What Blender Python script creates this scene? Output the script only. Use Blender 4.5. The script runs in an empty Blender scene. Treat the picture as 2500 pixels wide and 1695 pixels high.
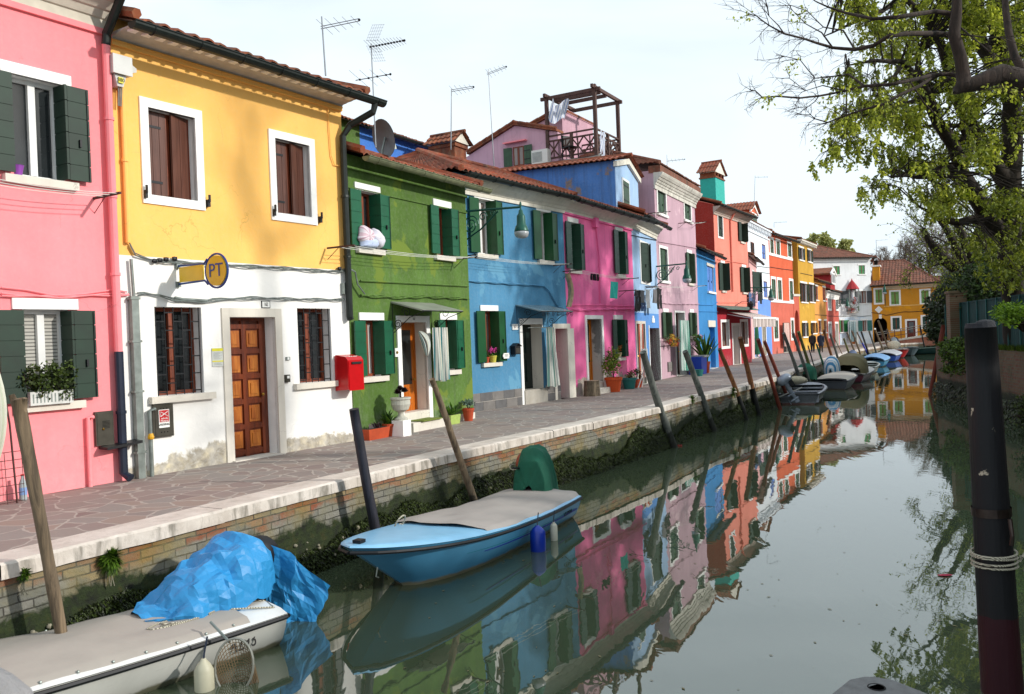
import bpy, math, random
from mathutils import Vector, Matrix, noise
R=random.Random(7)
S=bpy.context.scene
# ---------------------------------------------------------------- camera
F=2070.0; PITCH=math.atan(14.5/F); ROLL=.038; HC=2.78; ZP=1.06
cp,sp,cr,sr=math.cos(PITCH),math.sin(PITCH),math.cos(ROLL),math.sin(ROLL)
cam=bpy.data.cameras.new('camera'); co=bpy.data.objects.new('camera',cam); S.collection.objects.link(co); S.camera=co
right0=Vector((1,0,0)); up0=Vector((0,sp,cp)); fwd=Vector((0,cp,-sp))
iR=cr*right0-sr*up0; iU=sr*right0+cr*up0
m=Matrix((iR,iU,-fwd)).transposed().to_4x4(); m.translation=(0,0,HC); co.matrix_world=m
cam.sensor_width=36; cam.lens=36*F/2500; cam.clip_start=.05; cam.clip_end=2000
cam.dof.use_dof=True; cam.dof.focus_distance=17; cam.dof.aperture_fstop=16
S.render.resolution_x=1024; S.render.resolution_y=694
# ---------------------------------------------------------------- sky and sun
SUN=Vector((.915,-.26,.395)).normalized(); EL=math.asin(SUN.z); AZ=math.atan2(SUN.x,SUN.y)
w=bpy.data.worlds.new('World'); S.world=w; w.use_nodes=True; nt=w.node_tree; nt.nodes.clear()
N=nt.nodes.new; L=nt.links.new
sky=N('ShaderNodeTexSky'); sky.sky_type='NISHITA'; sky.sun_disc=False; sky.sun_elevation=EL; sky.sun_rotation=AZ
sky.air_density=1.2; sky.dust_density=2.5
tc=N('ShaderNodeTexCoord'); mp=N('ShaderNodeMapping'); mp.inputs['Scale'].default_value=(1,1,3.2)
nz=N('ShaderNodeTexNoise'); nz.inputs['Scale'].default_value=1.6; nz.inputs['Detail'].default_value=5; nz.inputs['Distortion'].default_value=.6
rp=N('ShaderNodeValToRGB'); rp.color_ramp.elements[0].position=.3; rp.color_ramp.elements[0].color=(.74,.74,.74,1)
rp.color_ramp.elements[1].position=.6; rp.color_ramp.elements[1].color=(.97,.97,.97,1)
mx=N('ShaderNodeMix'); mx.data_type='RGBA'; mx.inputs['B'].default_value=(9.5,10.7,11.5,1)
bg=N('ShaderNodeBackground'); bg.inputs['Strength'].default_value=.1; ow=N('ShaderNodeOutputWorld')
L(tc.outputs['Generated'],mp.inputs[0]); L(mp.outputs[0],nz.inputs['Vector']); L(nz.outputs['Fac'],rp.inputs[0])
L(sky.outputs[0],mx.inputs['A']); L(rp.outputs[0],mx.inputs['Factor']); L(mx.outputs['Result'],bg.inputs[0]); L(bg.outputs[0],ow.inputs[0])
sl=bpy.data.lights.new('sun','SUN'); sl.energy=3.2; sl.angle=math.radians(1.8); sl.color=(1,.955,.88)
so=bpy.data.objects.new('sun',sl); S.collection.objects.link(so); so.rotation_euler=(-SUN).to_track_quat('-Z','Y').to_euler(); so.location=(20,-10,30)
S.view_settings.view_transform='Standard'; S.view_settings.look='None'; S.view_settings.exposure=.06; S.view_settings.gamma=1
# ---------------------------------------------------------------- helpers
def ray(px,py):
    x=px-1250; y=-(py-847.5); a=x*cr+y*sr; b=-x*sr+y*cr
    return Vector((a,F*cp+b*sp,b*cp-F*sp))
def at(px,py,z):
    d=ray(px,py); t=(z-HC)/d.z; return Vector((d.x*t,d.y*t,z))
def atd(px,py,Y):
    d=ray(px,py); t=Y/d.y; return Vector((d.x*t,Y,HC+d.z*t))
def proj(p):
    v=Vector(p)-Vector((0,0,HC)); zc=v.y*cp-v.z*sp; yu=v.z*cp+v.y*sp; a=v.x*F/zc; b=yu*F/zc
    return 1250+a*cr-b*sr, 847.5-(a*sr+b*cr)
def crop(ox,oy,s): return lambda x,y:(ox+x/s,oy+y/s)
A=crop(0,0,2.626);B=crop(250,0,2.627);C=crop(0,550,2.252);D=crop(250,550,2.627);E_=crop(800,250,3.5025);Fq=crop(820,680,3.753)
G=crop(1100,380,4.378);Hq=crop(1100,680,4.378);I=crop(1500,380,4.925);J=crop(1500,650,4.925);K=crop(1850,520,4.148);LL=crop(1100,200,4.648)
M=crop(750,0,3.94);Nq=crop(0,1250,2.905);O=crop(800,1050,3.575);Pq=crop(1850,780,4.648);Q=crop(2200,700,3.94);Rq=crop(1820,0,2.2515)
Sq=crop(1800,650,4.648);T=crop(1100,850,2.582);U=crop(0,900,2.582);V=crop(1900,780,7.747)
def setp(o,label=None,cat=None,group=None,kind=None):
    if label:o['label']=label
    if cat:o['category']=cat
    if group:o['group']=group
    if kind:o['kind']=kind
    return o
def thing(name,label,cat,loc=(0,0,0),rz=0,group=None):
    o=bpy.data.objects.new(name,None); S.collection.objects.link(o); o.location=loc; o.rotation_euler=(0,0,rz); o.empty_display_size=.2
    return setp(o,label,cat,group)
class MB:
    def __init__(s): s.v=[];s.f=[];s.m=[];s.uv=[];s.mats=[];s.T=None;s.sm=False;s.hasuv=False
    def mi(s,m):
        if m not in s.mats:s.mats.append(m)
        return s.mats.index(m)
    def add(s,vs,fs,m,uvs=None):
        b=len(s.v)
        if s.T is not None: vs=[s.T@Vector(p) for p in vs]
        s.v.extend([tuple(p) for p in vs]); k=s.mi(m)
        for i,f in enumerate(fs):
            s.f.append([b+j for j in f]); s.m.append(k)
            if uvs: s.uv.extend([uvs[j] for j in f]); s.hasuv=True
            else: s.uv.extend([(0,0)]*len(f))
    def box(s,a,b,m,rot=None,c=None):
        x0,y0,z0=[min(a[i],b[i]) for i in range(3)]; x1,y1,z1=[max(a[i],b[i]) for i in range(3)]
        vs=[Vector(p) for p in((x0,y0,z0),(x1,y0,z0),(x1,y1,z0),(x0,y1,z0),(x0,y0,z1),(x1,y0,z1),(x1,y1,z1),(x0,y1,z1))]
        if rot is not None:
            c=Vector(c) if c else Vector(((x0+x1)/2,(y0+y1)/2,(z0+z1)/2)); vs=[rot@(p-c)+c for p in vs]
        s.add(vs,[(0,3,2,1),(4,5,6,7),(0,1,5,4),(1,2,6,5),(2,3,7,6),(3,0,4,7)],m); return s
    def bar(s,p,q,wd,ht,m):
        p=Vector(p);q=Vector(q);d=(q-p);ln=d.length
        if ln<1e-6:return s
        d.normalize(); u=Vector((0,0,1)) if abs(d.z)<.95 else Vector((1,0,0)); r=d.cross(u).normalized(); u=r.cross(d)
        vs=[]
        for e in(p,q):
            for a,b in((-1,-1),(1,-1),(1,1),(-1,1)): vs.append(e+r*a*wd/2+u*b*ht/2)
        s.add(vs,[(0,1,2,3),(7,6,5,4),(0,4,5,1),(1,5,6,2),(2,6,7,3),(3,7,4,0)],m); return s
    def tube(s,pts,rad,m,n=8,cap=True):
        pts=[Vector(p) for p in pts]; vs=[];fs=[]
        if not isinstance(rad,(list,tuple)): rad=[rad]*len(pts)
        pr=None
        for i,p in enumerate(pts):
            d=(pts[min(i+1,len(pts)-1)]-pts[max(i-1,0)])
            if d.length<1e-7:d=Vector((0,0,1))
            d.normalize()
            if pr is None: u=Vector((0,0,1)) if abs(d.z)<.9 else Vector((1,0,0)); r=d.cross(u).normalized()
            else:
                r=pr-d*pr.dot(d)
                if r.length<1e-6: r=d.orthogonal()
                r.normalize()
            pr=r; u=r.cross(d)
            for k in range(n):
                a=2*math.pi*k/n; vs.append(p+(r*math.cos(a)+u*math.sin(a))*rad[i])
        for i in range(len(pts)-1):
            for k in range(n): fs.append((i*n+k,i*n+(k+1)%n,(i+1)*n+(k+1)%n,(i+1)*n+k))
        if cap: fs.append(tuple(range(n))); fs.append(tuple((len(pts)-1)*n+k for k in reversed(range(n))))
        s.add(vs,fs,m); return s
    def lathe(s,prof,m,n=20,c=(0,0,0)):
        vs=[];fs=[]
        for r,z in prof:
            for k in range(n):
                a=2*math.pi*k/n; vs.append((c[0]+r*math.cos(a),c[1]+r*math.sin(a),c[2]+z))
        for i in range(len(prof)-1):
            for k in range(n): fs.append((i*n+k,i*n+(k+1)%n,(i+1)*n+(k+1)%n,(i+1)*n+k))
        fs.append(tuple(reversed(range(n)))); fs.append(tuple((len(prof)-1)*n+k for k in range(n)))
        s.add(vs,fs,m); return s
    def grid(s,fn,nu,nv,m,wrap=False):
        vs=[];uv=[];fs=[]
        for j in range(nv+1):
            for i in range(nu+1): vs.append(fn(i/nu,j/nv)); uv.append((i/nu,j/nv))
        for j in range(nv):
            for i in range(nu): a=j*(nu+1)+i; fs.append((a,a+1,a+nu+2,a+nu+1))
        s.add(vs,fs,m,uv); return s
    def prism(s,poly,vec,m):
        vec=Vector(vec); n=len(poly); a=[Vector(p) for p in poly]; vs=a+[p+vec for p in a]
        fs=[tuple(range(n)),tuple(reversed(range(n,2*n)))]+[(i,i+n,(i+1)%n+n,(i+1)%n) for i in range(n)]
        s.add(vs,fs,m); return s
    def ball(s,c,r,m,nu=12,nv=8,fn=None):
        c=Vector(c); r=Vector(r) if hasattr(r,'__len__') else Vector((r,r,r)); vs=[];fs=[]
        for j in range(nv+1):
            t=math.pi*j/nv
            for i in range(nu):
                a=2*math.pi*i/nu; d=Vector((math.sin(t)*math.cos(a),math.sin(t)*math.sin(a),math.cos(t)))
                k=fn(d) if fn else 1
                vs.append(c+Vector((d.x*r.x,d.y*r.y,d.z*r.z))*k)
        for j in range(nv):
            for i in range(nu): fs.append((j*nu+i,j*nu+(i+1)%nu,(j+1)*nu+(i+1)%nu,(j+1)*nu+i)[::-1])
        s.add(vs,fs,m); return s
    def build(s,name,parent=None,smooth=False,loc=None):
        me=bpy.data.meshes.new(name); me.from_pydata(s.v,[],s.f)
        for m in s.mats: me.materials.append(m)
        me.polygons.foreach_set('material_index',s.m)
        if s.hasuv:
            l=me.uv_layers.new(name='UVMap'); fl=[c for t in s.uv for c in t]; l.data.foreach_set('uv',fl)
        if smooth: me.polygons.foreach_set('use_smooth',[True]*len(s.f))
        me.update(); o=bpy.data.objects.new(name,me); S.collection.objects.link(o)
        if parent is not None:o.parent=parent
        if loc is not None:o.location=loc
        if smooth=='auto':
            pass
        return o
def rebase(o):      # put a top-level mesh's origin at its base
    me=o.data; 
    c=Vector((sum(v.co.x for v in me.vertices)/len(me.vertices),sum(v.co.y for v in me.vertices)/len(me.vertices),min(v.co.z for v in me.vertices)))
    me.transform(Matrix.Translation(-c)); o.location=c; return o
# ---------------------------------------------------------------- materials
def rgb(h):
    if isinstance(h,str):
        c=[int(h[i:i+2],16)/255 for i in(0,2,4)]; return tuple((x/12.92 if x<=.04045 else ((x+.055)/1.055)**2.4) for x in c)+(1,)
    return tuple(h)+(1,)
class NT:
    def __init__(s,name):
        s.m=bpy.data.materials.new(name); s.m.use_nodes=True; s.t=s.m.node_tree; s.n=s.t.nodes; s.p=s.n['Principled BSDF']; s.l=s.t.links.new
    def new(s,t,**k):
        o=s.n.new('ShaderNode'+t)
        for a,b in k.items():
            if a in('data_type','blend_type','operation','feature','noise_dimensions','distance','wave_type','bands_direction'): setattr(o,a,b)
            else: o.inputs[a.replace('_',' ')].default_value=b
        return o
    def coord(s,scale=(1,1,1),kind='Object',rot=(0,0,0)):
        c=s.n.new('ShaderNodeTexCoord'); mp=s.n.new('ShaderNodeMapping'); mp.inputs['Scale'].default_value=scale; mp.inputs['Rotation'].default_value=rot
        s.l(c.outputs[kind],mp.inputs[0]); return mp.outputs[0]
    def noise(s,vec,sc,det=4,dis=0,rough=.5):
        o=s.new('TexNoise',Scale=sc,Detail=det,Distortion=dis,Roughness=rough); s.l(vec,o.inputs['Vector']); return o.outputs['Fac']
    def ramp(s,fac,stops):
        o=s.n.new('ShaderNodeValToRGB'); e=o.color_ramp.elements
        while len(e)<len(stops): e.new(.5)
        for i,(p,c) in enumerate(stops):
            e[i].position=p; e[i].color=rgb(c) if isinstance(c,(str,tuple,list)) else (c,c,c,1)
        s.l(fac,o.inputs[0]); return o.outputs[0]
    def mix(s,f,a,b,bt='MIX'):
        o=s.n.new('ShaderNodeMix'); o.data_type='RGBA'; o.blend_type=bt
        for x,k in((f,'Factor'),(a,'A'),(b,'B')):
            if isinstance(x,(int,float)) and k=='Factor': o.inputs[k].default_value=x
            elif isinstance(x,(int,float)): o.inputs[k].default_value=(x,x,x,1)
            elif isinstance(x,(str,tuple)): o.inputs[k].default_value=rgb(x)
            else: s.l(x,o.inputs[k])
        return o.outputs['Result']
    def math(s,op,a,b=None,c=None):
        o=s.n.new('ShaderNodeMath'); o.operation=op
        for i,x in enumerate((a,b,c)):
            if x is None: continue
            if isinstance(x,(int,float)): o.inputs[i].default_value=x
            else: s.l(x,o.inputs[i])
        return o.outputs[0]
    def sep(s,vec):
        o=s.n.new('ShaderNodeSeparateXYZ'); s.l(vec,o.inputs[0]); return o.outputs
    def bump(s,h,st=.3,dist=.02,nrm=None):
        o=s.new('Bump',Strength=st,Distance=dist); s.l(h,o.inputs['Height'])
        if nrm: s.l(nrm,o.inputs['Normal'])
        s.l(o.outputs[0],s.p.inputs['Normal']); return o.outputs[0]
    def base(s,c,rough=.6,metal=0,spec=None):
        if isinstance(c,(str,tuple)): s.p.inputs['Base Color'].default_value=rgb(c)
        else: s.l(c,s.p.inputs['Base Color'])
        s.p.inputs['Roughness'].default_value=rough; s.p.inputs['Metallic'].default_value=metal
        if spec is not None: s.p.inputs['Specular IOR Level'].default_value=spec
        return s.m
MC={}
def plain(name,c,rough=.6,metal=0,var=.12,sc=6,bump=0):
    k=(name,)
    if k in MC:return MC[k]
    n=NT(name); v=n.coord(); f=n.noise(v,sc,5); c0=rgb(c)
    a=tuple(x*(1-var) for x in c0[:3]); b=tuple(min(1,x*(1+var)) for x in c0[:3])
    col=n.ramp(f,[(.3,a),(.7,b)]); n.base(col,rough,metal)
    if bump: n.bump(n.noise(v,sc*6,4),bump,.01)
    MC[k]=n.m; return n.m
def stucco(name,c,dirt='8a8478',base=.0,streak=.12,patch=None,pth=.62,var=.1,under=None,basetop=.45):
    # painted render: faint cloudy wear, rain streaks, exposed render low down
    n=NT(name); v=n.coord(); c0=rgb(c)[:3]
    lo=tuple(x*(1-var) for x in c0); hi=tuple(min(1,x*(1+var*.6)+.01) for x in c0)
    big=n.noise(v,.9,5,.4); col=n.ramp(big,[(.3,lo),(.68,hi)])
    vs=n.coord((5,5,.35)); stf=n.ramp(n.noise(vs,1.3,4),[(.48,0.),(.75,1.)])
    fine=n.noise(v,14,4,0,.7)
    col=n.mix(n.math('MULTIPLY',stf,streak),col,tuple(x*.45+.03 for x in c0))
    col=n.mix(n.math('MULTIPLY',n.ramp(fine,[(.45,0.),(.8,1.)]),.10),col,(.6,.58,.52))
    if patch:
        pm=n.ramp(n.noise(v,.75,6,.3,.62),[(pth,0.),(pth+.03,1.)]); col=n.mix(pm,col,patch)
    if base>0:
        z=n.sep(v)[2]; nn=n.noise(v,1.15,7,.35,.66)
        h=n.math('SUBTRACT',n.math('MULTIPLY_ADD',nn,4.2*basetop,-1.15*basetop),z)
        mk=n.ramp(h,[(.0,0.),(.05,1.)])
        cc=n.ramp(n.noise(v,5,6,.3,.65),[(.3,'7d766a'),(.5,'a89f8e'),(.7,under or 'c8bda6')])
        col=n.mix(n.math('MULTIPLY',mk,base),col,cc)
    # salt bloom and damp creeping up from the pavement
    zb=n.sep(v)[2]; bl=n.ramp(n.math('SUBTRACT',n.math('MULTIPLY_ADD',n.noise(v,1.1,6,.4,.65),1.9,-.45),zb),[(.0,0.),(.35,1.)]); bm=n.ramp(n.noise(v,6,6,.3,.7),[(.4,0.),(.62,1.)])
    col=n.mix(n.math('MULTIPLY',n.math('MULTIPLY',bl,bm),.34),col,tuple(x*.45+.27 for x in c0))
    ed=n.noise(n.coord((1.2,1.2,2.6)),2.4,7,.6,.72); col=n.mix(n.math('MULTIPLY',n.ramp(ed,[(.6,0.),(.64,1.)]),.13),col,tuple(min(1,x*1.15+.06) for x in c0))
    cr_=n.new('TexVoronoi',Scale=.8,Randomness=1.0); cr_.feature='DISTANCE_TO_EDGE'; wv_=n.new('TexNoise',Scale=3,Detail=4); n.l(v,wv_.inputs['Vector']); n.l(n.mix(.25,v,wv_.outputs['Color'],'LINEAR_LIGHT'),cr_.inputs['Vector'])
    ck=n.math('MULTIPLY',n.math('LESS_THAN',cr_.outputs['Distance'],.0035),n.ramp(n.noise(v,.7,3),[(.5,0.),(.6,1.)])); col=n.mix(n.math('MULTIPLY',ck,.35),col,tuple(x*.35 for x in c0))
    n.base(col,.88,0,.25)
    n.bump(n.math('ADD',n.noise(v,3,5,0,.6),n.math('MULTIPLY',fine,.35)),.35,.02)
    return n.m
def striped(name,cols,nrep,rough=.8,axis=0):
    n=NT(name); v=n.sep(n.coord(kind='UV'))[axis]; x=n.math('FRACT',n.math('MULTIPLY',v,nrep))
    o=n.n.new('ShaderNodeValToRGB'); e=o.color_ramp; e.interpolation='CONSTANT'; el=e.elements
    while len(el)<len(cols): el.new(.5)
    for i,c in enumerate(cols): el[i].position=i/len(cols); el[i].color=rgb(c)
    n.l(x,o.inputs[0]); f=n.noise(n.coord(),8,4); col=n.mix(n.math('MULTIPLY',f,.3),o.outputs[0],(.25,.25,.25)); n.base(col,rough); n.bump(n.noise(n.coord(),25,3),.2,.01)
    return n.m
def tiles(name,c1,c2,c3,rot=0,cw=.19,rl=.36):
    # terracotta pantiles: colour changes tile by tile, with lichen
    n=NT(name); v=n.coord(); x,y,z=n.sep(v)
    fx=n.math('FLOOR',n.math('DIVIDE',x,cw)); fy=n.math('FLOOR',n.math('DIVIDE',y,rl*.94))
    cb=n.n.new('ShaderNodeCombineXYZ'); n.l(fx,cb.inputs[0]); n.l(fy,cb.inputs[1]); wn=n.n.new('ShaderNodeTexWhiteNoise'); n.l(cb.outputs[0],wn.inputs['Vector'])
    col=n.ramp(wn.outputs['Value'],[(0,c1),(.45,c2),(.8,c1),(1,c3)])
    li=n.ramp(n.noise(v,7,6,.3,.7),[(.5,0.),(.66,1.)]); col=n.mix(n.math('MULTIPLY',li,.45),col,'8d8468')
    dk=n.ramp(n.noise(v,2.2,5,.2,.6),[(.42,0.),(.7,1.)]); col=n.mix(n.math('MULTIPLY',dk,.6),col,'4a3529')
    n.base(col,.85); n.bump(n.noise(v,30,4),.4,.01); return n.m
def wood(name,c1,c2,sc=(14,14,1.2),rough=.55,bump=.25,wet=0):
    n=NT(name); v=n.coord(sc); f=n.noise(v,1.5,6,.8,.6); g=n.noise(n.coord(),1.7,4); col=n.ramp(f,[(.3,c1),(.65,c2)])
    col=n.mix(n.math('MULTIPLY',n.ramp(g,[(.45,0.),(.7,1.)]),.35),col,c1)
    if wet:
        kn=n.ramp(n.noise(n.coord((3,3,1.1)),2.2,5,.5,.7),[(.6,0.),(.7,1.)]); col=n.mix(n.math('MULTIPLY',kn,.6),col,tuple(x*.5 for x in rgb(c1)[:3]))
        wm=n.ramp(n.math('SUBTRACT',n.math('MULTIPLY_ADD',n.noise(n.coord((1,1,1)),5,4),.35,.25),n.sep(n.coord())[2]),[(.0,0.),(.06,1.)]); col=n.mix(n.math('MULTIPLY',wm,.8),col,'15160c')
    n.base(col,rough); n.bump(f,bump,.02); return n.m
def leafm(name,c1,c2,tr=.35):
    n=NT(name); g=n.n.new('ShaderNodeNewGeometry'); wn=n.n.new('ShaderNodeTexWhiteNoise')
    v=n.coord((.9,.9,.9)); f=n.noise(v,1.1,3); 
    rnd=n.math('ADD',n.math('MULTIPLY',g.outputs['Random Per Island'],.6),n.math('MULTIPLY',f,.5))
    col=n.ramp(rnd,[(.25,c1),(.8,c2)]); n.base(col,.55); t=n.n.new('ShaderNodeBsdfTranslucent'); n.l(col,t.inputs[0])
    ms=n.n.new('ShaderNodeMixShader'); ms.inputs[0].default_value=tr; n.l(n.p.outputs[0],ms.inputs[1]); n.l(t.outputs[0],ms.inputs[2])
    n.l(ms.outputs[0],n.n['Material Output'].inputs[0]); return n.m
STONE=stucco('istrian_stone','d9d2c6',streak=.25,var=.08)
WHITE=plain('white_trim','f2f1ee',.7,var=.05,bump=.1)
DGREEN=plain('shutter_green','083a28',.42,var=.25,sc=4)
BGREEN=plain('shutter_leaf_green','0c5639',.4,var=.15,sc=4)
EGREEN=plain('shutter_emerald','074a24',.38,var=.15,sc=4)
BLKGREEN=plain('shutter_black_green','0b2a1b',.6,var=.25,sc=4)
OLIVE=plain('shutter_olive','2c4a30',.5,var=.25,sc=5)
DKTEAL=plain('gutter_dark','1d2421',.45,.3,var=.3,sc=9)
GALV=plain('galvanised','7e8682',.45,.5,var=.25,sc=8)
BLACK=plain('black_iron','15161a',.5,.3,var=.2)
NAVY=plain('navy_pipe','1d2638',.4,.1,var=.2)
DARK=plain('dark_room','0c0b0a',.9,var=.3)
def glassm(name,c,rough=.06):
    n=NT(name); v=n.coord(); f=n.noise(v,1.3,3); a=rgb(c)[:3]; n.base(n.ramp(f,[(.35,tuple(x*.6 for x in a)),(.65,a)]),rough,0,.8); return n.m
GLASS=glassm('window_glass','2a2e30'); CURT=glassm('curtained_glass','6f6a66',.25); CURTB=glassm('brown_curtain_glass','8f8078',.3)
LACE=striped('pleated_curtain',['b9b5b0','8d8985','c9c5c0','77736e'],6)
FWOOD=wood('window_wood','5a2412','8c3f1c'); FWHITE=plain('white_frame','dcdcda',.5,var=.06)

BLIND=striped('venetian_blind',['b4b1a8','b4b1a8','5e5c57'],26,axis=1)
# ---------------------------------------------------------------- house kit
class House:
    def __init__(s,name,label,cat,p0,p1,depth=6.0):
        s.p0=Vector((p0[0],p0[1],0)); s.p1=Vector((p1[0],p1[1],0)); e=s.p1-s.p0; s.L=e.length; s.e=e.normalized(); s.inn=Vector((-s.e.y,s.e.x,0))
        s.rz=math.atan2(s.e.y,s.e.x); s.root=thing(name,label,cat,(p0[0],p0[1],ZP),s.rz); s.holes=[]; s.D=depth; s.name=name
    def uz(s,p,d=0.0):
        r=ray(*p); o=Vector((0,0,HC)); pp=s.p0+s.inn*d; t=(pp-o).dot(s.inn)/r.dot(s.inn); h=o+r*t
        return (h-s.p0).dot(s.e), h.z-ZP
    def world(s,u,d,z): return s.p0+s.e*u+s.inn*d+Vector((0,0,z+ZP))
    def rect(s,q,xl,yt,yb,xr,d=0.0):
        ul,zt=s.uz(q(xl,yt),d); ub,zb=s.uz(q(xl+.04*(yb-yt),yb),d); ur,_=s.uz(q(xr,yt),d)
        return ul,max(zb,-.02),ur,zt
    def wall(s,zt,bands,u0=0,u1=None,y=0.0,sides=True,gable=0,back=True,name='wall',z0=-.3):
        # bands: [(z_from, material)...] bottom to top
        u1=s.L if u1 is None else u1; b=MB(); D=s.D
        us=sorted(set([u0,u1]+[min(max(h[i],u0),u1) for h in s.holes for i in(0,2)])); zs=sorted(set([z0,zt]+[min(max(h[i],z0),zt) for h in s.holes for i in(1,3)]+[z for z,_ in bands if z0<z<zt]))
        def mat(z):
            mm=bands[0][1]
            for zz,m in bands:
                if z>=zz: mm=m
            return mm
        for i in range(len(us)-1):
            for j in range(len(zs)-1):
                a,c=us[i],us[i+1]; e,f=zs[j],zs[j+1]
                if c-a<1e-4 or f-e<1e-4: continue
                cu,cz=(a+c)/2,(e+f)/2
                if any(h[0]<cu<h[2] and h[1]<cz<h[3] for h in s.holes): continue
                b.add([(a,y,e),(c,y,e),(c,y,f),(a,y,f)],[(0,1,2,3)],mat(cz))
        if sides:
            for u,fl in((u0,1),(u1,0)):
                prev=z0
                cuts=[z for z,_ in bands if z0<z<zt]+[zt]
                for z in cuts:
                    q=[(u,y,prev),(u,D,prev),(u,D,z),(u,y,z)]; b.add(q,[(3,2,1,0) if fl else (0,1,2,3)],mat((prev+z)/2)); prev=z
                if gable>0:
                    b.add([(u,y,zt),(u,D,zt),(u,D/2,zt+gable)],[(0,2,1) if fl else (0,1,2)],mat(zt-.1))
            b.add([(u0,D,z0),(u1,D,z0),(u1,D,zt),(u0,D,zt)],[(3,2,1,0)],mat(zt-.1))
            b.add([(u0,y,zt),(u1,y,zt),(u1,D,zt),(u0,D,zt)],[(0,1,2,3)],mat(zt-.1))
        for h in s.holes:
            dp=h[4] if len(h)>4 else .22; rm=h[5] if len(h)>5 and h[5] else mat((h[1]+h[3])/2)
            a,e,c,f=h[:4]
            b.add([(a,y,e),(a,dp,e),(a,dp,f),(a,y,f)],[(3,2,1,0)],rm); b.add([(c,y,e),(c,dp,e),(c,dp,f),(c,y,f)],[(0,1,2,3)],rm)
            b.add([(a,y,f),(a,dp,f),(c,dp,f),(c,y,f)],[(0,1,2,3)],rm); b.add([(a,y,e),(a,dp,e),(c,dp,e),(c,y,e)],[(3,2,1,0)],rm)
        return b.build(name,s.root)
    def roof(s,ze,u0,u1,mat,over=.42,slope=.33,half=None,cw=.19,rl=.36,name='roof',d0=0,thick=.03,gut=None,hipL=0,hipR=0):
        half=s.D/2 if half is None else half; b=MB(); run=half+over; n=max(2,int(run/rl)); 
        cols=max(2,int((u1-u0)/cw)); per=6; nu=cols*per; rr=random.Random(int(u1*100)+3); jit=[rr.uniform(-.02,.02) for _ in range(cols+1)]
        def prof(i,r):
            k=i/per; c=int(k); h=abs(math.cos(math.pi*k))**.8*.062 if True else 0
            return h+jit[min(c,cols)]*.5
        rj=[[rr.uniform(-.012,.012) for _ in range(cols+1)] for _ in range(n)]
        for r in range(n):
            ya=-over+run*r/n; yb=-over+run*(r+1)/n+.04
            za=ze+(ya+over)*slope+.03; zb=ze+(yb+over)*slope
            ta=r/n; tb=(r+1)/n
            va=[];vb=[];vc=[]
            for i in range(nu+1):
                u=u0+(u1-u0)*i/nu; c=int(i/per+.5); hh=prof(i,r); j=rj[r][min(c,cols)]
                hl=hipL*(ya+over)/run; hr=hipR*(ya+over)/run; uu=min(max(u,u0+hl),u1-hr); hl2=hipL*(yb+over)/run; hr2=hipR*(yb+over)/run; ub=min(max(u,u0+hl2),u1-hr2)
                va.append((uu,ya+j,za+hh)); vb.append((ub,yb,zb+hh)); vc.append((uu,ya+j,za+hh-.03))
            k=nu+1; fs=[]
            for i in range(nu): fs.append((i,i+1,k+i+1,k+i)); fs.append((2*k+i,2*k+i+1,i+1,i))
            b.add(va+vb+vc,fs,mat)
        zr=ze+run*slope
        # back slope and underside boards
        a0,a1=u0+hipL,u1-hipR
        b.add([(a0,half,zr+.05),(a1,half,zr+.05),(u1,s.D+.3,zr-(s.D-half+.3)*slope+.03),(u0,s.D+.3,zr-(s.D-half+.3)*slope+.03)],[(0,1,2,3)],mat)
        b.add([(u0,-over+.03,ze+.01),(u1,-over+.03,ze+.01),(a1,half,zr),(a0,half,zr)],[(3,2,1,0)],SOFFIT)
        for hp,ue,ua_ in((hipL,u0,a0),(hipR,u1,a1)):
            if hp:
                nc=int((s.D+.3+over)/cw); hf=lambda i,j,ue=ue,ua_=ua_:(ue+(ua_-ue)*j,(-over+(s.D+.3+over)*i)*(1-j)+half*j,ze+.04+(zr+.02-ze)*j+abs(math.cos(math.pi*i*nc))*.06*(1-j*.6)+(.03*(1-(j*8)%1)))
                b.grid(hf,nc*4,24,mat)
        if not hipL and not hipR: # end verge tiles
            for u in(u0+.04,u1-.04): b.tube([(u,-over-.02,ze+.1),(u,half,zr+.1)],.075,mat,6)
        b.tube([(a0,half,zr+.07),(a1,half,zr+.07)],.09,mat,8)
        if hipL: b.tube([(u0,-over,ze+.07),(a0,half,zr+.08)],.08,mat,8)
        if hipR: b.tube([(u1,-over,ze+.07),(a1,half,zr+.08)],.08,mat,8)
        o=b.build(name,s.root)
        if gut: s.gutter(ze-.03,u0-.05,u1+.08,over+.06,gut)
        return o,zr
    def gutter(s,z,u0,u1,out,m=None,r=.085):
        b=MB(); m=m or DKTEAL; n=8
        def half(i,j):
            a=math.pi*(1+j); return (u0+(u1-u0)*i, -out+math.cos(a)*r, z+math.sin(a)*r*1.05)
        b.grid(half,max(1,int((u1-u0)/.6)),n,m); b.grid(lambda i,j:(lambda p:(p[0],(p[1]+out)*.85-out,(p[2]-z)*.85+z))(half(i,j)),1,n,m)
        for u in(u0,u1): b.add([(u,-out+math.cos(math.pi*(1+k/n))*r,z+math.sin(math.pi*(1+k/n))*r*1.05) for k in range(n+1)],[tuple(range(n+1))],m)
        b.tube([(u0,-out-r,z),(u1,-out-r,z)],.012,m,6)
        u=u0+.3
        while u<u1: 
            b.tube([(u,-out+math.cos(math.pi*(1+k/8))*(r+.006),z+math.sin(math.pi*(1+k/8))*(r*1.05+.006)) for k in range(9)],.009,m,4); u+=.75
        return b.build('gutter',s.root)
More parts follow.
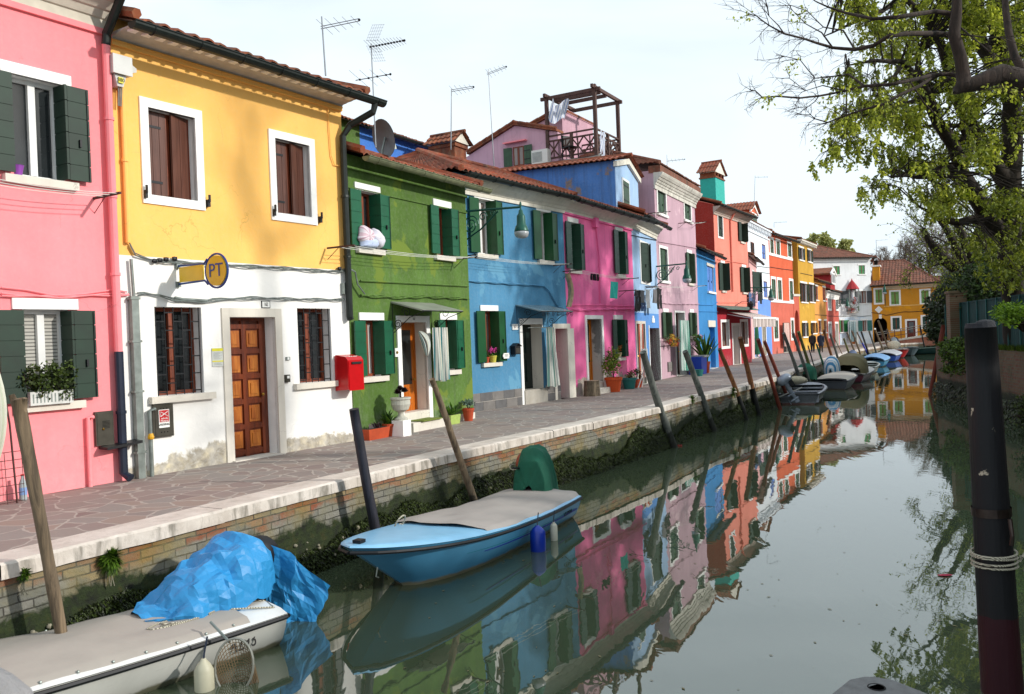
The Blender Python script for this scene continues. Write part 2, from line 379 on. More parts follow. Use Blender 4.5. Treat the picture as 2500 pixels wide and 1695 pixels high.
    def cornice(s,z0,z1,u0,u1,m,out=.3,steps=3,name='cornice',end=True):
        b=MB(); prof=[(0,z0),(-.05,z0)]
        h=z1-z0
        for k in range(steps+1):
            t=k/steps; prof.append((-.05-(out-.05)*t**1.3,z0+h*(.25+.6*t)))
            if k<steps: prof.append((-.05-(out-.05)*t**1.3-.03,z0+h*(.25+.6*t)+.01))
        prof+= [(-out-.03,z1-.02),(-out-.03,z1),(0,z1)]
        b.prism([(u0,y,z) for y,z in prof],(u1-u0,0,0),m); return b.build(name,s.root)
    def leaf(s,b,o,ang,wd,z0,z1,m,style,rail=True):
        # one shutter leaf: hinge at o=(u,y), swung to angle ang (0 = along +u), width wd
        c,si=math.cos(ang),math.sin(ang); T0=b.T
        b.T=Matrix(((c,-si,0,o[0]),(si,c,0,o[1]),(0,0,1,0),(0,0,0,1)))
        t=.032
        if style=='plank':   # horizontal boards
            n=max(3,round((z1-z0)/.2)); h=(z1-z0)/n
            for k in range(n): b.box((0.006,-t/2,z0+k*h+.006),(wd-.006,t/2,z0+(k+1)*h-.006),m)
            b.box((.02,-t/2+.008,z0+.01),(wd-.02,t/2-.008,z1-.01),m)
        elif style=='vert':
            n=max(2,round(wd/.14)); h=wd/n
            for k in range(n): b.box((k*h+.004,-t/2,z0),((k+1)*h-.004,t/2,z1),m)
            b.box((.01,-t/2+.008,z0+.01),(wd-.01,t/2-.008,z1-.01),m)
            for z in(z0+.2,z1-.22): b.box((.0,-t/2-.006,z-.018),(wd*.75,-t/2+.004,z+.018),BLACK)
        else:
            b.box((0,-t/2,z0),(wd,t/2,z1),m)
            for z in(z0+.18,z1-.18): b.box((.01,-t/2-.005,z-.02),(wd*.8,-t/2+.003,z+.02),m)
        if rail and style!='vert':   # espagnolette bar and handle
            b.tube([(wd*.88,-t/2-.012,z0+.02),(wd*.88,-t/2-.012,z1-.02)],.006,BLACK,5)
            b.box((wd*.5-.012,-t/2-.03,z0+(z1-z0)*.36),(wd*.5+.012,-t/2,z0+(z1-z0)*.44),BLACK)
        b.T=T0
    def window(s,q,xl,yt,yb,xr,trim='lintel',sill=True,sh=None,shm=None,style='plank',pane='curt',fr=None,rev=None,dp=.2,lw=None,tm=None,grill=False,fw=.1,leftang=None,name='window',hole=True,r4=None,ins=1):
        ul,zb,ur,zt=r4 or s.rect(q,xl,yt,yb,xr); tm=tm or WHITE; wd=ur-ul
        if hole: s.holes.append((ul,zb,ur,zt,dp,rev or WHITE))
        fr=fr or FWOOD; b=MB()
        # casement frame with its two sashes
        y0=dp-.06 if hole else -.01; y1=dp if hole else .0; t=.055
        b.box((ul,y0,zb),(ul+t,y1,zt),fr).box((ur-t,y0,zb),(ur,y1,zt),fr).box((ul+t,y0,zt-t),(ur-t,y1,zt),fr).box((ul+t,y0,zb),(ur-t,y1,zb+t),fr)
        mid=(ul+ur)/2; b.box((mid-.045,y0-.012,zb+t),(mid+.045,y1,zt-t),fr)
        if trim=='lintel': b.box((ul-.13,-.03,zt),(ur+.13,.03,zt+.14),tm)
        elif trim=='frame':
            f=fw; b.box((ul-f,-.028,zb-f),(ul,.06,zt+f),tm).box((ur,-.028,zb-f),(ur+f,.06,zt+f),tm).box((ul,-.026,zt),(ur,.06,zt+f),tm).box((ul,-.026,zb-f),(ur,.06,zb),tm)
        o=b.build(name,s.root)
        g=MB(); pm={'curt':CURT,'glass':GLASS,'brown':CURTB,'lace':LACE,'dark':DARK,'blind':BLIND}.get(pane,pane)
        g.grid(lambda i,j:(ul+(ur-ul)*i,dp-.02 if hole else -.004,zb+(zt-zb)*j),1,1,pm); g.build('pane',o)
        if sill: 
            k=MB(); k.box((ul-.15,-.085,zb-.1),(ur+.15,dp-.07,zb-.001),STONE if sill!='w' else WHITE); k.build('sill',o)
        if grill:
            k=MB(); n=5
            for i in range(n+1): u=ul+.03+(wd-.06)*i/n; k.tube([(u,.03,zb),(u,.03,zt)],.009,BLACK,5)
            for i in range(n):
                u=ul+.03+(wd-.06)*i/n; u2=u+(wd-.06)/n
                for r in range(5):
                    z=zb+(zt-zb)*((r+.18+(i%2)*.5)/5); k.box((u,.024,z-.009),(u2,.036,z+.009),BLACK)
            k.build('grill',o)
        if sh:
            a,c=zb+.02,zt-.01; lwd=lw or wd*.27
            def one(f):
                k=MB(); f(k); k.build('shutter',o)
            if sh=='bifold':
                one(lambda k:(s.leaf(k,(ul-.02,-.07),math.pi if leftang is None else leftang,lwd*1.05,a,c,shm,style)))
                one(lambda k:(s.leaf(k,(ur-.01,.15),-math.pi/2,lwd*.95,a,c,shm,style,False),s.leaf(k,(ur+.02,-.085),0,lwd*1.0,a,c,shm,style)))
            elif sh=='closed':
                one(lambda k:s.leaf(k,(ul+.01,.07),0,wd/2-.012,a,c,shm,style)); one(lambda k:s.leaf(k,(mid+.002,.07),0,wd/2-.012,a,c,shm,style))
            elif sh=='ajar':
                one(lambda k:s.leaf(k,(ul+.02,.13),0.02,wd*.46,a,c,shm,'vert')); one(lambda k:s.leaf(k,(ur-.04,.14),math.radians(194),wd*.44,a,c,shm2 or shm,'vert'))
            elif sh=='open':    # single leaves folded back on the wall
                one(lambda k:s.leaf(k,(ul-.03,-.05),math.pi*1.03,lwd,a,c,shm,style)); one(lambda k:s.leaf(k,(ur+.03,-.05),-.05,lwd,a,c,shm,style))
            elif sh=='wide':    # leaves standing out from the wall
                one(lambda k:s.leaf(k,(ul,-.03),math.radians(205),lwd,a,c,shm,style)); one(lambda k:s.leaf(k,(ur,-.03),math.radians(-62),lwd,a,c,shm,style))
            elif sh=='front':
                one(lambda k:s.leaf(k,(ul-.02,-.03),math.radians(-12),wd*.52,a-.05,c+.05,shm,style)); one(lambda k:s.leaf(k,(ur+.02,-.03),math.radians(198),wd*.5,a-.05,c+.05,shm,style))
        return o,(ul,zb,ur,zt)
    def doorway(s,q,xl,yt,yb,xr,trim=True,dp=.3,mat=None,rev=None,tm=None,tw=.13,kind='panel',z0=0,step=0,r4=None,dw=None,m2=None):
        ul,zb,ur,zt=r4 or s.rect(q,xl,yt,yb,xr); zb=z0; tm=tm or WHITE; s.holes.append((ul,zb,ur,zt,dp,rev or STONE))
        b=MB()
        if trim: b.box((ul-tw,-.03,zb-.02),(ul,.05,zt+tw),tm).box((ur,-.03,zb-.02),(ur+tw,.05,zt+tw),tm).box((ul,-.028,zt),(ur,.05,zt+tw),tm)
        b.box((ul-.05,-.1,-.1),(ur+.05,dp-.06,zb+.015),STONE)
        t=.05; b.box((ul,dp-.07,zb+.015),(ul+t,dp,zt),mat or FWOOD).box((ur-t,dp-.07,zb+.015),(ur,dp,zt),mat or FWOOD).box((ul+t,dp-.07,zt-t),(ur-t,dp,zt),mat or FWOOD)
        o=b.build('door_frame',s.root); d=MB(); m=mat or FWOOD; y=dp-.05
        a,c,e,f=ul+t,ur-t,zb+.02,zt-t
        if kind=='dark': d.box((a,y,e),(c,y+.03,f),DARK)
        else:
            d.box((a,y,e),(c,y+.03,f),m)
            if kind=='panel' and m2:
                rows=5; h=(f-e-.16)/rows; w2=(c-a)/2
                for u in(a,a+w2-.045,c-.09): d.box((u,y-.03,e),(u+.09,y+.001,f),m)
                for r in range(rows+1): d.box((a+.091,y-.028,e+.03+h*r),(c-.091,y+.0,e+.11+h*r),m)
                for r in range(rows):
                    for k in range(2): u=a+(.09 if k==0 else w2+.045); z=e+.11+h*r; w3=w2-.135; d.box((u+.03,y-.012,z+.03),(u+w3-.03,y+.001,z+h-.11),m2); d.box((u+.07,y-.026,z+.075),(u+w3-.07,y-.011,z+h-.155),m2)
            elif kind=='panel':
                for r in range(5):
                    for k in range(2):
                        w2=(c-a)/2; h=(f-e-.2)/5; u=a+w2*k+.07; z=e+.15+h*r
                        d.box((u,y-.012,z+.03),(u+w2-.11,y+.001,z+h-.03),m); d.box((u+.035,y-.024,z+.075),(u+w2-.145,y-.011,z+h-.075),m)
            elif kind=='glazed':
                h=e+(f-e)*.42; d.box((a+.1,y-.006,h),(c-.1,y+.001,f-.1),GLASS)
                for r in range(2):
                    for k in range(2):
                        w2=(c-a-.1)/2; u=a+.05+w2*k+.03; z=e+.12+(h-e-.15)/2*r; d.box((u,y-.012,z),(u+w2-.06,y+.001,z+(h-e-.15)/2-.06),m)
        od=d.build('door',s.root)
        k=MB(); k.ball((c-.07,y-.05,1.0),.028,BRASS,10,6); k.tube([(c-.07,y-.05,1.0),(c-.07,y,1.0)],.01,BRASS,6); k.build('handle',od)
        if step:
            k=MB(); k.box((ul-.12,-.32,-.05),(ur+.2,-.03,step*.5),STONE); 
            k.box((ul,-.02,step*.5-.02),(ur,dp-.08,step),STONE); k.build('step',s.root)
        return ul,zb,ur,zt
    def cable(s,pts,r=.008,m=None,d=-.03,wob=.0,q=None,name='cable',tw=1):
        b=MB()
        for k in range(tw):
            P=[]
            base=[s.uz(q(*p)) for p in pts]
            for i in range(len(base)-1):
                n=max(2,int(abs(base[i+1][0]-base[i][0])/.12))
                for j in range(n):
                    t=j/n; u=base[i][0]*(1-t)+base[i+1][0]*t; z=base[i][1]*(1-t)+base[i+1][1]*t
                    P.append((u,d-.01*k,z+(math.sin(u*9+k*2.1)*wob if tw>1 else math.sin(u*3)*wob)-.012*k))
            P.append((base[-1][0],d-.01*k,base[-1][1]-.012*k)); b.tube(P,r,m or BLACK,5)
        return b.build(name,s.root)
    def pipe(s,pts,r,m,name='downpipe',clips=0):
        b=MB(); b.tube(pts,r,m,10)
        for i in range(len(pts)-1):
            p,q=Vector(pts[i]),Vector(pts[i+1])
            if abs(p.z-q.z)>1:
                n=int(abs(p.z-q.z)/1.2)
                for k in range(1,n+1): c=p.lerp(q,k/(n+1)); b.tube([c-Vector((0,0,.02)),c+Vector((0,0,.02))],r+.012,m,10)
        return b.build(name,s.root,smooth=False)
shm2=None
SOFFIT=plain('soffit','9a9186',.9,var=.15); BRASS=plain('brass','a8843a',.3,.9)
def curtain(name,label,cat,H,u0,u1,z0,z1,d,m,folds=7,amp=.035,group=None,swing=0,parent=None,flare=0):
    b=MB()
    def fn(i,j):
        a=amp*(.4+.6*(1-j)); return (u0+(u1-u0)*i+ (1-j)*flare*(i-.2)+math.sin(j*3+i*5)*.01, d+math.sin(i*folds*2*math.pi+j*1.2)*a+math.sin(i*folds*.7*6.28+2)*a*.4+swing*i, z0+(z1-z0)*j+(.02*math.sin(i*9) if j==0 else 0))
    b.grid(fn,folds*8,14,m); o=b.build(name,None,smooth=True)
    me=o.data; c=Vector(((u0+u1)/2,d,z0)); me.transform(Matrix.Translation(-c)); o.location=H.world(*[c.x,c.y,c.z]); o.rotation_euler=(0,0,H.rz)
    return setp(o,label,cat,group)
def place(o,H,u,d,z):   # a thing standing in a house's frame
    o.location=H.world(u,d,z); o.rotation_euler=(0,0,H.rz); return o
def text(body,size,m,parent,loc,rot=(math.pi/2,0,0),name='lettering',ext=.002,align='CENTER',sx=1):
    c=bpy.data.curves.new(name,'FONT'); c.body=body; c.size=size; c.extrude=ext; c.align_x=align; c.align_y='CENTER'; c.space_line=.9
    t=bpy.data.objects.new(name,c); S.collection.objects.link(t); dg=bpy.context.evaluated_depsgraph_get(); me=bpy.data.meshes.new_from_object(t.evaluated_get(dg)); bpy.data.objects.remove(t)
    me.name=name; me.materials.clear(); me.materials.append(m); o=bpy.data.objects.new(name,me); S.collection.objects.link(o); o.parent=parent; o.location=loc; o.rotation_euler=rot; o.scale=(sx,1,1); return o
def leaves(b,c,r,n,m,size=.05,rr=R,flat=0,droop=0,shape=None):
    c=Vector(c); r=Vector(r) if hasattr(r,'__len__') else Vector((r,r,r)); vs=[];fs=[]
    for _ in range(n):
        while True:
            p=Vector((rr.uniform(-1,1),rr.uniform(-1,1),rr.uniform(-1,1)))
            if p.length<1:break
        p=p*(.55+.45*rr.random()) if rr.random()<.3 else p.normalized()*(.6+.4*rr.random())
        q=c+Vector((p.x*r.x,p.y*r.y,p.z*r.z)); a=Vector((rr.gauss(0,1),rr.gauss(0,1),rr.gauss(0,1)-droop)).normalized(); s2=a.orthogonal().normalized()
        s2=(Matrix.Rotation(rr.uniform(0,6.28),3,a)@s2); L=size*rr.uniform(.6,1.3); W=L*.28; k=len(vs)
        vs+= [q,q+a*L*.5+s2*W,q+a*L,q+a*L*.5-s2*W]; fs.append((k,k+1,k+2,k+3))
    b.add(vs,fs,m); return b
# ================================================================ SETTING
def xy(p): return (p[0],p[1])
def base(q): return xy(at(q[0],q[1],ZP))
cop=[base(p) for p in [(0,1378),(546,1245),(875,1163),(1139,1098),(1352,1051),(1448,1031),(1615,993),(1706,968),(1758,957),(1822,942),(1875,929),(1957,900),(2022,877),(2056,866),(2087,856),(2151,845.5)]]
cop=[(-14,-9.4)]+cop+[(37.5,83.0),(39.4,84.6),(43,85.4),(60,86),(400,86)]
# water
n=NT('canal_water'); v=n.coord((1,1,1),'Object',(0,0,-.5)); n.base((.055,.075,.043),.013); n.p.inputs['IOR'].default_value=2.4
vs=n.coord((1.0,.35,1),'Object',(0,0,-.4)); a=n.noise(vs,3.2,2,1.2,.45); b=n.noise(vs,.7,2,.8,.4); c=n.noise(vs,11,2,.5,.5)
h=n.math('ADD',n.math('MULTIPLY',b,1.3),n.math('ADD',n.math('MULTIPLY',a,.33),n.math('MULTIPLY',c,.05))); n.bump(h,.24,.013); WATER=n.m
b=MB(); b.add([(-30,-30,0),(420,-30,0),(420,90,0),(-30,90,0)],[(0,1,2,3)],WATER); setp(b.build('water'),kind='structure')
b=MB(); rr=random.Random(12)
for k in range(150):
    p=at(rr.uniform(900,2350),rr.uniform(1000,1690),.004); s=rr.uniform(.008,.03); a=rr.uniform(0,6.28); b.add([p+Vector((math.cos(a)*s,math.sin(a)*s,0)),p+Vector((-math.sin(a)*s*.4,math.cos(a)*s*.4,.002)),p-Vector((math.cos(a)*s,math.sin(a)*s,0)),p+Vector((math.sin(a)*s*.4,-math.cos(a)*s*.4,.002))],[(0,1,2,3)],plain('floating_leaf_brown','6f6848',.7))
setp(b.build('floating_leaves'),'tiny fallen leaves and specks floating on the canal','floating leaves',kind='stuff')
b=MB(); b.add([(-30,-30,-1.2),(420,-30,-1.2),(420,90,-1.2),(-30,90,-1.2)],[(0,1,2,3)],plain('canal_mud','2a2c18',.9)); setp(b.build('canal_bed'),kind='structure')
# paving: irregular porphyry slabs
n=NT('crazy_paving'); v=n.coord((1,1,1)); wv=n.new('TexNoise',Scale=2.2,Detail=2); n.l(v,wv.inputs['Vector']); vv=n.mix(.12,v,wv.outputs['Color'],'LINEAR_LIGHT')
vo=n.new('TexVoronoi',Scale=2.75,Randomness=.95); vo.feature='DISTANCE_TO_EDGE'; n.l(vv,vo.inputs['Vector'])
vc=n.new('TexVoronoi',Scale=2.75,Randomness=.95); n.l(vv,vc.inputs['Vector']); sx=n.sep(vc.outputs['Color'])[0]
slab=n.ramp(sx,[(0,'7a6764'),(.3,'8b7b76'),(.5,'85807c'),(.75,'917e74'),(1,'79706f')]); slab=n.mix(n.math('MULTIPLY',n.noise(v,9,5,0,.65),.35),slab,'93877d')
jt=n.ramp(vo.outputs['Distance'],[(.022,1.),(.04,0.)]); col=n.mix(n.math('MULTIPLY',jt,.95),slab,'a89f96'); dz=n.noise(v,.6,5,.2,.6); col=n.mix(n.math('MULTIPLY',n.ramp(dz,[(.4,0.),(.7,1.)]),.3),col,'8e8780')
n.base(col,.8); n.bump(n.math('ADD',n.math('MULTIPLY',jt,-.6),n.noise(v,20,4)),.4,.01); PAVE=n.m
inn=[]
for i,p in enumerate(cop):
    q=cop[max(i-1,0)]; r=cop[min(i+1,len(cop)-1)]; d=Vector((r[0]-q[0],r[1]-q[1],0)).normalized(); inn.append((p[0]-d.y*.42,p[1]+d.x*.42))
b=MB(); far=[(400,700),(-500,700),(-500,-60),(-30,-60)]
poly=inn+far; b.add([(x,y,ZP) for x,y in poly],[tuple(range(len(poly)))],PAVE)
setp(b.build('pavement'),kind='structure')
# quay wall with its coping stones
qw=thing('quay_wall','old brick quay wall with weedy foot and white stone coping along the left side of the canal','quay wall',(cop[1][0],cop[1][1],0)); O0=Vector((cop[1][0],cop[1][1],0))
n=NT('quay_brick'); u=n.coord(kind='UV'); v=n.coord()
br=n.new('TexBrick',Scale=1,Color1=rgb('8a5038'),Color2=rgb('958a66'),Mortar=rgb('4a463d')); br.inputs['Mortar Size'].default_value=.007; br.inputs['Brick Width'].default_value=.27; br.inputs['Row Height'].default_value=.085; br.inputs['Bias'].default_value=-.1
wn=n.new('TexNoise',Scale=3,Detail=3); n.l(u,wn.inputs['Vector']); uu=n.mix(.02,u,wn.outputs['Color'],'LINEAR_LIGHT'); n.l(uu,br.inputs['Vector'])
gr=n.new('TexBrick',Scale=1,Color1=rgb('86837a'),Color2=rgb('6a6a62'),Mortar=rgb('3f3d37')); gr.inputs['Mortar Size'].default_value=.007; gr.inputs['Brick Width'].default_value=.27; gr.inputs['Row Height'].default_value=.085; n.l(uu,gr.inputs['Vector'])
z=n.sep(u)[1]; nn=n.noise(v,.9,5,.3,.6); f=n.math('SUBTRACT',n.math('ADD',z,n.math('MULTIPLY',nn,.9)),1.02)
col=n.mix(n.ramp(f,[(.2,0.),(.26,1.)]),gr.outputs['Color'],br.outputs['Color'])
ch=n.ramp(n.noise(v,4,6,.2,.7),[(.42,0.),(.62,1.)]); col=n.mix(n.math('MULTIPLY',ch,.6),col,'7d7962'); 
yl=n.ramp(n.noise(v,1.1,5,.3,.6),[(.5,0.),(.66,1.)]); col=n.mix(n.math('MULTIPLY',yl,.55),col,'7d6a22')
ms=n.math('ADD',n.math('SUBTRACT',.64,z),n.math('MULTIPLY',n.math('SUBTRACT',n.noise(v,1.4,6,.4,.65),.5),.8)); mm=n.ramp(ms,[(.0,0.),(.07,1.)])
mc=n.ramp(n.noise(v,7,6,.2,.7),[(.3,'0b0c05'),(.55,'23300a'),(.75,'3a330f')]); col=n.mix(mm,col,mc)
dk=n.ramp(n.math('SUBTRACT',.22,z),[(.0,0.),(.15,1.)]); col=n.mix(n.math('MULTIPLY',dk,.6),col,'1a120a')
n.base(col,.85); n.bump(n.math('ADD',n.noise(v,12,6,0,.7),n.math('MULTIPLY',br.outputs['Fac'],-.8)),.9,.03); QB=n.m
def wallstrip(b,pts,z0,z1,m,off=0,u0=0):
    s=u0
    for i in range(len(pts)-1):
        p,q=Vector(pts[i]+(0,)),Vector(pts[i+1]+(0,)); L2=(q-p).length; k=max(1,int(L2/1.0)) if L2<60 else 1
        for j in range(k):
            a=p.lerp(q,j/k); c=p.lerp(q,(j+1)/k); ua=s+L2*j/k; uc=s+L2*(j+1)/k
            b.add([a+Vector((0,0,z0)),c+Vector((0,0,z0)),c+Vector((0,0,z1)),a+Vector((0,0,z1))],[(0,1,2,3)],m,[(ua,z0),(uc,z0),(uc,z1),(ua,z1)])
        s+=L2
    return s
bk=[]
for i,p in enumerate(cop):
    q=cop[max(i-1,0)]; r=cop[min(i+1,len(cop)-1)]; d=Vector((r[0]-q[0],r[1]-q[1],0)).normalized(); bk.append((p[0]-d.y*.045,p[1]+d.x*.045))
b=MB(); b.T=Matrix.Translation(-O0); wallstrip(b,bk,-1.2,ZP-.13,QB); b.build('brickwork',qw)
n=NT('coping_stone'); v=n.coord(); z=n.sep(v)[2]; st=n.noise(n.coord((4,4,.8)),1.5,5,.2,.65)
col=n.ramp(n.noise(v,2.2,6,.2,.65),[(.3,'b9aea3'),(.7,'dcd3c9')]); e=n.math('ADD',n.math('MULTIPLY',n.math('LESS_THAN',z,ZP-.012),.22),st); col=n.mix(n.math('MULTIPLY',n.ramp(e,[(.70,0.),(.86,1.)]),.7),col,'5a5548')
col=n.mix(n.math('MULTIPLY',n.ramp(n.noise(v,6,5,.2,.7),[(.55,0.),(.75,1.)]),.5),col,'847a6c'); n.base(col,.8); n.bump(n.noise(v,9,6,0,.7),.5,.02); COPM=n.m
b=MB(); b.T=Matrix.Translation(-O0); rr=random.Random(2)
for i in range(len(cop)-2):
    p,q=Vector(cop[i]+(0,)),Vector(cop[i+1]+(0,)); ip,iq=Vector(inn[i]+(0,)),Vector(inn[i+1]+(0,)); L2=(q-p).length; k=max(1,round(L2/2.6))
    for j in range(k):
        t0=j/k+.0015*(j>0); t1=(j+1)/k-.0015; dz=rr.uniform(-.006,.006); pr=rr.uniform(-.01,.012); nrm=Vector(((q-p).y,-(q-p).x,0)).normalized()*pr
        nn_=8; 
        def fn(s,t,t0=t0,t1=t1,p=p,q=q,ip=ip,iq=iq,dz=dz,nrm=nrm):
            tt=t0+(t1-t0)*s; o=p.lerp(q,tt)+nrm; i_=ip.lerp(iq,tt); ed=noise.noise(Vector((o.x*4,o.y*4,3)))*.012
            pr=[(0,-.14),(0,-.02),(.06,.004),(.5,.006),(1,.006)]; x=t*4; a=int(min(x,3)); f=x-a; c=(pr[a][0]*(1-f)+pr[a+1][0]*f,pr[a][1]*(1-f)+pr[a+1][1]*f)
            w_=o.lerp(i_,c[0]); return w_+Vector((0,0,ZP+dz+c[1]+(ed if a<2 else 0)))-(Vector((nrm.x,nrm.y,0))*ed*0)
        b.grid(fn,nn_,4,COPM)
        o=p.lerp(q,t0);o2=p.lerp(q,t1);c=bk[i];c2=bk[i+1]; c=Vector(c+(0,)).lerp(Vector(c2+(0,)),t0);c2=Vector(bk[i]+(0,)).lerp(Vector(bk[i+1]+(0,)),t1)
        b.add([o+nrm+Vector((0,0,ZP-.14+dz)),o2+nrm+Vector((0,0,ZP-.14+dz)),c2-nrm*2+Vector((0,0,ZP-.13)),c-nrm*2+Vector((0,0,ZP-.13))],[(3,2,1,0)],COPM)
b.build('coping',qw)
# weed hanging on the foot of the wall
MOSS=leafm('wet_weed','10130a','3b4a10',.1); b=MB(); rr=random.Random(5)
for i in range(1,len(bk)-4):
    p,q=Vector(bk[i]+(0,)),Vector(bk[i+1]+(0,)); d=(q-p); L2=d.length; out=Vector((d.y,-d.x,0)).normalized(); dist=(p.x**2+p.y**2)**.5
    if dist>62: continue
    for k in range(int(L2*(2600 if dist<20 else 1500 if dist<30 else 420))):
        t=rr.random(); c=p+d*t; band=.34+.30*noise.noise(Vector((c.x*.9,c.y*.9,1)))+.10*noise.noise(Vector((c.x*4,c.y*4,2)))
        z=rr.uniform(0,1)**.75*band*1.25
        if z<0: continue
        s=rr.uniform(.014,.04)*(1+dist/22); ox=rr.uniform(.0,.08)*(1-z*.9); c=c+out*ox; a=Vector((rr.gauss(0,.5),rr.gauss(0,.5),-1 if rr.random()<.6 else 1))+out*.9; a.normalize(); sd=a.cross(out+Vector((0,0,.3))).normalized()*s*.22
        c=c+Vector((0,0,z)); b.add([c-sd,c+a*s*.6-sd*.8+out*.01,c+a*s,c+sd],[(0,1,2,3)],MOSS)
setp(b.build('weed_on_quay_wall'),'dark green weed and moss hanging along the foot of the quay wall','weed',kind='stuff')
STN=plain('rubble_stone','8d8774',.9,var=.3,sc=5,bump=.5)
b=MB(); rr=random.Random(9)
for k in range(70):
    i=1+rr.randrange(4); p,q=Vector(bk[i]+(0,)),Vector(bk[i+1]+(0,)); t=rr.random(); d=(q-p).normalized(); out=Vector((d.y,-d.x,0)); c=p.lerp(q,t)+out*rr.uniform(0,.05)+Vector((0,0,rr.uniform(.08,.42)))
    s=rr.uniform(.012,.032); b.ball(c,(s,s,s*rr.uniform(.6,1.1)),STN,7,5,lambda d_:1+.3*noise.noise(d_*2+c*9))
setp(b.build('oyster_shells'),'pale oyster shells and pebbles stuck in the weed on the quay wall','shells',kind='stuff')
# right bank
RB=[(1.2,-14),(4.5,-3),(9.2,8.0),(11.7,16.0),(13.74,22.9),(16.38,32.8),(45,78),(400,78)]
n=NT('bank_brick'); u=n.coord(kind='UV'); v=n.coord(); br=n.new('TexBrick',Scale=1,Color1=rgb('6a3c2c'),Color2=rgb('6b5840'),Mortar=rgb('5c574a')); br.inputs['Mortar Size'].default_value=.01; br.inputs['Brick Width'].default_value=.26; br.inputs['Row Height'].default_value=.085; n.l(u,br.inputs['Vector'])
z=n.sep(u)[1]; col=n.mix(n.math('MULTIPLY',n.ramp(n.noise(v,1.2,5,.3,.65),[(.45,0.),(.65,1.)]),.7),br.outputs['Color'],'3f4028')
mk=n.ramp(n.math('ADD',n.math('SUBTRACT',.72,z),n.math('MULTIPLY',n.noise(v,2,5),.25)),[(0.,0.),(.12,1.)]); col=n.mix(mk,col,n.ramp(n.noise(v,6,5,.2,.7),[(.3,'0b0b06'),(.7,'26300f')])); n.base(col,.9); n.bump(n.noise(v,9,6),.7,.03); BB=n.m
rb=thing('bank_wall','low mossy brick embankment wall under the teal fence on the right bank','retaining wall',(13.74,22.9,0)); b=MB(); b.T=Matrix.Translation((-13.74,-22.9,0)); wallstrip(b,list(reversed(RB)),-1.2,2.0,BB); b.build('brickwork',rb)
b=MB(); 
ins=[(x+.3,y-.1) for x,y in RB]; poly=RB+[(400,-60),(4,-60)]; b.add([(x,y,2.0) for x,y in poly],[tuple(reversed(range(len(poly))))],plain('garden_soil','3a3a22',.95,var=.3,sc=2,bump=.4)); setp(b.build('garden_ground'),kind='structure')
b=MB(); rr=random.Random(8)
for k in range(16000):
    i=rr.choice([3,4,4]); p,q=Vector(RB[i]+(0,)),Vector(RB[i+1]+(0,)); d=q-p; t_=rr.random()
    if i==5: continue
    c=p+d*t_; out=Vector((-d.y,d.x,0)).normalized(); band=.62+.3*noise.noise(Vector((c.x*.8,c.y*.8,4))); z=rr.random()**.8*band; s=rr.uniform(.04,.11); c=c+out*rr.uniform(0,.2)*(1.1-z)+Vector((0,0,z)); a=(Vector((rr.gauss(0,.5),rr.gauss(0,.5),-1))+out*.9).normalized(); sd=a.cross(Vector((0,0,1))).normalized()*s*.22
    b.add([c-sd,c+a*s*.6-sd,c+a*s,c+sd],[(0,1,2,3)],MOSS)
setp(b.build('weed_on_bank_wall'),'dark green weed hanging along the foot of the right bank wall','weed',kind='stuff')

# ================================================================ HOUSES
p_pR=base(C(705,1400)); p_yR=base(D(1612,1385)); dy=(Vector(p_yR)-Vector(p_pR)).normalized()
# ---- coral pink house, far left
H=House('house','coral pink house with black green shutters at the left edge','house',tuple(Vector(p_pR)-dy*4.6),p_pR,6.5); HP=H
PINK=stucco('coral_render','fa8f95',streak=.1,var=.07)
H.window(A,65,470,1125,385,sh='bifold',shm=BLKGREEN,pane=GLASS,fr=FWHITE,style='plank',lw=.30)
H.window(C,122,462,985,372,sh='bifold',shm=BLKGREEN,pane='blind',fr=FWHITE,style='plank',lw=.30)
u,z=H.uz(A(0,15)); u2,zc=H.uz(A(640,200)); ze=zc+.52
H.wall(zc+.5,[(0,PINK)])
H.cornice(zc+.03,zc+.5,0,H.L-.02,plain('cornice_cream','cfc6b6',.8,var=.1),out=.42)
b=MB(); b.box((0,-.05,zc-.05),(H.L,0,zc+.03),PINK); b.build('moulding',H.root)
TR=tiles('clay_tiles_brown','7d3f26','95502f','5f2f1e'); TO=tiles('clay_tiles_orange','9c4a2c','8a4228','6e4030'); TD=tiles('clay_tiles_dark','7a4634','8a5240','5f4036')
H.roof(ze,-1,H.L-.0,TR,over=.5,gut=None); H.gutter(ze+.02,-.6,H.L-.02,.58)
uL,_=H.uz(A(660,600)); uL=H.L-.12
H.pipe([(uL,-.52,ze-.02),(uL,-.5,ze-.14),(uL,-.12,zc-.05),(uL,-.09,zc-.2)],.06,DKTEAL); H.pipe([(uL,-.09,zc-.15),(uL,-.09,1.78)],.055,PINK)
H.pipe([(uL,-.09,1.78),(uL,-.09,.12),(uL+.03,-.2,.05)],.06,NAVY,'drainpipe')
b=MB(); zz=H.uz(C(660,1215))[1]; b.prism([(uL-.3,-.02,zz),(uL+.22,-.02,zz+.04),(uL+.22,-.22,zz+.03),(uL-.3,-.22,zz-.01)],(0,0,.035),BLACK); b.build('ledge',H.root)
u1,z1=H.uz(C(505,1055)); u0,_=H.uz(C(470,1055)); H.pipe([(u1,-.03,z1),(u0,-.05,z1),(u0,-.05,.0)],.028,PINK,'gas_pipe')
def meter(H,q,xl,yt,yb,xr,m,name='meter_cabinet'):
    ul,zb,ur,zt=H.rect(q,xl,yt,yb,xr); b=MB(); b.box((ul,-.045,zb),(ur,-.005,zt),m); o=b.build(name,H.root); k=MB(); k.box((ul+.02,-.052,zb+.02),(ur-.02,-.044,zt-.02),m); k.build('cabinet_door',o); return o,ul,zb,ur,zt
STEEL=plain('cabinet_steel','5d5a52',.35,.75,var=.2)
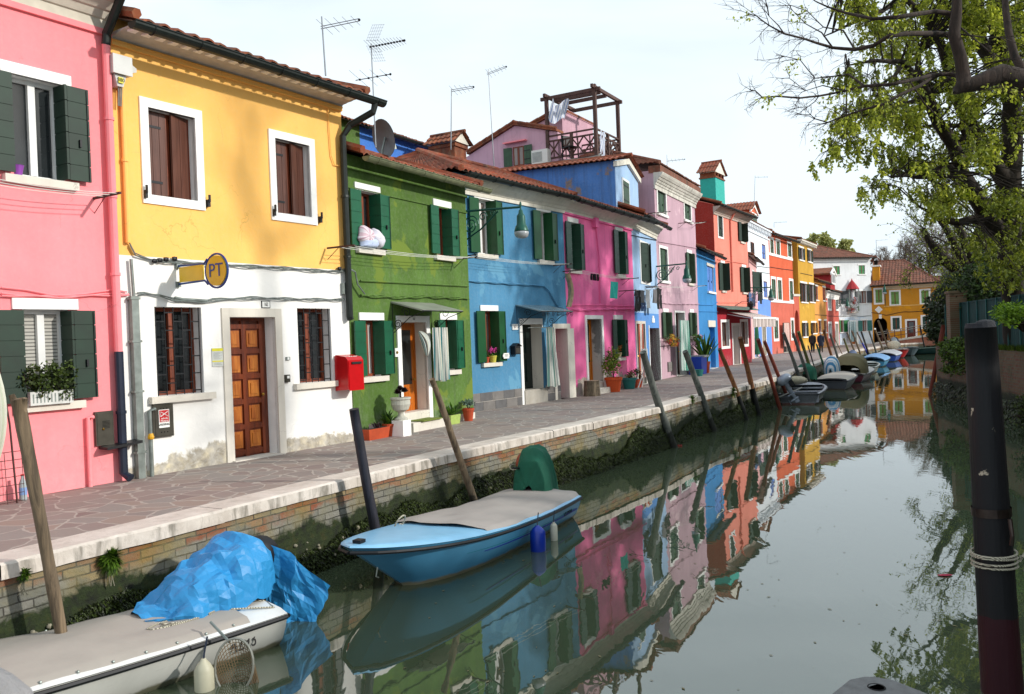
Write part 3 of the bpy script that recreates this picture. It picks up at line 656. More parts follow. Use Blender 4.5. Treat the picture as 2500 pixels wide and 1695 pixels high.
o,ul,zb,ur,zt=meter(H,C,513,1028,1215,612,STEEL); b=MB()
for k in range(6): b.box((ul+(ur-ul)*.35,-.056,zb+(zt-zb)*(.5+k*.04)),(ul+(ur-ul)*.75,-.051,zb+(zt-zb)*(.515+k*.04)),DARK)
b.ball((ul+.1,-.056,zb+(zt-zb)*.48),.018,BRASS,8,5); b.build('vent_slots',o)
H.cable([(0,345),(140,355),(300,383),(450,378),(600,362),(690,368)],.011,PINK,q=C,wob=.012); H.cable([(0,380),(250,392),(440,388),(620,380),(700,380)],.012,PINK,q=C,wob=.012,tw=2)
# ---- yellow and white post office
H=House('house','yellow house with white ground floor and brown shutters beside the coral pink one','house',p_pR,p_yR,7.5); HY=H
YEL=stucco('yellow_render','fcc168',streak=.06,var=.07); WLO=stucco('white_render','eeece8',base=1,streak=.05,var=.04,basetop=.24,under='d8cdb0')
BROWN=wood('shutter_brown','4a281c','6b4234',(10,10,.6),.3,.1)
H.window(B,285,688,1250,583,trim='frame',sill=False,sh='ajar',shm=BROWN,pane='dark',fw=.13)
H.window(B,1100,885,1365,1318,trim='frame',sill=False,sh='ajar',shm=BROWN,pane='dark',fw=.13)
H.window(D,332,523,1098,632,trim=None,grill=True,pane='glass',dp=.26); H.window(D,1247,532,1015,1460,trim=None,grill=True,pane='glass',dp=.26)
DOORW=wood('door_walnut','4a1a09','7a3513',(9,9,.9),.35,.3)
H.doorway(D,808,589,1478,1100,mat=DOORW,m2=wood('door_panel_light','8a3f12','c47a30',(9,9,.9),.35,.3),kind='panel',dp=.3,tw=.14,tm=STONE,rev=WHITE)
zb=H.uz(D(800,238))[1]; ut,zt=H.uz(B(1505,672)); zc=zt-.02
H.wall(zc+.3,[(0,WLO),(zb,YEL)])
b=MB(); b.box((0,-.045,zc-.09),(H.L,-.0,zc-.01),YEL); b.box((0,-.06,zc-.035),(H.L,-.0,zc-.02),YEL); b.build('moulding',H.root)
GREYC=plain('cornice_greyish','c2bcb4',.8,var=.12); zg=H.uz(B(1640,610),-.62)[1]
H.cornice(zc-.005,zg+.02,.0,H.L+.0,GREYC,out=.44)
# white trapezoids: sunlight between tile shadows, built as shapes on the soffit
b=MB(); k=0
while k*.21<H.L-.1: b.prism([(.05+k*.21,-.32,zg-.02),(.17+k*.21,-.32,zg-.02),(.14+k*.21,-.49,zg-.02),(.08+k*.21,-.49,zg-.02)],(0,0,.05),WHITE); k+=1
b.build('soffit_sun_gaps',H.root)
H.roof(zg+.05,-.02,H.L+.12,TR,over=.58,slope=.34,cw=.235,rl=.4); H.gutter(zg,-.1,H.L+.42,.66,r=.095)
uu=H.L-.08
H.pipe([(H.L+.2,-.66,zg-.06),(H.L+.18,-.62,zg-.22),(H.L+.02,-.2,zg-.42),(uu,-.1,zg-.62),(uu,-.1,H.uz(D(1590,590))[1]),(uu+.02,-.1,H.uz(D(1590,590))[1]-.05)],.062,DKTEAL)
# conduit column at left, cables
u0,_=H.uz(D(185,460)); b=MB(); b.box((u0-.06,-.1,0),(u0+.05,-.01,H.uz(D(185,460))[1]),GALV)
for z in(.35,1.2,1.9,2.5): b.box((u0-.08,-.11,z),(u0+.07,-.005,z+.03),GALV)
b.build('conduit',H.root); H.pipe([(u0,-.06,H.uz(D(170,465))[1]),(u0-.02,-.06,H.uz(D(160,220))[1])],.022,GALV,'conduit_pipe')
up,zp=H.uz(B(110,505)); H.pipe([(up,-.05,zp),(up-.005,-.05,H.uz(B(150,1560))[1])],.035,YEL,'cable_duct')
H.cable([(165,120),(200,185),(290,215),(400,228),(560,238),(800,252),(960,262),(1160,272),(1400,290),(1500,292),(1565,280)],.010,GALV,q=D,wob=.012,tw=3)
H.cable([(215,440),(260,432),(350,445),(460,475),(600,490),(700,475),(940,462),(1200,470),(1480,475),(1540,470)],.009,GALV,q=D,wob=.012,tw=3)
H.cable([(455,468),(500,478),(660,488)],.028,GALV,q=D); 
b=MB()
for x,y in((320,232),(355,228),(395,222),(450,218),(1508,280)):
    u,z=H.uz(D(x,y)); b.ball((u,-.05,z),(.045,.03,.035),BLACK,8,6); b.box((u-.03,-.07,z-.02),(u+.03,-.03,z+.03),BLACK)
u,z=H.uz(D(1543,405)); b.box((u-.06,-.07,z-.11),(u+.05,0,z+.09),GALV); b.build('junction_boxes',H.root)
H.cable([(1560,280),(1600,300),(1615,380),(1660,440)],.014,GALV,q=D,d=-.08,tw=2)
H.cable([(1390,672),(1440,690),(1445,800),(1460,1000),(1480,1060),(1540,1072)],.010,YEL,q=B,d=-.03)
u1,z1=H.uz(D(305,1180)); u0,_=H.uz(D(285,1190)); H.pipe([(u1+.05,-.04,z1),(u0,-.06,z1-.02),(u0,-.06,0)],.03,GALV,'gas_pipe')
b=MB(); zz=H.uz(D(290,1358))[1]; b.lathe([(.04,-.03),(.045,0),(.03,.05)],plain('valve_yellow','d9a010',.5),10,(u0,-.07,zz)); b.build('valve',H.root)
o,ul,zb2,ur,zt2=meter(H,D,314,1155,1365,440,STEEL)
b=MB(); cx=(ul+ur)/2; 
for dx in(-.05,0,.05):
    for z in(zt2-.06,zb2+.07): b.lathe([(.009,0),(.009,.004)],DARK,8,(0,0,0)) if False else b.box((cx+dx-.008,-.056,z-.008),(cx+dx+.008,-.051,z+.008),DARK)
b.build('vent_holes',o)
RED=plain('sticker_red','c0141c',.5,var=.05); INK=plain('ink_black','141414',.7); PAPER=plain('paper_white','e8e8e4',.7,var=.03)
b=MB(); w2=.085; z0=(zb2+zt2)/2; b.box((cx-w2,-.056,z0-.1),(cx+w2,-.052,z0+.16),PAPER); b.box((cx-w2+.01,-.059,z0-.02),(cx+w2-.01,-.055,z0+.15),RED)
b.tube([(cx-.06,-.061,z0+.06),(cx-.06,-.061,z0+.13),(cx+.06,-.061,z0+.06),(cx+.06,-.061,z0+.13),(cx-.06,-.061,z0+.06)],.006,PAPER,4); s_=b.build('warning_sticker',o)
text('valvola\nMetano',.04,PAPER,s_,(cx,-.0605,z0+.015)); text('MANOVRARE SOLO\nIN CASO D\'INCENDIO',.017,INK,s_,(cx,-.0585,z0-.055))
# ---- green house
p_gR=base(Fq(1265,1281)); H=House('house','green house with emerald panelled shutters and an awning over the door','house',tuple(Vector(p_yR)+dy*.02),p_gR,5.5); HG=H
GRN=stucco('green_render','4f6e2a',streak=.45,var=.3,patch='6c8034',pth=.57)
GR2=GRN
def shut(H,q,xl,yt,yb,xr,m,lw=.3,style='plank',pane='curt',**k): return H.window(q,xl,yt,yb,xr,sh='bifold',shm=m,lw=lw,style=style,pane=pane,**k)
shut(H,E_,262,752,1245,405,BGREEN,.31,pane='glass',fr=FWOOD); shut(H,E_,925,885,1310,1022,BGREEN,.29)
shut(H,Fq,247,382,905,395,BGREEN,.31,pane='lace'); shut(H,Fq,978,378,845,1072,BGREEN,.27,pane='lace')
ul,_,ur,zt=H.rect(Fq,585,402,1225,818); OAK=wood('door_oak','a34a0c','d1781e',(9,9,.9),.35,.2)
H.doorway(None,0,0,0,0,r4=(ul,0.0,ur,zt),mat=OAK,kind='glazed',dp=.34,step=.36,tw=.13)
u,zm=H.uz(E_(150,560)); u,ze=H.uz(E_(700,565),-.4); _,zeb=H.uz(E_(1140,705),-.4); ze=(ze+zeb)/2
H.wall(ze+.12,[(0,GRN)],u0=0,gable=.9)
b=MB(); zm=(zm+H.uz(E_(1150,780))[1])/2; b.box((0,-.05,zm-.05),(H.L,-.0,zm),GRN); b.box((0,-.03,zm-.4),(H.L,0,zm-.37),GRN); b.build('moulding',H.root)
MOSSG=plain('gutter_mossy','6f7357',.6,.3,var=.3,sc=6); H.roof(ze+.03,.0,H.L+.08,TO,over=.4,slope=.36,half=2.0); H.gutter(ze,.04,H.L+.25,.48,MOSSG,.085)
H.cable([(215,150),(400,160),(600,170),(800,160),(1000,172),(1205,180)],.012,GRN,q=Fq,wob=.014,tw=3); H.cable([(215,22),(1205,72)],.018,GRN,q=Fq)
b=MB(); b.box((0,-.035,-.05),(ul-.14,-.001,.14),STONE); b.build('plinth',H.root); b=MB(); b.box((ur+.16,-.035,-.05),(H.L,-.001,.14),STONE); b.build('plinth',H.root)
# ---- blue house
p_bL=Vector(base(Hq(270,1425))); p_bR=Vector(base(Hq(1274,1277))); db=(p_bR-p_bL).normalized()
H=House('house','blue house with dark green shutters and a grey tiled plinth','house',tuple(p_bL-db*.5),tuple(p_bR),6); HB=H
BLU=stucco('blue_render','4a86ac',streak=.2,var=.12,patch='6399b8',pth=.6)
shut(H,G,278,457,1050,425,EGREEN,.36,'flat',fr=FWHITE,pane='brown'); shut(H,G,938,592,1120,1035,EGREEN,.34,'flat',fr=FWHITE,pane='brown')
shut(H,Hq,345,346,905,470,EGREEN,.32,'flat',pane='curt')
ul,_,ur,zt=H.rect(Hq,757,492,1248,970); zs=.38
DGD=plain('door_dark_green','0c1f1c',.35,var=.2)
H.holes.append((ul,.0,ur,zt,.4,STONE))
b=MB(); b.box((ul-.12,-.03,0),(ul,.05,zt+.16),WHITE).box((ur,-.028,zt-.1),(ur+.03,.05,zt+.16),WHITE).box((ul,-.03,zt),(ur,.05,zt+.16),WHITE); b.box((ul-.02,-.06,-.05),(ur+.1,.4,zs),stucco('door_sill_stone','a8a297',streak=.3)); b.build('door_frame',H.root)
b=MB(); b.box((ul,.36,zs),(ur,.4,zt),DGD); b.box((ul+.12,.34,zs+.2),(ul+.3,.361,zs+.8),DGD); b.box((ul+.12,.34,zs+1.0),(ul+.3,.361,zt-.2),DGD); b.box((ur-.3,.34,zs+1.0),(ur-.12,.361,zt-.2),DGD); b.box((ur-.3,.34,zs+.2),(ur-.12,.361,zs+.8),DGD); b.build('door',H.root)
zpt=.45; b=MB(); GT=[plain('plinth_tile_a','605f60',.5,var=.15),plain('plinth_tile_b','76726f',.5,var=.15)]
def tilerow(u0,u1):
    for r in range(2):
        u=u0-(.12 if r else 0)
        k=0
        while u<u1:
            a=max(u,u0)+.006; c=min(u+.5,u1)-.006
            if c>a: b.box((a,-.025,r*zpt/2+.004),(c,0,(r+1)*zpt/2-.004),GT[(k+r)%2])
            u+=.5;k+=1
    b.box((u0,-.018,0),(u1,0,zpt-.01),STONE)
tilerow(.3,ul-.13); b.build('plinth',H.root); b=MB(); tilerow(ur+.11,H.L-.5); b.build('plinth',H.root)
# passage opening at the boundary
ma,_,mc,mz=H.rect(Hq,1108,538,1262,1268); MAG=plain('magenta_passage','b3145a',.8,var=.12); 
H.holes.append((ma,0,H.L-.06,mz,.36,MAG))
_,zc0=H.uz(G(900,560)); _,zgB=H.uz(G(1000,372),-.45); zc0=min(zc0,H.uz(G(125,400))[1]+.05)
CRM=stucco('cornice_plaster','e2ddd0',streak=.35,var=.08)
H.wall(zgB+.1,[(0,BLU)])
b=MB(); b.box((ma,.34,0),(H.L-.06,.36,mz),MAG); b.box((ma-.12,-.04,0),(ma,.03,mz+.14),STONE); b.box((ma,-.04,mz),(H.L+.12,.03,mz+.14),STONE); b.box((H.L-.061,-.045,0),(H.L+.3,.6,mz),CRM); b.build('passage_frame',H.root)
H.cornice(zc0,zgB-.02,.35,H.L+.02,CRM,out=.34,steps=3)
H.roof(zgB+.04,-.25,H.L+.0,TO,over=.42,slope=.4,half=2.3,hipL=1.6); H.gutter(zgB,-.1,H.L+.0,.5,r=.09)
H.cable([(165,20),(400,35),(600,50),(800,62),(980,72),(1040,130),(1140,300),(1235,325)],.014,BLU,q=Hq,wob=.01,tw=3)
# ---- hot pink house
p_hR=base(Hq(1995,1150)); H=House('house','hot pink house with dark green shutters between the blue house and the pale blue one','house',tuple(p_bR),p_hR,6); HH=H
HPK=stucco('hot_pink_render','f26fa8',base=1,streak=.25,var=.1,basetop=.55,patch='ee86ac',pth=.62,under='b5b2ae')
shut(H,G,1265,708,1222,1338,DGREEN,.34,fr=FWHITE,tm=WHITE); shut(H,G,1770,797,1270,1815,DGREEN,.34,fr=FWHITE)
shut(H,Hq,1755,437,850,1818,DGREEN,.32,fr=FWOOD)
ul,_,ur,zt=H.rect(Hq,1450,434,1130,1608); OAK2=wood('door_honey','b3590a','d98419',(9,9,.9),.35,.2)
H.doorway(None,0,0,0,0,r4=(ul,0,ur,zt),mat=OAK2,kind='glazed',dp=.42,step=.34,tw=.12,rev=stucco('peeling_reveal','8f8c8a',streak=.5,var=.3,patch='c2bdb8',pth=.5))
_,zc0=H.uz(G(1165,612)); _,z2=H.uz(G(1930,768)); zc0=(zc0+z2)/2; zgP=zgB-.12; _,zgP=H.uz(G(1700,568),-.45)
H.wall(zgP+.1,[(0,HPK)]); H.cornice(zc0,zgP-.03,-.0,H.L+.03,CRM,out=.32,steps=3)
b=MB(); b.box((0,-.05,zc0-.06),(H.L,-.0,zc0-.002),HPK); u,z=H.uz(G(1530,725)); b.box((u-.14,-.14,z-.14),(u+.1,0,z+.16),HPK); b.build('moulding',H.root)
H.roof(zgP+.04,.0,H.L+.9,TO,over=.42,slope=.4,half=2.3); H.gutter(zgP,.02,H.L+1.3,.5,r=.09)
H.cable([(1545,770),(1580,1100),(1590,1576)],.016,HPK,q=G,tw=2); H.cable([(1235,320),(1400,335),(1700,322),(1985,320)],.014,HPK,q=Hq,wob=.012,tw=3); H.cable([(1235,290),(1590,285),(1950,298)],.014,HPK,q=Hq)
# ---- pale blue house
p_lR=base(J(562,1362)); H=House('house','narrow pale blue house with black shutters half open, laundry over its door','house',p_hR,p_lR,5.5); HL=H
LBL=stucco('pale_blue_render','a4c3e6',streak=.3,var=.08); LB2=stucco('blue_lower_render','5a92d6',base=.5,streak=.2,var=.1)
H.window(I,305,1055,1500,398,trim='frame',sill=False,sh='front',shm=BLKGREEN,pane='dark',fw=.12)
r4=H.rect(J,250,692,1120,358); H.doorway(None,0,0,0,0,r4=(r4[0]+.1,0,r4[2],r4[3]),kind='dark',dp=.35,tm=STONE,tw=.1)
r4=H.rect(J,412,745,1365,535); H.holes.append((r4[0],0,min(r4[2],H.L-.1),r4[3],.9,stucco('passage_pink','a86478',streak=.3)))
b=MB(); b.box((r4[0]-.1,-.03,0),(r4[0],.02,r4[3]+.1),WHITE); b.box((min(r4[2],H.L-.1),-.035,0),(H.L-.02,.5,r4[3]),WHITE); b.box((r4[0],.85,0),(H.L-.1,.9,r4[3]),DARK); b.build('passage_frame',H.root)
_,zbb=H.uz(J(300,560)); _,zeL=H.uz(I(480,800),-.35)
H.wall(zeL+.1,[(0,LB2),(zbb,LBL)]); H.cornice(H.uz(I(210,870))[1]-.02,zeL,.03,H.L,CRM,out=.28); H.roof(zeL+.04,H.L*.0+.2,H.L+.25,TO,over=.42,slope=.4,half=2.0); H.gutter(zeL,.1,H.L+.4,.5)
u,z=H.uz(J(462,648)); b=MB(); b.box((u-.22,-.03,z-.1),(u+.22,-.001,z+.06),WHITE); b.box((u-.14,-.028,z+.05),(u+.12,-.001,z+.16),WHITE); b.build('plaque',H.root)
H.cable([(200,960),(350,990),(500,1020)],.012,BLACK,q=I)
# ---- lilac tall house
p_iR=base(J(1037,1268)); H=House('house','tall lilac house with white cornice and olive shutters','house',p_lR,p_iR,5.5); HI=H
LIL=stucco('lilac_render','c3a0ae',streak=.45,var=.1,patch='d2b3bd',pth=.6)
for a in((510,385,685,608),(832,487,765,908),(540,1107,1500,628)): H.window(I,*a,trim='frame',sill='w',sh='closed',shm=OLIVE,style='flat',pane='dark',fw=.11)
shut(H,I,875,1167,1535,916,OLIVE,.34,'flat',fr=FWOOD); shut(H,J,592,552,870,634,OLIVE,.34,'flat'); shut(H,J,910,557,845,940,OLIVE,.3,'flat')
r4=H.rect(J,725,557,1290,835); H.doorway(None,0,0,0,0,r4=(r4[0],0,r4[2],r4[3]),kind='dark',dp=.35,tm=WHITE,tw=.08,rev=WHITE)
_,zt=H.uz(I(930,490)); _,zt2=H.uz(I(500,335)); _,ztop=H.uz(I(940,375),-.3); _,zt3=H.uz(I(500,200),-.3); ztop=(ztop+zt3)/2; zc=(zt+zt2)/2-.35; 
CG=stucco('cornice_grey','d6d2c8',streak=.8,var=.2)
H.wall(ztop+.1,[(0,LIL)]); H.cornice(ztop-.62,ztop,-.05,H.L+.05,CG,out=.34,steps=4)
b=MB(); b.box((-.02,-.28,ztop),(H.L+.1,.2,ztop+.28),TD); b.build('eaves_course',H.root)
H.roof(ztop+.3,-.1,H.L+.1,TD,over=.3,slope=.38,hipL=1.4); H.cable([(520,1035),(760,1075),(985,1115)],.014,LIL,q=I); H.cable([(555,440),(700,455),(1010,455)],.014,LIL,q=J,wob=.012,tw=2)
o,*_=meter(H,J,635,1155,1270,690,plain('vent_grey','7b7673',.7),'vent')
# ---- small bright blue house
p_sR=base(J(1258,1213)); H=House('house','low bright blue house squeezed between the lilac and the salmon house','house',p_iR,p_sR,5); HS=H
BBL=stucco('bright_blue_render','2f83c2',streak=.3,var=.15)
PERI=plain('shutter_periwinkle','4f82d0',.5,var=.1)
H.window(I,1112,1322,1630,1190,trim='lintel',sill='w',sh='closed',shm=PERI,style='flat',pane='dark',tm=STONE)
r4=H.rect(J,1135,732,1215,1205); H.doorway(None,0,0,0,0,r4=(r4[0],0,r4[2],r4[3]),kind='panel',mat=BBL,dp=.3,trim=False,rev=BBL)
b=MB(); b.box((r4[0]-.25,-.04,r4[3]),(r4[2]+.1,.02,r4[3]+.32),STONE); b.build('lintel',H.root)
_,ze=H.uz(I(1100,1148),-.35); H.wall(ze+.1,[(0,BBL)]); H.roof(ze+.03,0,H.L,TR,over=.4,slope=.38,half=1.8); H.gutter(ze,.0,H.L+.25,.48); H.cable([(1015,465),(1180,470),(1235,430)],.014,BBL,q=J); H.cable([(1015,545),(1240,550)],.012,BBL,q=J)
# ---- salmon house with crimson shop floor
p_rR=base(J(1652,1156)); H=House('house','tall salmon house with a crimson ground floor and striped awning','house',p_sR,p_rR,6); HR=H
SAL=stucco('salmon_render','ec8a78',streak=.25,var=.1); CRI=stucco('crimson_render','a81128',streak=.15,var=.08)
H.window(I,1240,705,970,1293,trim='frame',sill=False,sh='closed',shm=BLKGREEN,pane='dark',style='flat',fw=.1)
shut(H,I,1510,803,1035,1545,BLKGREEN,.45,'flat'); shut(H,I,1282,1290,1625,1312,BLKGREEN,.5,'flat'); shut(H,I,1535,1340,1645,1570,BLKGREEN,.45,'flat')
H.window(J,1284,675,965,1368,trim='frame',sill=False,pane='brown',fr=FWOOD,fw=.14); H.window(J,1518,668,942,1592,trim='frame',sill=False,pane='brown',fr=FWOOD,fw=.14)
r4=H.rect(J,1416,715,1170,1495); H.doorway(None,0,0,0,0,r4=(r4[0],0,r4[2],r4[3]),kind='glazed',mat=FWOOD,dp=.4,tw=.13,rev=WHITE)
_,zbb=H.uz(J(1300,505)); _,zc=H.uz(I(1400,690)); _,ze=H.uz(I(1400,640),-.4)
H.wall(ze+.1,[(0,CRI),(zbb,SAL)],gable=1.05); b=MB(); RSD=stucco('red_paint_and_shade','a02c22',streak=.2,var=.12); b.box((-.012,.01,0),(-.003,6,ze+.08),RSD); b.prism([(-.012,.01,ze+.08),(-.012,6,ze+.08),(-.012,3,ze+1.1)],(.009,0,0),RSD); b.build('side_wall',H.root); H.cornice(ze-.42,ze-.02,-.05,H.L+.03,stucco('cornice_brownish','b9a79c',streak=.3),out=.35); H.roof(ze+.03,-.05,H.L+.05,TR,over=.42,slope=.35); H.gutter(ze,-.05,H.L+.3,.5)  # side panel: deeper red paint, with some of the side's shade in its colour
u,_=H.uz(I(1385,900)); H.pipe([(u,-.3,ze-.1),(u,-.06,ze-.5),(u,-.06,zbb+.9)],.05,SAL); H.cable([(1235,1250),(1590,1305)],.02,SAL,q=I); H.cable([(1240,440),(1600,440)],.014,SAL,q=J)
b=MB(); b.prism([(0,0,zbb+.08),(0,-.55,zbb-.1),(0,-.55,zbb-.06),(0,0,zbb+.14)],(H.L,0,0),plain('ledge_copper','4d6a60',.6,var=.25)); b.build('ledge',H.root)
# ---- small pale pink house
p0=base((1837,877)); p1=base(J(1745,1086)); H=House('house','low pale pink house with a green door curtain beside the salmon house','house',p0,p1,5); HK=H
PPK=stucco('pale_pink_render','efb3b2',streak=.2,var=.07)
H.window(I,1655,1398,1730,1700,trim='lintel',sill='w',sh='front',shm=BLKGREEN,pane='dark')
r4=H.rect(J,1672,680,1100,1712); H.doorway(None,0,0,0,0,r4=(r4[0],0,r4[2],r4[3]),kind='dark',dp=.4,tw=.1)
_,ze=H.uz(I(1660,1205),-.35); H.wall(ze+.1,[(0,PPK)]); H.roof(ze+.03,-1,H.L+.15,TR,over=.4,half=2); H.gutter(ze,-.5,H.L+.3,.46)
# ---- white over periwinkle house
p2=base(J(1900,1060)); H=House('house','tall white house with periwinkle blue ground floor and blue shutters','house',p1,p2,6); HW=H
WHB=stucco('white_blue_render','e9eef4',streak=.2,var=.05); PWI=stucco('periwinkle_render','6a96e0',streak=.15,var=.07)
p0w=H
SKB=plain('shutter_sky_blue','5c8fe0',.5,var=.08)
for q,a in((I,(1772,1060,1240,1814)),(J,(1792,178,375,1836))): H.window(q,*a,trim=None,sill=False,sh='closed',shm=SKB,style='flat',pane='dark',dp=.1)
r4=H.rect(J,1770,665,1060,1815); H.doorway(None,0,0,0,0,r4=(r4[0],0,r4[2],r4[3]),kind='panel',mat=plain('door_cream','cfc4b0',.6),dp=.3,tw=.12)
_,zbb=H.uz(J(1800,395)); _,ze=H.uz(I(1850,895),-.3); 
H.holes=[h for h in H.holes]
H.wall(ze+.05,[(0,PWI),(zbb,WHB)],u0=-7.5)
b=MB(); u=-7.5
while u<H.L: b.box((u,-.22,ze-.32),(u+.22,0,ze-.08),WHB); u+=.55
b.box((-7.5,-.3,ze-.08),(H.L,0,ze+.03),WHB); b.box((-7.5,-.08,ze-.6),(H.L,-.001,ze-.5),WHB); b.build('dentil_cornice',H.root)
for a in((1634,1032,1170,1679),): H.window(I,*a,trim=None,sill=False,sh='closed',shm=SKB,style='flat',pane='dark',dp=.1,hole=False)
H.roof(ze+.05,-7.6,H.L,TR,over=.3,slope=.33); H.cable([(1715,1330),(1865,1350)],.02,GALV,q=I); H.cable([(1715,1400),(1865,1418)],.02,GALV,q=I)
# ---- orange house
p3=base(Sq(662,967)); H=House('house','orange red house with paired white framed windows and green shutters','house',p2,p3,6.5); HO=H
ORG=stucco('orange_render','d8603a',streak=.4,var=.12); ORL=stucco('orange_lower_render','cc6450',streak=.3,var=.1); SG=plain('shutter_sea_green','2c6b52',.5,var=.15)
for a in((122,268,405,155),(184,285,420,219),(301,308,440,335),(136,668,868,176),(199,678,878,236),(319,688,880,351),(161,1088,1275,201),(336,1088,1268,360)): H.window(K,*a,trim='frame',sill=False,sh='closed',shm=SG,style='flat',pane='dark',dp=.1,fw=.2)
r4=H.rect(K,250,1112,1400,322); H.doorway(None,0,0,0,0,r4=(r4[0],0,r4[2],r4[3]),kind='dark',dp=.4,trim=False)
_,zbb=H.uz(K(200,905)); _,ze=H.uz(K(200,228),-.35); H.wall(ze+.1,[(0,ORL),(zbb,ORG)]); H.roof(ze+.05,0,H.L,TR,over=.42,slope=.36); H.gutter(ze,.0,H.L+.4,.5,r=.12)
b=MB(); z=H.uz(K(200,428))[1]; b.box((0,-.05,z-.16),(H.L,-.001,z+.03),WHITE); z=H.uz(K(200,890))[1]; b.box((0,-.05,z-.14),(H.L,-.001,z+.03),WHITE); b.build('string_course',H.root)
H.cable([(120,548),(240,568),(355,582)],.02,BLACK,q=K)
# ---- yellow house beyond the passage
p4=base((1955.4,857.3)); p5=base(K(592,1378)); H=House('house','tall mustard yellow house beyond the arched passage','house',p4,p5,7); HZ=H
MUS=stucco('mustard_render','c9992e',streak=.35,var=.12,patch='d8b04a',pth=.62)
for a,c in(((414,346,470,459),.5),((503,370,490,540),.5),((431,707,900,494),.5),((518,720,900,566),.5),((452,1112,1255,494),.5),((541,1112,1220,588),.5)):
    H.window(K,*a,trim='lintel',sill='w',sh='open',shm=BLKGREEN,style='flat',pane='dark',lw=.3)
_,ze=H.uz(K(480,292),-.35); H.wall(ze+.1,[(0,MUS)])
b=MB(); u=0
while u<H.L: b.box((u,-.35,ze-.2),(u+.2,0,ze),STONE); u+=.5
b.box((-.05,-.4,ze-.02),(H.L,0,ze+.1),STONE); b.build('dentil_cornice',H.root)
H.roof(ze+.1,-.05,H.L,TR,over=.38,slope=.2); H.cable([(430,610),(550,635)],.02,BLACK,q=K)
# passage wall between
H=House('passage_wall','orange wall with an arched passage between the orange and mustard houses','wall',tuple(Vector(p3)-Vector((.1,.2))),tuple(Vector(p3)+(Vector(p4)-Vector(p3))*1.0),1.0)
_,zt=H.uz(K(370,845)); b=MB()
LW=H.L; za=H.uz(K(400,985))[1]; nA=10; P=[(0.15,0,0)]
arc=[(LW/2+(LW/2-.15)*math.cos(math.pi*(1-k/nA)),0,za-.7+.7*math.sin(math.pi*(1-k/nA))) for k in range(nA+1)]
b.prism([(0,0,0),(0,0,zt),(LW,0,zt),(LW,0,0),(LW-.15,0,0)]+arc[::-1]+[(.15,0,0)],(0,.5,0),ORL); b.build('arch',H.root)
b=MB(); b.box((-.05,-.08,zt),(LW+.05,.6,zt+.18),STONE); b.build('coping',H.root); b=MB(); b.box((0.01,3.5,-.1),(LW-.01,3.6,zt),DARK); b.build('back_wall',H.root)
# ---- small orange house
p6=base((2020.5,847.6)); H=House('house','low bright orange house with brown shutters behind the two walkers','house',p5,p6,5); HQ=H
ORB=stucco('tangerine_render','dd9848',streak=.2,var=.08)
for a in((582,740,880,606),(654,750,885,684)): H.window(K,*a,trim='lintel',sill='w',sh='closed',shm=FWOOD,style='flat',pane='dark',dp=.1)
for a in((614,1090,1212,640),(670,1092,1210,694)): H.window(K,*a,trim='lintel',sill='w',sh='closed',shm=FWOOD,style='flat',pane='dark',dp=.1)
_,ze=H.uz(K(630,690),-.35); H.wall(ze+.1,[(0,ORB)]); H.roof(ze+.03,0,H.L,TR,over=.4,half=2); H.gutter(ze,0,H.L+.3,.5,r=.12); H.cable([(580,1030),(700,1040)],.02,BLACK,q=K)
# ---- small red house with dormer tower
p7=base((2050.6,842.6)); H=House('house','low brick red house with a narrow red dormer above its roof','house',p6,p7,5); HT=H
RDB=stucco('brick_red_render','c0584a',streak=.2,var=.08); RDD=stucco('dark_red_render','9c2026',streak=.2,var=.08)
for a in((707,838,968,738),(787,845,972,811),(714,1122,1250,744)): H.window(K,*a,trim='frame',sill=False,pane='curt',fr=FWHITE,fw=.2)
r4=H.rect(K,783,1122,1320,812); H.doorway(None,0,0,0,0,r4=(r4[0],0,r4[2],r4[3]),kind='panel',mat=FWHITE,dp=.3,tw=.2)
_,ze=H.uz(K(760,790),-.35); H.wall(ze+.1,[(0,RDB)]); H.cornice(ze-.75,ze,0,H.L,WHITE,out=.2); H.roof(ze+.03,0,H.L,TR,over=.4,half=2); H.gutter(ze,0,H.L+.3,.5,r=.12); H.cable([(705,1045),(830,1048)],.02,BLACK,q=K)
ua,_=H.uz(K(735,700),.1); ub,_=H.uz(K(780,700),.1); _,zt=H.uz(K(735,600),.1); _,zap=H.uz(K(758,575),.1)
b=MB(); b.box((ua,.1,ze-.2),(ub,4.6,zt),RDD); b.prism([(ua,.1,zt),(ub,.1,zt),((ua+ub)/2,.1,zap+.1)],(0,4.5,0),RDD); ot=b.build('dormer',H.root)
b=MB(); mu=(ua+ub)/2; b.prism([(ua-.3,-.1,zt-.1),(mu,-.1,zap+.15),(ub+.3,-.1,zt-.1),(ub+.3,-.1,zt-.28),(mu,-.1,zap-.1),(ua-.3,-.1,zt-.28)],(0,.15,0),WHITE); b.prism([(ua-.35,0.1,zt-.1),(mu,.1,zap+.22),(ub+.35,.1,zt-.1),(ub+.3,.1,zt-.26),(mu,.1,zap+.04),(ua-.3,.1,zt-.26)],(0,4.7,0),TR); b.build('dormer_roof',ot)
H.window(K,745,618,710,768,trim='frame',sill=False,pane='glass',fr=FWHITE,hole=False,fw=.12,name='dormer_window',r4=((ua+.35),H.uz(K(745,710),.1)[1],(ub-.35),H.uz(K(745,618),.1)[1]))
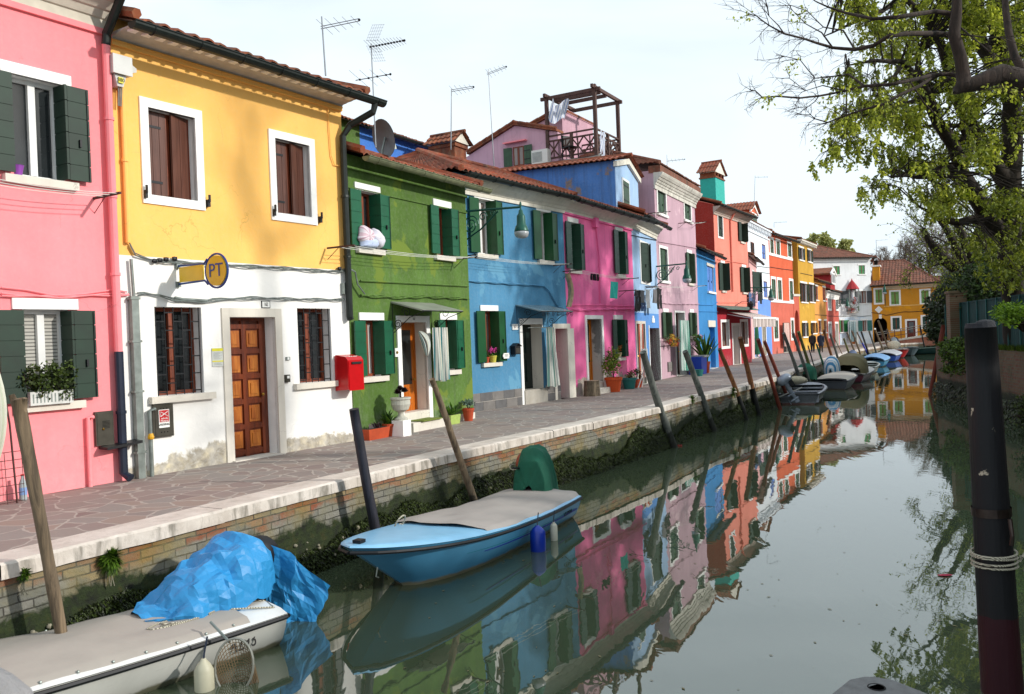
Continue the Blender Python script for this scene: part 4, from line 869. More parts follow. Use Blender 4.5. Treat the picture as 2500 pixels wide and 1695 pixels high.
# ---- far white house
PF=lambda px,py,Y: xy(atd(px,py,Y))
p8=PF(2035,842,89.5); p9=PF(2131.5,838,91); H=House('house','white three storey house with hipped roof and a shrine on its wall','house',p8,p9,8.4); HX=H
WFA=stucco('white_far_render','eef0f2',streak=.2,var=.06,patch='d9dbd8',pth=.66); WFB=stucco('blueish_base','cfdfee',streak=.3,var=.08,patch='e9f0f5',pth=.5)
GS=plain('shutter_grass','1f7a3a',.5,var=.15); GYS=plain('shutter_grey','4c4f54',.5,var=.15); SS=plain('shutter_bluegreen','2a6f68',.5,var=.15)
for a in((767,540,625,830),(1022,532,620,1084)): H.window(K,*a,trim='lintel',sill='w',sh='closed',shm=GS,style='flat',pane='dark',dp=.12)
H.window(K,800,792,925,832,trim='lintel',sill='w',sh='open',shm=GYS,style='flat',pane='lace',lw=1.5 if False else .9); H.window(K,1040,792,915,1100,trim='lintel',sill='w',sh='open',shm=GYS,style='flat',pane='lace',lw=.62)
H.window(K,838,1088,1208,866,trim='lintel',sill='w',sh='open',shm=GS,style='flat',pane='lace',lw=.6); H.window(K,1056,1090,1198,1104,trim='lintel',sill='w',sh='open',shm=SS,style='flat',pane='lace',lw=.55)
r4=H.rect(K,938,1108,1300,998); H.doorway(None,0,0,0,0,r4=(r4[0],0,r4[2],r4[3]),kind='glazed',mat=OAK,dp=.4,tw=.2)
_,ze=H.uz(K(930,455),-.4); zbb=H.uz(K(900,1055))[1]; H.wall(ze+.05,[(0,WFB),(zbb,WFA)],u0=-2.2); uu=0
H.roof(ze+.03,-2.6,H.L+.4,TD,over=.45,slope=.41,half=4.2,hipL=2.9,hipR=H.L-.1,cw=.3,rl=.55); H.gutter(ze,-2.4,H.L+.35,.52,r=.1); H.cable([(830,1045),(1150,1045)],.025,GALV,q=K,wob=.03)
# ---- far yellow house with arch and ramp
p10=PF(2290,832,88.2); H=House('house','wide ochre house at the end of the canal with an arched passage','house',p9,p10,13); HV=H
OCH=stucco('ochre_render','d08c1e',streak=.15,var=.07,patch='e09a20',pth=.6); LG=plain('shutter_light_green','6f9a4c',.5,var=.12); DG2=plain('shutter_deep_teal','12443c',.5,var=.15)
for a in((1190,778,912,1258),(1348,800,928,1428),(1655,788,915,1730)): H.window(K,*a,trim='frame',sill=False,sh='closed',shm=LG,style='vert',pane='dark',fw=.18,dp=.12)
for a in((1364,1064,1180,1436),(1668,1052,1160,1738)): H.window(K,*a,trim='frame',sill=False,sh='closed',shm=DG2,style='vert',pane='dark',fw=.18,dp=.12)
r4=H.rect(K,1510,1094,1262,1594); H.doorway(None,0,0,0,0,r4=(r4[0],0.35,r4[2],r4[3]),kind='glazed',mat=wood('door_mahogany','4e1408','7d2813'),dp=.3,tw=.18)
ua,_,ub,za=H.rect(K,1172,1065,1300,1308); ra=(ub-ua)/2; PSG=plain('passage_brown','2a170c',.9); H.holes.append((ua,-.3,ub,za,3.0,PSG))
_,ze=H.uz(K(1400,728),-.4); H.wall(ze+.05,[(0,OCH)])
b=MB()
for sgn in(0,1):
    pts=[(ua if sgn==0 else ub,0,za)]+[((ua+ub)/2+ra*math.cos(math.pi*(1-k/16)) if sgn==0 else (ua+ub)/2+ra*math.cos(math.pi*k/16),0,za-ra+ra*math.sin(math.pi*k/16)) for k in range(0,9)]
    if sgn: pts=pts[::-1]
    b.prism(pts,(0,.5,0),OCH)
b.box(((ua+ub)/2-.12,-.06,za-.1),((ua+ub)/2+.16,.02,za+.35),WHITE); b.build('arch',H.root)
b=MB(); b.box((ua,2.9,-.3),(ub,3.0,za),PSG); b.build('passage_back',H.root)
u0c=H.uz(K(1270,745))[0]; H.cornice(ze-.45,ze,u0c,H.L+.3,plain('cornice_beige','cbb79a',.8),out=.35,steps=2)
b=MB(); z=H.uz(K(1450,940))[1]; b.box((u0c,-.03,z-.05),(H.L,-.001,z+.05),plain('band_pale','e0b56a',.8)); z=H.uz(K(1225,980))[1]; u,_=H.uz(K(1225,980)); b.box((u-.28,-.04,z-.28),(u+.28,-.001,z+.28),WHITE,Matrix.Rotation(math.pi/4,3,'Y')); b.build('string_course',H.root)
H.roof(ze+.03,-.1,H.L+.4,TD,over=.45,slope=.43,half=6.5,hipR=3.6,cw=.3,rl=.55); H.gutter(ze,-.1,H.L+.3,.5,r=.09); H.cable([(1150,1010),(1300,1035),(1500,1000),(1750,1000)],.03,BLACK,q=K,wob=.03)
# chimney on ochre house
ua,_=H.uz(K(1160,600),.8); ub,_=H.uz(K(1232,600),.8); _,zt=H.uz(K(1160,530),.8); b=MB(); b.box((ua,.8,ze+.3),(ub,2.2,zt),OCH); b.box((ua-.12,.68,zt-.18),(ub+.12,2.32,zt-.02),WHITE); b.box((ua+.2,.9,zt),(ub-.2,2.1,zt+.5),DARK)
b.prism([(ua-.2,.6,zt+.45),((ua+ub)/2,.6,zt+1.1),(ub+.2,.6,zt+.45),(ub+.1,.6,zt+.35),((ua+ub)/2,.6,zt+.95),(ua-.1,.6,zt+.35)],(0,1.8,0),TD); b.build('chimney',H.root)
# ================================================================ ROOFTOPS
def slope_tiles(b,p00,p10,p01,p11,cols,rows,m,amp=.055):
    p00,p10,p01,p11=map(Vector,(p00,p10,p01,p11)); nrm=(p10-p00).cross(p01-p00).normalized()
    if nrm.z<0: nrm=-nrm
    per=5; nu=cols*per
    for r in range(rows):
        def fn(s,t,r=r):
            tt=(r+t)/rows; p=p00.lerp(p10,s).lerp(p01.lerp(p11,s),tt); return p+nrm*(abs(math.cos(math.pi*s*cols))*amp+.03*(1-t))
        b.grid(fn,nu,1,m)
        def lip(s,t,r=r):
            p=fn(s,0,r); return p-nrm*.03*(1-t)
        b.grid(lip,nu,1,m)
# blue strip of a house behind the green one
ua,_=HG.uz(E_(100,250),6.5); ub,_=HG.uz(E_(1000,400),6.5); a=HG.world(ua,6.5,0); c=HG.world(ub,6.5,0)
H=House('house','blue wall and dark gutter showing above the green house roof behind the dish','house',xy(a),xy(c),4)
BK=stucco('cobalt_render','3f79cf',streak=.2,var=.1); z1=H.uz(E_(290,228),-.3)[1]; z2=H.uz(E_(980,405),-.3)[1]; ze=(z1+z2)/2
ug=H.uz(E_(270,300))[0]; H.wall(ze+.1,[(0,BK)],u0=ug); b=MB(); b.box((-.6,-.02,ze-2.2),(ug,4,ze+.22),GRN); b.build('side_wall',H.root)
H.roof(ze+.03,ug-1.6,H.L+.2,TR,over=.35,slope=.36,half=2); H.gutter(ze,ug-.1,H.L+.2,.42)
# chimney cap on the blue house
def gablecap(b,cx,cy,z,wx,wy,h,m,body=None,bz=0):
    if body: b.box((cx-wx*.36,cy-wy*.36,bz),(cx+wx*.36,cy+wy*.36,z-.08),body); b.box((cx-wx*.4,cy-wy*.4,z-.14),(cx+wx*.4,cy+wy*.4,z-.04),TR)
    b.prism([(cx-wx*.42,cy-wy*.42,z),(cx+wx*.42,cy-wy*.42,z),(cx,cy-wy*.42,z+h*.9)],(0,wy*.84,0),CRM)
    for s in(-1,1): slope_tiles(b,(cx+s*wx/2,cy-wy/2,z-.03),(cx+s*wx/2,cy+wy/2,z-.03),(cx,cy-wy/2,z+h),(cx,cy+wy/2,z+h),max(3,int(wy/.18)),2,m,.04)
    b.tube([(cx,cy-wy/2-.03,z+h+.03),(cx,cy+wy/2+.03,z+h+.03)],.06,m,6)
u,z=HG.uz(E_(1030,370),5.0); b=MB(); gablecap(b,u,5.0,z,1.0,1.3,.36,TR,TR,z-1.2); b.build('chimney',HG.root)
# dormer storey above the pale blue house
ua,_=HL.uz(G(1765,300),.5); ub,_=HL.uz(G(2003,300),.5); zt=HL.uz(G(1765,110),.5)[1]; zt2=HL.uz(G(1995,175),.5)[1]; zt=(zt+zt2)/2; zap=HL.uz(G(1885,40),.5)[1]
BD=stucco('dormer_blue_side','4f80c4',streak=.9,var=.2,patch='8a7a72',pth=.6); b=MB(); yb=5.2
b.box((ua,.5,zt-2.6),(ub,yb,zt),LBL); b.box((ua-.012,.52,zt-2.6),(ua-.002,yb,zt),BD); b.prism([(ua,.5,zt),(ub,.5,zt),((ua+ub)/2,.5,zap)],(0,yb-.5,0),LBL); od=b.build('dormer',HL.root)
mu=(ua+ub)/2; b=MB(); b.prism([(ua-.14,.4,zt-.06),(mu,.4,zap),(ub+.14,.4,zt-.06),(ub+.14,.4,zt-.24),(mu,.4,zap-.2),(ua-.14,.4,zt-.24)],(0,.12,0),CRM); b.build('pediment',od)
b=MB(); 
for s,u in((-1,ua-.22),(1,ub+.22)): slope_tiles(b,(u,.3,zt-.04),(u,yb+.6,zt-.04),(mu,.3,zap+.1),(mu,yb+.6,zap+.1),28,2,TO)
b.tube([(mu,.28,zap+.14),(mu,yb+.6,zap+.14)],.08,TO,6); b.build('dormer_roof',od)
r=HL.rect(G,1832,262,520,1892,.5); b=MB(); b.box((r[0]-.09,.46,r[1]-.09),(r[2]+.09,.5,r[3]+.09),WHITE); b.box((r[0],.45,r[1]),(r[2],.462,r[3]),OLIVE); b.box((r[0]+.02,.44,r[1]+.15),(r[2]-.1,.452,r[1]+.19),BLACK); b.box((r[0]+.02,.44,r[3]-.19),(r[2]-.1,.452,r[3]-.15),BLACK); b.build('window',od)
# lilac gable house behind with its roof terrace
Aa=Vector((1.84,34.0)); nn2=Vector((.866,-.5)); H=House('house','lilac gable wall house with green shuttered attic window behind the roofs','house',tuple(Aa-nn2*5.2),tuple(Aa),5); HBk=H
LI2=stucco('lilac_gable_render','c79dac',streak=.4,var=.1,patch='b590a0',pth=.63)
P=lambda x,y:H.uz(LL(x,y))
pk=[P(200,832),P(730,498),P(1213,568)]; zlo=6.2; b=MB()
b.prism([(pk[0][0]-.3,0,zlo),(pk[2][0],0,zlo),(pk[2][0],0,pk[2][1]),(pk[1][0],0,pk[1][1]),(pk[0][0]-.3,0,pk[0][1]-.15)],(0,3.2,0),LI2); b.build('wall',H.root)
p2=[P(830,492),P(1200,292)]; b=MB(); b.prism([(p2[0][0],.55,zlo),(H.L+.3,.55,zlo),(H.L+.3,.55,p2[1][1]+.15),(p2[1][0],.55,p2[1][1]),(p2[0][0],.55,p2[0][1])],(0,3.0,0),LI2); b.build('upper_wall',H.root)
b=MB(); 
for a,c,y0,y1 in((pk[0],pk[1],-.12,3.4),(pk[2],pk[1],-.12,.55),(p2[0],p2[1],.45,3.7)):
    b.prism([(a[0],y0,a[1]+.02),(c[0],y0,c[1]+.02),(c[0],y0,c[1]+.12),(a[0],y0,a[1]+.12)],(0,y1-y0,0),TR)
    L3=Vector((c[0]-a[0],0,c[1]-a[1])).length; k=int(L3/.32)
    for i in range(k):
        t=i/k; t2=(i+1.15)/k; b.tube([(a[0]+(c[0]-a[0])*t,y0+.02,a[1]+(c[1]-a[1])*t+.13),(a[0]+(c[0]-a[0])*t2,y0+.02,a[1]+(c[1]-a[1])*t2+.15)],.065,TR,6)
b.build('roof',H.root)
H.window(LL,708,745,965,832,trim=None,sill=False,sh='open',shm=OLIVE,style='vert',pane='brown',hole=False,fr=FWOOD,lw=.38,dp=0)
b=MB(); u,z=P(620,712); u2,z2=P(868,668); b.prism([(u,0,z),(u2,0,z2),(u2,-.22,z2-.02),(u,-.22,z-.02)],(0,0,.05),PINK); b.build('hood',H.root)
def ac():
    ul,zb,ur,zt=HBk.rect(LL,918,785,940,1100,-.3); t=thing('air_conditioner','white air conditioner box fixed beside the attic window of the lilac gable','air conditioner'); place(t,HBk,ul,-.32,zb)
    w_,h_=ur-ul,zt-zb; b=MB(); W2=plain('ac_white','d9d9d2',.5,var=.05); b.box((0,0,0),(w_,.3,h_),W2); b.build('case',t)
    b=MB(); cx,cz=w_*.36,h_*.5
    for k in range(9): b.box((cx-.22,-.01,cz-.2+k*.045),(cx+.22,-.001,cz-.18+k*.045),GALV)
    b.build('grille',t); b=MB(); b.box((.05,.05,-.1),(.1,.33,0),GALV); b.build('bracket',t); b=MB(); b.box((w_-.1,.05,-.1),(w_-.05,.33,0),GALV); b.build('bracket',t)
ac()
b=MB(); u,z=P(297,770); u2,z2=P(292,690); b.tube([(u,.8,z-.6),(u,.8,z2)],.07,GALV,8); b.tube([(u,.8,z2),(u,.8,z2+.06)],.13,GALV,8); b.tube([(u,.8,z2+.1),(u,.8,z2+.15)],.11,GALV,8); b.tube([(u,.8,z2+.2),(u,.8,z2+.24)],.09,GALV,8); b.build('flue',HBk.root)
# terrace (altana)
TW=wood('terrace_timber','38221c','5a3a30',(6,6,6),.7,.3); Bp=Vector((3.57,33.0,0)); t=thing('roof_terrace','dark timber roof terrace with open pergola above the blue dormer','terrace',(3.57,33.0,9.91),math.radians(60))
X,Y,Hh=2.3,2.1,2.62
def rel(px,py): pass
b=MB()
for nm,(x,y,h) in enumerate(((0,0,Hh+.1),(X,0,Hh-.05),(0,Y,Hh+.05),(X,Y,Hh-.0))):
    b=MB(); b.bar((x,y,-.05),(x,y,h),.13,.13,TW); b.build('post',t)
for x in(X/2,): 
    b=MB(); b.bar((x,0,-.05),(x,0,1.0),.11,.11,TW); b.build('post',t)
b=MB(); b.bar((0,Y/2,-.05),(0,Y/2,1.0),.11,.11,TW); b.build('post',t)
for p,q in(((-.25,0,Hh),(X+.25,0,Hh)),((-.2,Y,Hh),(X+.25,Y,Hh)),((0,-.25,Hh-.1),(0,Y+.25,Hh-.1)),((X,-.2,Hh-.1),(X,Y+.2,Hh-.1)),((X*.5,0,Hh-.08),(X*.5,Y,Hh-.08)),((X*.25,0,Hh-.08),(X*.25,Y,Hh-.08))):
    b=MB(); b.bar(p,q,.1,.13,TW); b.build('beam',t)
def rail(p,q):
    b=MB(); p=Vector(p);q=Vector(q)
    for z in(1.0,.8,.12): b.bar(p+Vector((0,0,z)),q+Vector((0,0,z)),.06,.06,TW)
    n_=2
    for i in range(n_):
        a=p.lerp(q,i/n_); c=p.lerp(q,(i+1)/n_); m_=(a+c)/2
        b.bar(a+Vector((0,0,.12)),c+Vector((0,0,.8)),.045,.05,TW); b.bar(a+Vector((0,0,.8)),c+Vector((0,0,.12)),.045,.05,TW); b.bar(m_+Vector((0,0,.12)),m_+Vector((0,0,.8)),.04,.04,TW)
    b.build('railing',t)
rail((0,0,0),(X/2,0,0)); rail((X/2,0,0),(X,0,0)); rail((0,0,0),(0,Y/2,0)); rail((0,Y/2,0),(0,Y,0)); rail((X,0,0),(X,Y,0)); rail((0,Y,0),(X,Y,0))
b=MB(); b.box((-.15,-.15,-.3),(X+.15,Y+.15,-.05),TW); b.build('floor',t); b=MB(); NET=plain('grey_netting','8c8a84',.8,var=.2,sc=20)
b.grid(lambda i,j:(-.3+(X+.6)*i,-.22-.12*j*math.sin(i*9)**2,-.06-.42*j-.05*abs(math.sin(i*7))),14,3,NET); b.grid(lambda i,j:(-.22-.1*j*math.sin(i*9)**2,-.3+(Y+.6)*i,-.06-.42*j-.05*abs(math.sin(i*6))),14,3,NET); b.build('netting',t)
t2=thing('terrace_seat','black garden chair behind the terrace railing','chair',(2.6,33.6,9.9),.6); b=MB(); b.box((-.25,-.25,.42),(.25,.25,.46),BLACK); b.build('seat',t2); b=MB(); b.box((-.25,.22,.46),(.25,.25,.95),BLACK); b.build('backrest',t2)
for x in(-.22,.22):
    for y in(-.22,.22): b=MB(); b.box((x-.015,y-.015,0),(x+.015,y+.015,.42),BLACK); b.build('leg',t2)
LBW=striped('laundry_blue_stripe',['e6e9ee','e6e9ee','5f7fc0','dfe4ec'],8)
b=MB(); b.grid(lambda i,j:(-.35+.7*i,.06*math.sin(i*14+j*4),-.8*(1-j)-.2*math.sin(i*5)),16,10,LBW); o=setp(b.build('towel',smooth=True),'blue and white striped cloth hanging under the roof terrace pergola','towel'); o.location=(2.3,34.0,12.3); o.rotation_euler=(0,.25,.4)
b=MB(); b.grid(lambda i,j:(-.2+.4*i,.05*math.sin(i*10+j*4),-1.3*(1-j)),8,10,LBW); o=setp(b.build('towel',smooth=True),'narrow blue striped cloth trailing from the terrace railing','towel'); o.location=(3.9,33.5,10.9); o.rotation_euler=(0,.2,.9)
# teal chimney on the salmon house
ua,_=HR.uz(I(1218,400),1.4); ub,_=HR.uz(I(1388,400),1.4); _,zt=HR.uz(I(1300,300),1.4); wx=(ub-ua)*.62; TEAL=plain('teal_paint','17a99c',.6,var=.08)
b=MB(); b.box((ua,1.4,zt-3.2),(ua+wx,2.3,zt),TEAL); gablecap(b,ua+wx/2,1.85,zt+.32,wx*1.3,1.15,.72,TO); b.box((ua-.05,1.35,zt),(ua+wx+.05,2.35,zt+.08),TR)
for x in(ua,ua+wx*.33,ua+wx*.66,ua+wx-.1): b.box((x,1.42,zt+.08),(x+.1,2.3,zt+.3),TR)
b.build('chimney',HR.root)
# orange dormer on the white house
ua,_=HW.uz(I(1632,700),1.5); ub,_=HW.uz(I(1714,700),1.5); zt=HW.uz(I(1640,650),1.5)[1]; zap=HW.uz(I(1675,612),1.5)[1]; ORD=stucco('orange_dormer_render','d96540')
b=MB(); b.box((ua,1.5,zt-4),(ub,6,zt),ORD); b.prism([(ua,1.5,zt),(ub,1.5,zt),((ua+ub)/2,1.5,zap)],(0,4,0),ORD); od=b.build('dormer',HW.root); mu=(ua+ub)/2
b=MB()
for u in(ua-.3,ub+.3): slope_tiles(b,(u,1.2,zt-.1),(u,6.2,zt-.1),(mu,1.2,zap+.35),(mu,6.2,zap+.35),20,2,TO)
b.prism([(ua-.2,1.4,zt-.05),(mu,1.4,zap+.2),(ub+.2,1.4,zt-.05),(ub+.2,1.4,zt-.25),(mu,1.4,zap-.05),(ua-.2,1.4,zt-.25)],(0,.1,0),WHITE); b.build('dormer_roof',od)
b=MB(); b.box((ua+.4,1.44,zt-2.4),(ub-.35,1.5,zt-.15),WHITE); b.box((ua+.52,1.42,zt-2.28),(ub-.47,1.441,zt-.27),OLIVE); b.build('window',od)
# TV aerials and dish
ALU=plain('aerial_alu','80848a',.4,.6,var=.1)
def antenna(label,base_,top,a,c,Y,yagi=False,grid=False,double=True,second=None,r=.018,els=5,name='tv_antenna'):
    b0=atd(*base_,Y); t=thing(name,label,'antenna',b0); P=lambda p:atd(p[0],p[1],Y)-b0; b=MB(); b.tube([P(base_),P(top)],[r,r*.8],ALU,6); b.build('mast',t)
    def boom(a,c,els,ln,dbl):
        b=MB(); A,C_=P(a),P(c); 
        if dbl:
            for dz in(-.025,.025): b.tube([A+Vector((0,0,dz)),C_+Vector((0,0,dz))],.009,ALU,5)
        else: b.tube([A,C_],.012,ALU,5)
        b.ball(C_,.03,BLACK,6,4)
        for k in range(els): 
            p=A.lerp(C_,(k+.5)/els); l=ln*(1-.5*k/els); b.tube([p-Vector((.3*l,l,-.12*l)),p+Vector((.3*l,l,-.12*l))],.005,ALU,4)
            if yagi: b.ball(p,.028,BLACK,5,4)
        b.build('boom',t)
    boom(a,c,els,.33,double)
    if second: boom(*second,4,.5,False)
    if grid:
        b=MB(); o=P(a)
        for sg in(1,-1):
            for k in range(6): b.tube([o+Vector((-.02+.05*k,-.25,sg*.05)),o+Vector((-.02+.05*k+.16,-.25,sg*.42))],.003,ALU,3); 
            for k in range(6): b.tube([o+Vector((-.02+.03*k,-.25,sg*(.06+.07*k))),o+Vector((.26+.03*k,-.25,sg*(.06+.07*k)))],.003,ALU,3)
        b.build('reflector',t)
antenna('tall TV aerial with a twin bar boom above the yellow house roof',M(178,730),M(139,160),M(130,268),M(500,192),17.5)
antenna('TV aerial with a grid reflector and toothed boom standing beside the satellite dish',M(660,1420),M(615,420),M(595,455),M(935,390),19.5,yagi=True,grid=True,double=False,second=(M(465,775),M(800,715)),els=12)
antenna('TV aerial rising beside the terracotta chimney cap behind the green house',M(1383,1440),M(1388,855),M(1385,875),M(1600,838),24)
antenna('slim TV aerial on the long striped mast in front of the lilac gable wall',M(1800,1640),M(1742,665),M(1728,715),M(1915,643),28)
antenna('small TV aerial above the tall lilac house',I(636,155),I(632,-10),I(628,68),I(845,45),42,double=False)
antenna('bare mast aerial behind the orange dormer',I(1680,600),I(1692,240),I(1692,262),I(1840,258),62,double=False,els=2)
antenna('short aerial on the orange red house roof',K(165,150),K(165,98),K(165,98),K(288,92),72,double=False,els=3)
antenna('thin aerial behind the ochre house chimney',K(1207,480),K(1198,272),K(1198,280),K(1310,272),96,double=False,els=3,r=.03)
def dish():
    c=HG.uz(E_(521,298),1.9); t=thing('satellite_dish','grey satellite dish on the green house roof seen from behind','satellite dish'); place(t,HG,c[0],1.9,c[1]); b=MB(); n=28; R0=.44
    Rm=Matrix.Rotation(math.radians(74),4,'Z')@Matrix.Rotation(math.radians(74),4,'X'); b.T=Rm
    for s in(0,1):
        vs=[];fs=[]
        for j in range(7):
            r=R0*j/6
            for k in range(n): a=2*math.pi*k/n; vs.append((r*math.cos(a)*.9,r*math.sin(a),-.16*(r/R0)**2+s*.012))
        for j in range(6):
            for k in range(n):
                q=(j*n+k,j*n+(k+1)%n,(j+1)*n+(k+1)%n,(j+1)*n+k); fs.append(q if s else q[::-1])
        b.add(vs,fs,plain('dish_grey','6e7074',.5,.1,var=.08))
    b.build('reflector',t,smooth=True); b=MB(); b.T=Rm; b.box((-.06,-.3,.01),(.06,.1,.1),GALV); b.tube([(0,-.35,.02),(0,-.5,-.2),(0,-.3,-.62)],.014,GALV,6); b.ball((0,-.28,-.64),.045,BLACK,8,5); b.build('arm',t)
    b=MB(); b.tube([(0,.1,0),(-.1,.12,-.3),(-.12,.12,-.75)],.025,GALV,8); b.build('mount',t)
dish()
# ================================================================ WALL FITTINGS
def wallthing(name,label,cat,H,q,x,y,d=0,group=None):
    u,z=H.uz(q(x,y),d); t=thing(name,label,cat,(0,0,0),0,group); place(t,H,u,d,z); return t
# red post box
ul,zb,ur,zt=HY.rect(D,1497,855,1062,1578,-.0); RP=plain('post_red','b90d14',.28,var=.07); t=thing('post_box','red wall post box on the corner of the white ground floor','post box'); u0,_=HY.uz(D(1500,1000),-.0); place(t,HY,HY.L-.42,0,zb); w_,h_,d_=.40,.64,.32
b=MB(); 
prof=[(0,0),(0,h_-.03),(-.03,h_),(-d_+.05,h_-.04),(-d_,h_-.1),(-d_,0.02)]
b.prism([(0,y-.01,z) for y,z in prof],(w_,0,0),RP); ob=b.build('body',t)
b=MB(); b.box((.015,-d_-.022,.0),(w_-.015,-d_-.01,h_-.12),RP); b.build('front_door',t); b=MB(); b.box((.08,-d_-.045,h_-.17),(w_-.08,-d_-.02,h_-.13),plain('slot_steel','4a4a4c',.35,.8)); b.build('letter_slot',t)
text('POSTE',.075,PAPER,ob,(w_/2,-d_+.04,h_-.055),(math.radians(65),0,0))
# PT sign
u,z=HY.uz(D(478,322)); t=thing('hanging_sign','yellow and blue round PT sign on a bracket above the grilled window','sign'); BLUE=plain('sign_blue','1c3f84',.4,var=.06); SY=plain('sign_yellow','d3b011',.4,var=.12,sc=3)
place(t,HY,u,0,z); t.rotation_euler=(0,0,HY.rz-math.pi/2)   # local x points out from the wall
b=MB(); r0=.215; cx=.9
b.tube([(0,0,.135),(cx-.27,0,.12),(cx-.2,0,.18)],.016,BLUE,6); b.tube([(0,0,-.135),(cx-.27,0,-.12),(cx-.2,0,-.18)],.016,BLUE,6)
b.tube([(cx+(r0+.025)*math.cos(a),0,(r0+.025)*math.sin(a)) for a in [math.pi*2*k/32 for k in range(33)]],.016,BLUE,6,cap=False); b.build('frame',t)
b=MB(); b.box((.07,-.012,-.11),(cx-.29,.012,.11),SY); b.build('panel',t); b=MB(); n=32; vs=[(cx+r0*math.cos(2*math.pi*k/n),-.015,r0*math.sin(2*math.pi*k/n)) for k in range(n)]; b.prism(vs,(0,.03,0),SY); od=b.build('disc',t)
text('PT',.27,BLUE,od,(cx,-.019,.0),sx=1.05)
for z in(.135,-.135): b=MB(); b.box((-.0,-.03,z-.04),(.05,.03,z+.04),GALV); b.build('mount',t)
# number plate 162, notice, bell, intercom
def plate(name,label,cat,H,q,xl,yt,yb,xr,m,th=.012,rim=None):
    ul,zb,ur,zt=H.rect(q,xl,yt,yb,xr); t=thing(name,label,cat); place(t,H,(ul+ur)/2,-.003,(zb+zt)/2); w_,h_=(ur-ul)/2,(zt-zb)/2
    if rim: b=MB(); b.box((-w_,-th*.8,-h_),(w_,0,h_),rim); b.build('rim',t); w_-=.012;h_-=.012
    b=MB(); b.box((-w_,-th,-h_),(w_,0,h_),m); o=b.build('plate',t); return t,o,w_,h_
t,o,w_,h_=plate('house_number','white tile reading 162 above the wooden door','house number',HY,D,1017,485,532,1072,PAPER,rim=INK); text('162',h_*1.7,INK,o,(0,-.014,0),sx=.62)
t,o,w_,h_=plate('notice_board','pale notice with yellow heading between the grilled window and the door','notice',HY,D,698,790,908,768,plain('notice_grey','c9cbc6',.5,var=.04)); YB=plain('notice_yellow','d7d02a',.5,var=.05)
b=MB(); b.box((-w_,-.015,h_*.68),(w_,-.011,h_*.98),YB); b.box((-w_,-.015,-h_*.5),(w_,-.011,-h_*.36),YB)
for k in range(8): b.box((-w_*.8,-.0135,h_*(.5-k*.1)),(w_*(.8-.3*(k%3)),-.0115,h_*(.52-k*.1)),GALV)
for k in range(3): b.box((-w_*.8,-.0135,h_*(-.62-k*.1)),(w_*(.8-.2*(k%2)),-.0115,h_*(-.6-k*.1)),GALV)
b.build('print',o)
t,o,w_,h_=plate('door_bell','small square door bell plate right of the wooden door','door bell',HY,D,1173,846,867,1198,GALV,.02); b=MB(); b.box((-.02,-.026,-.02),(.02,-.019,.02),PAPER); b.build('button',o)
t,o,w_,h_=plate('intercom','grey metal intercom below the bell right of the wooden door','intercom',HY,D,1165,960,1008,1190,STEEL,.05); b=MB(); b.box((-w_*.6,-.054,0),(w_*.6,-.049,h_*.7),PAPER); b.build('name_card',o)
# white electricity box with 380
ul,zb,ur,zt=HY.rect(B,72,340,458,190,-.22); t=thing('electric_box','white electrical box marked 380 high on the yellow wall','electrical box'); place(t,HY,ul,0,zb); w_,h_=ur-ul,zt-zb; EB=plain('box_white','c9c9c6',.5,var=.06)
b=MB(); b.box((0,-.2,0),(w_,-.0,h_),EB); b.box((-.006,-.208,-.006),(w_+.006,-.19,h_+.006),EB); o=b.build('case',t); b=MB(); b.prism([(w_+.005,-.15,h_*.2),(w_+.12,-.13,h_*.4),(w_+.12,-.13,h_*.6),(w_+.005,-.15,h_*.8)],(0,.12,0),EB); b.build('side_gland',t)
b=MB(); b.prism([(.04,-.16,-.008),(w_-.06,-.16,-.008),(w_-.1,-.14,-.16),(.09,-.14,-.16)],(0,.12,0),EB); o2=b.build('terminal_cover',t); b=MB(); b.box((.09,-.168,-.12),(w_-.11,-.161,-.04),YB); b.build('label',o2); text('380',.07,INK,o2,(w_*.5-.01,-.170,-.08))
b=MB()
for k in range(3): b.tube([(.13+k*.025,-.1,-.15),(.12+k*.02,-.09,-.42)],.008,GALV,5)
b.build('cables',t)
for k,(x,z) in enumerate(((.02,.02),(w_-.02,.02),(.02,h_-.02),(w_-.02,h_-.02))): pass
# shutter stops beside the yellow windows (parts of the house)
b=MB()
for x,y in((265,1232),(668,1292),(1090,1352),(1388,1398)):
    u,z=HY.uz(B(x,y)); b=MB(); b.box((u-.02,-.07,z-.09),(u+.02,0,z+.02),BLACK); b.box((u-.012,-.09,z-.02),(u+.012,-.06,z+.09),BLACK); b.build('shutter_catch',HY.root)
# plates on the other houses
t,o,w_,h_=plate('house_number','number 161 on the white lintel over the green house door','house number',HG,Fq,680,355,392,722,PAPER,.036); text('161',h_*1.7,INK,o,(0,-.037,0),sx=.7)
t,o,w_,h_=plate('house_number','white tiled number plate left of the blue house door','house number',HB,Hq,653,488,550,714,PAPER,.02); 
b=MB(); b.box((-w_*.5,-.024,-h_*.4),(w_*.3,-.019,h_*.5),plain('faded_print','a8a2a0',.7)); b.build('print',o)
t,o,w_,h_=plate('letter_tray','white house bell plate beside the green house door frame','door bell',HG,Fq,530,640,720,560,PAPER,.03); b=MB(); b.ball((0,-.035,0),.03,BRASS,8,5); b.build('button',o)
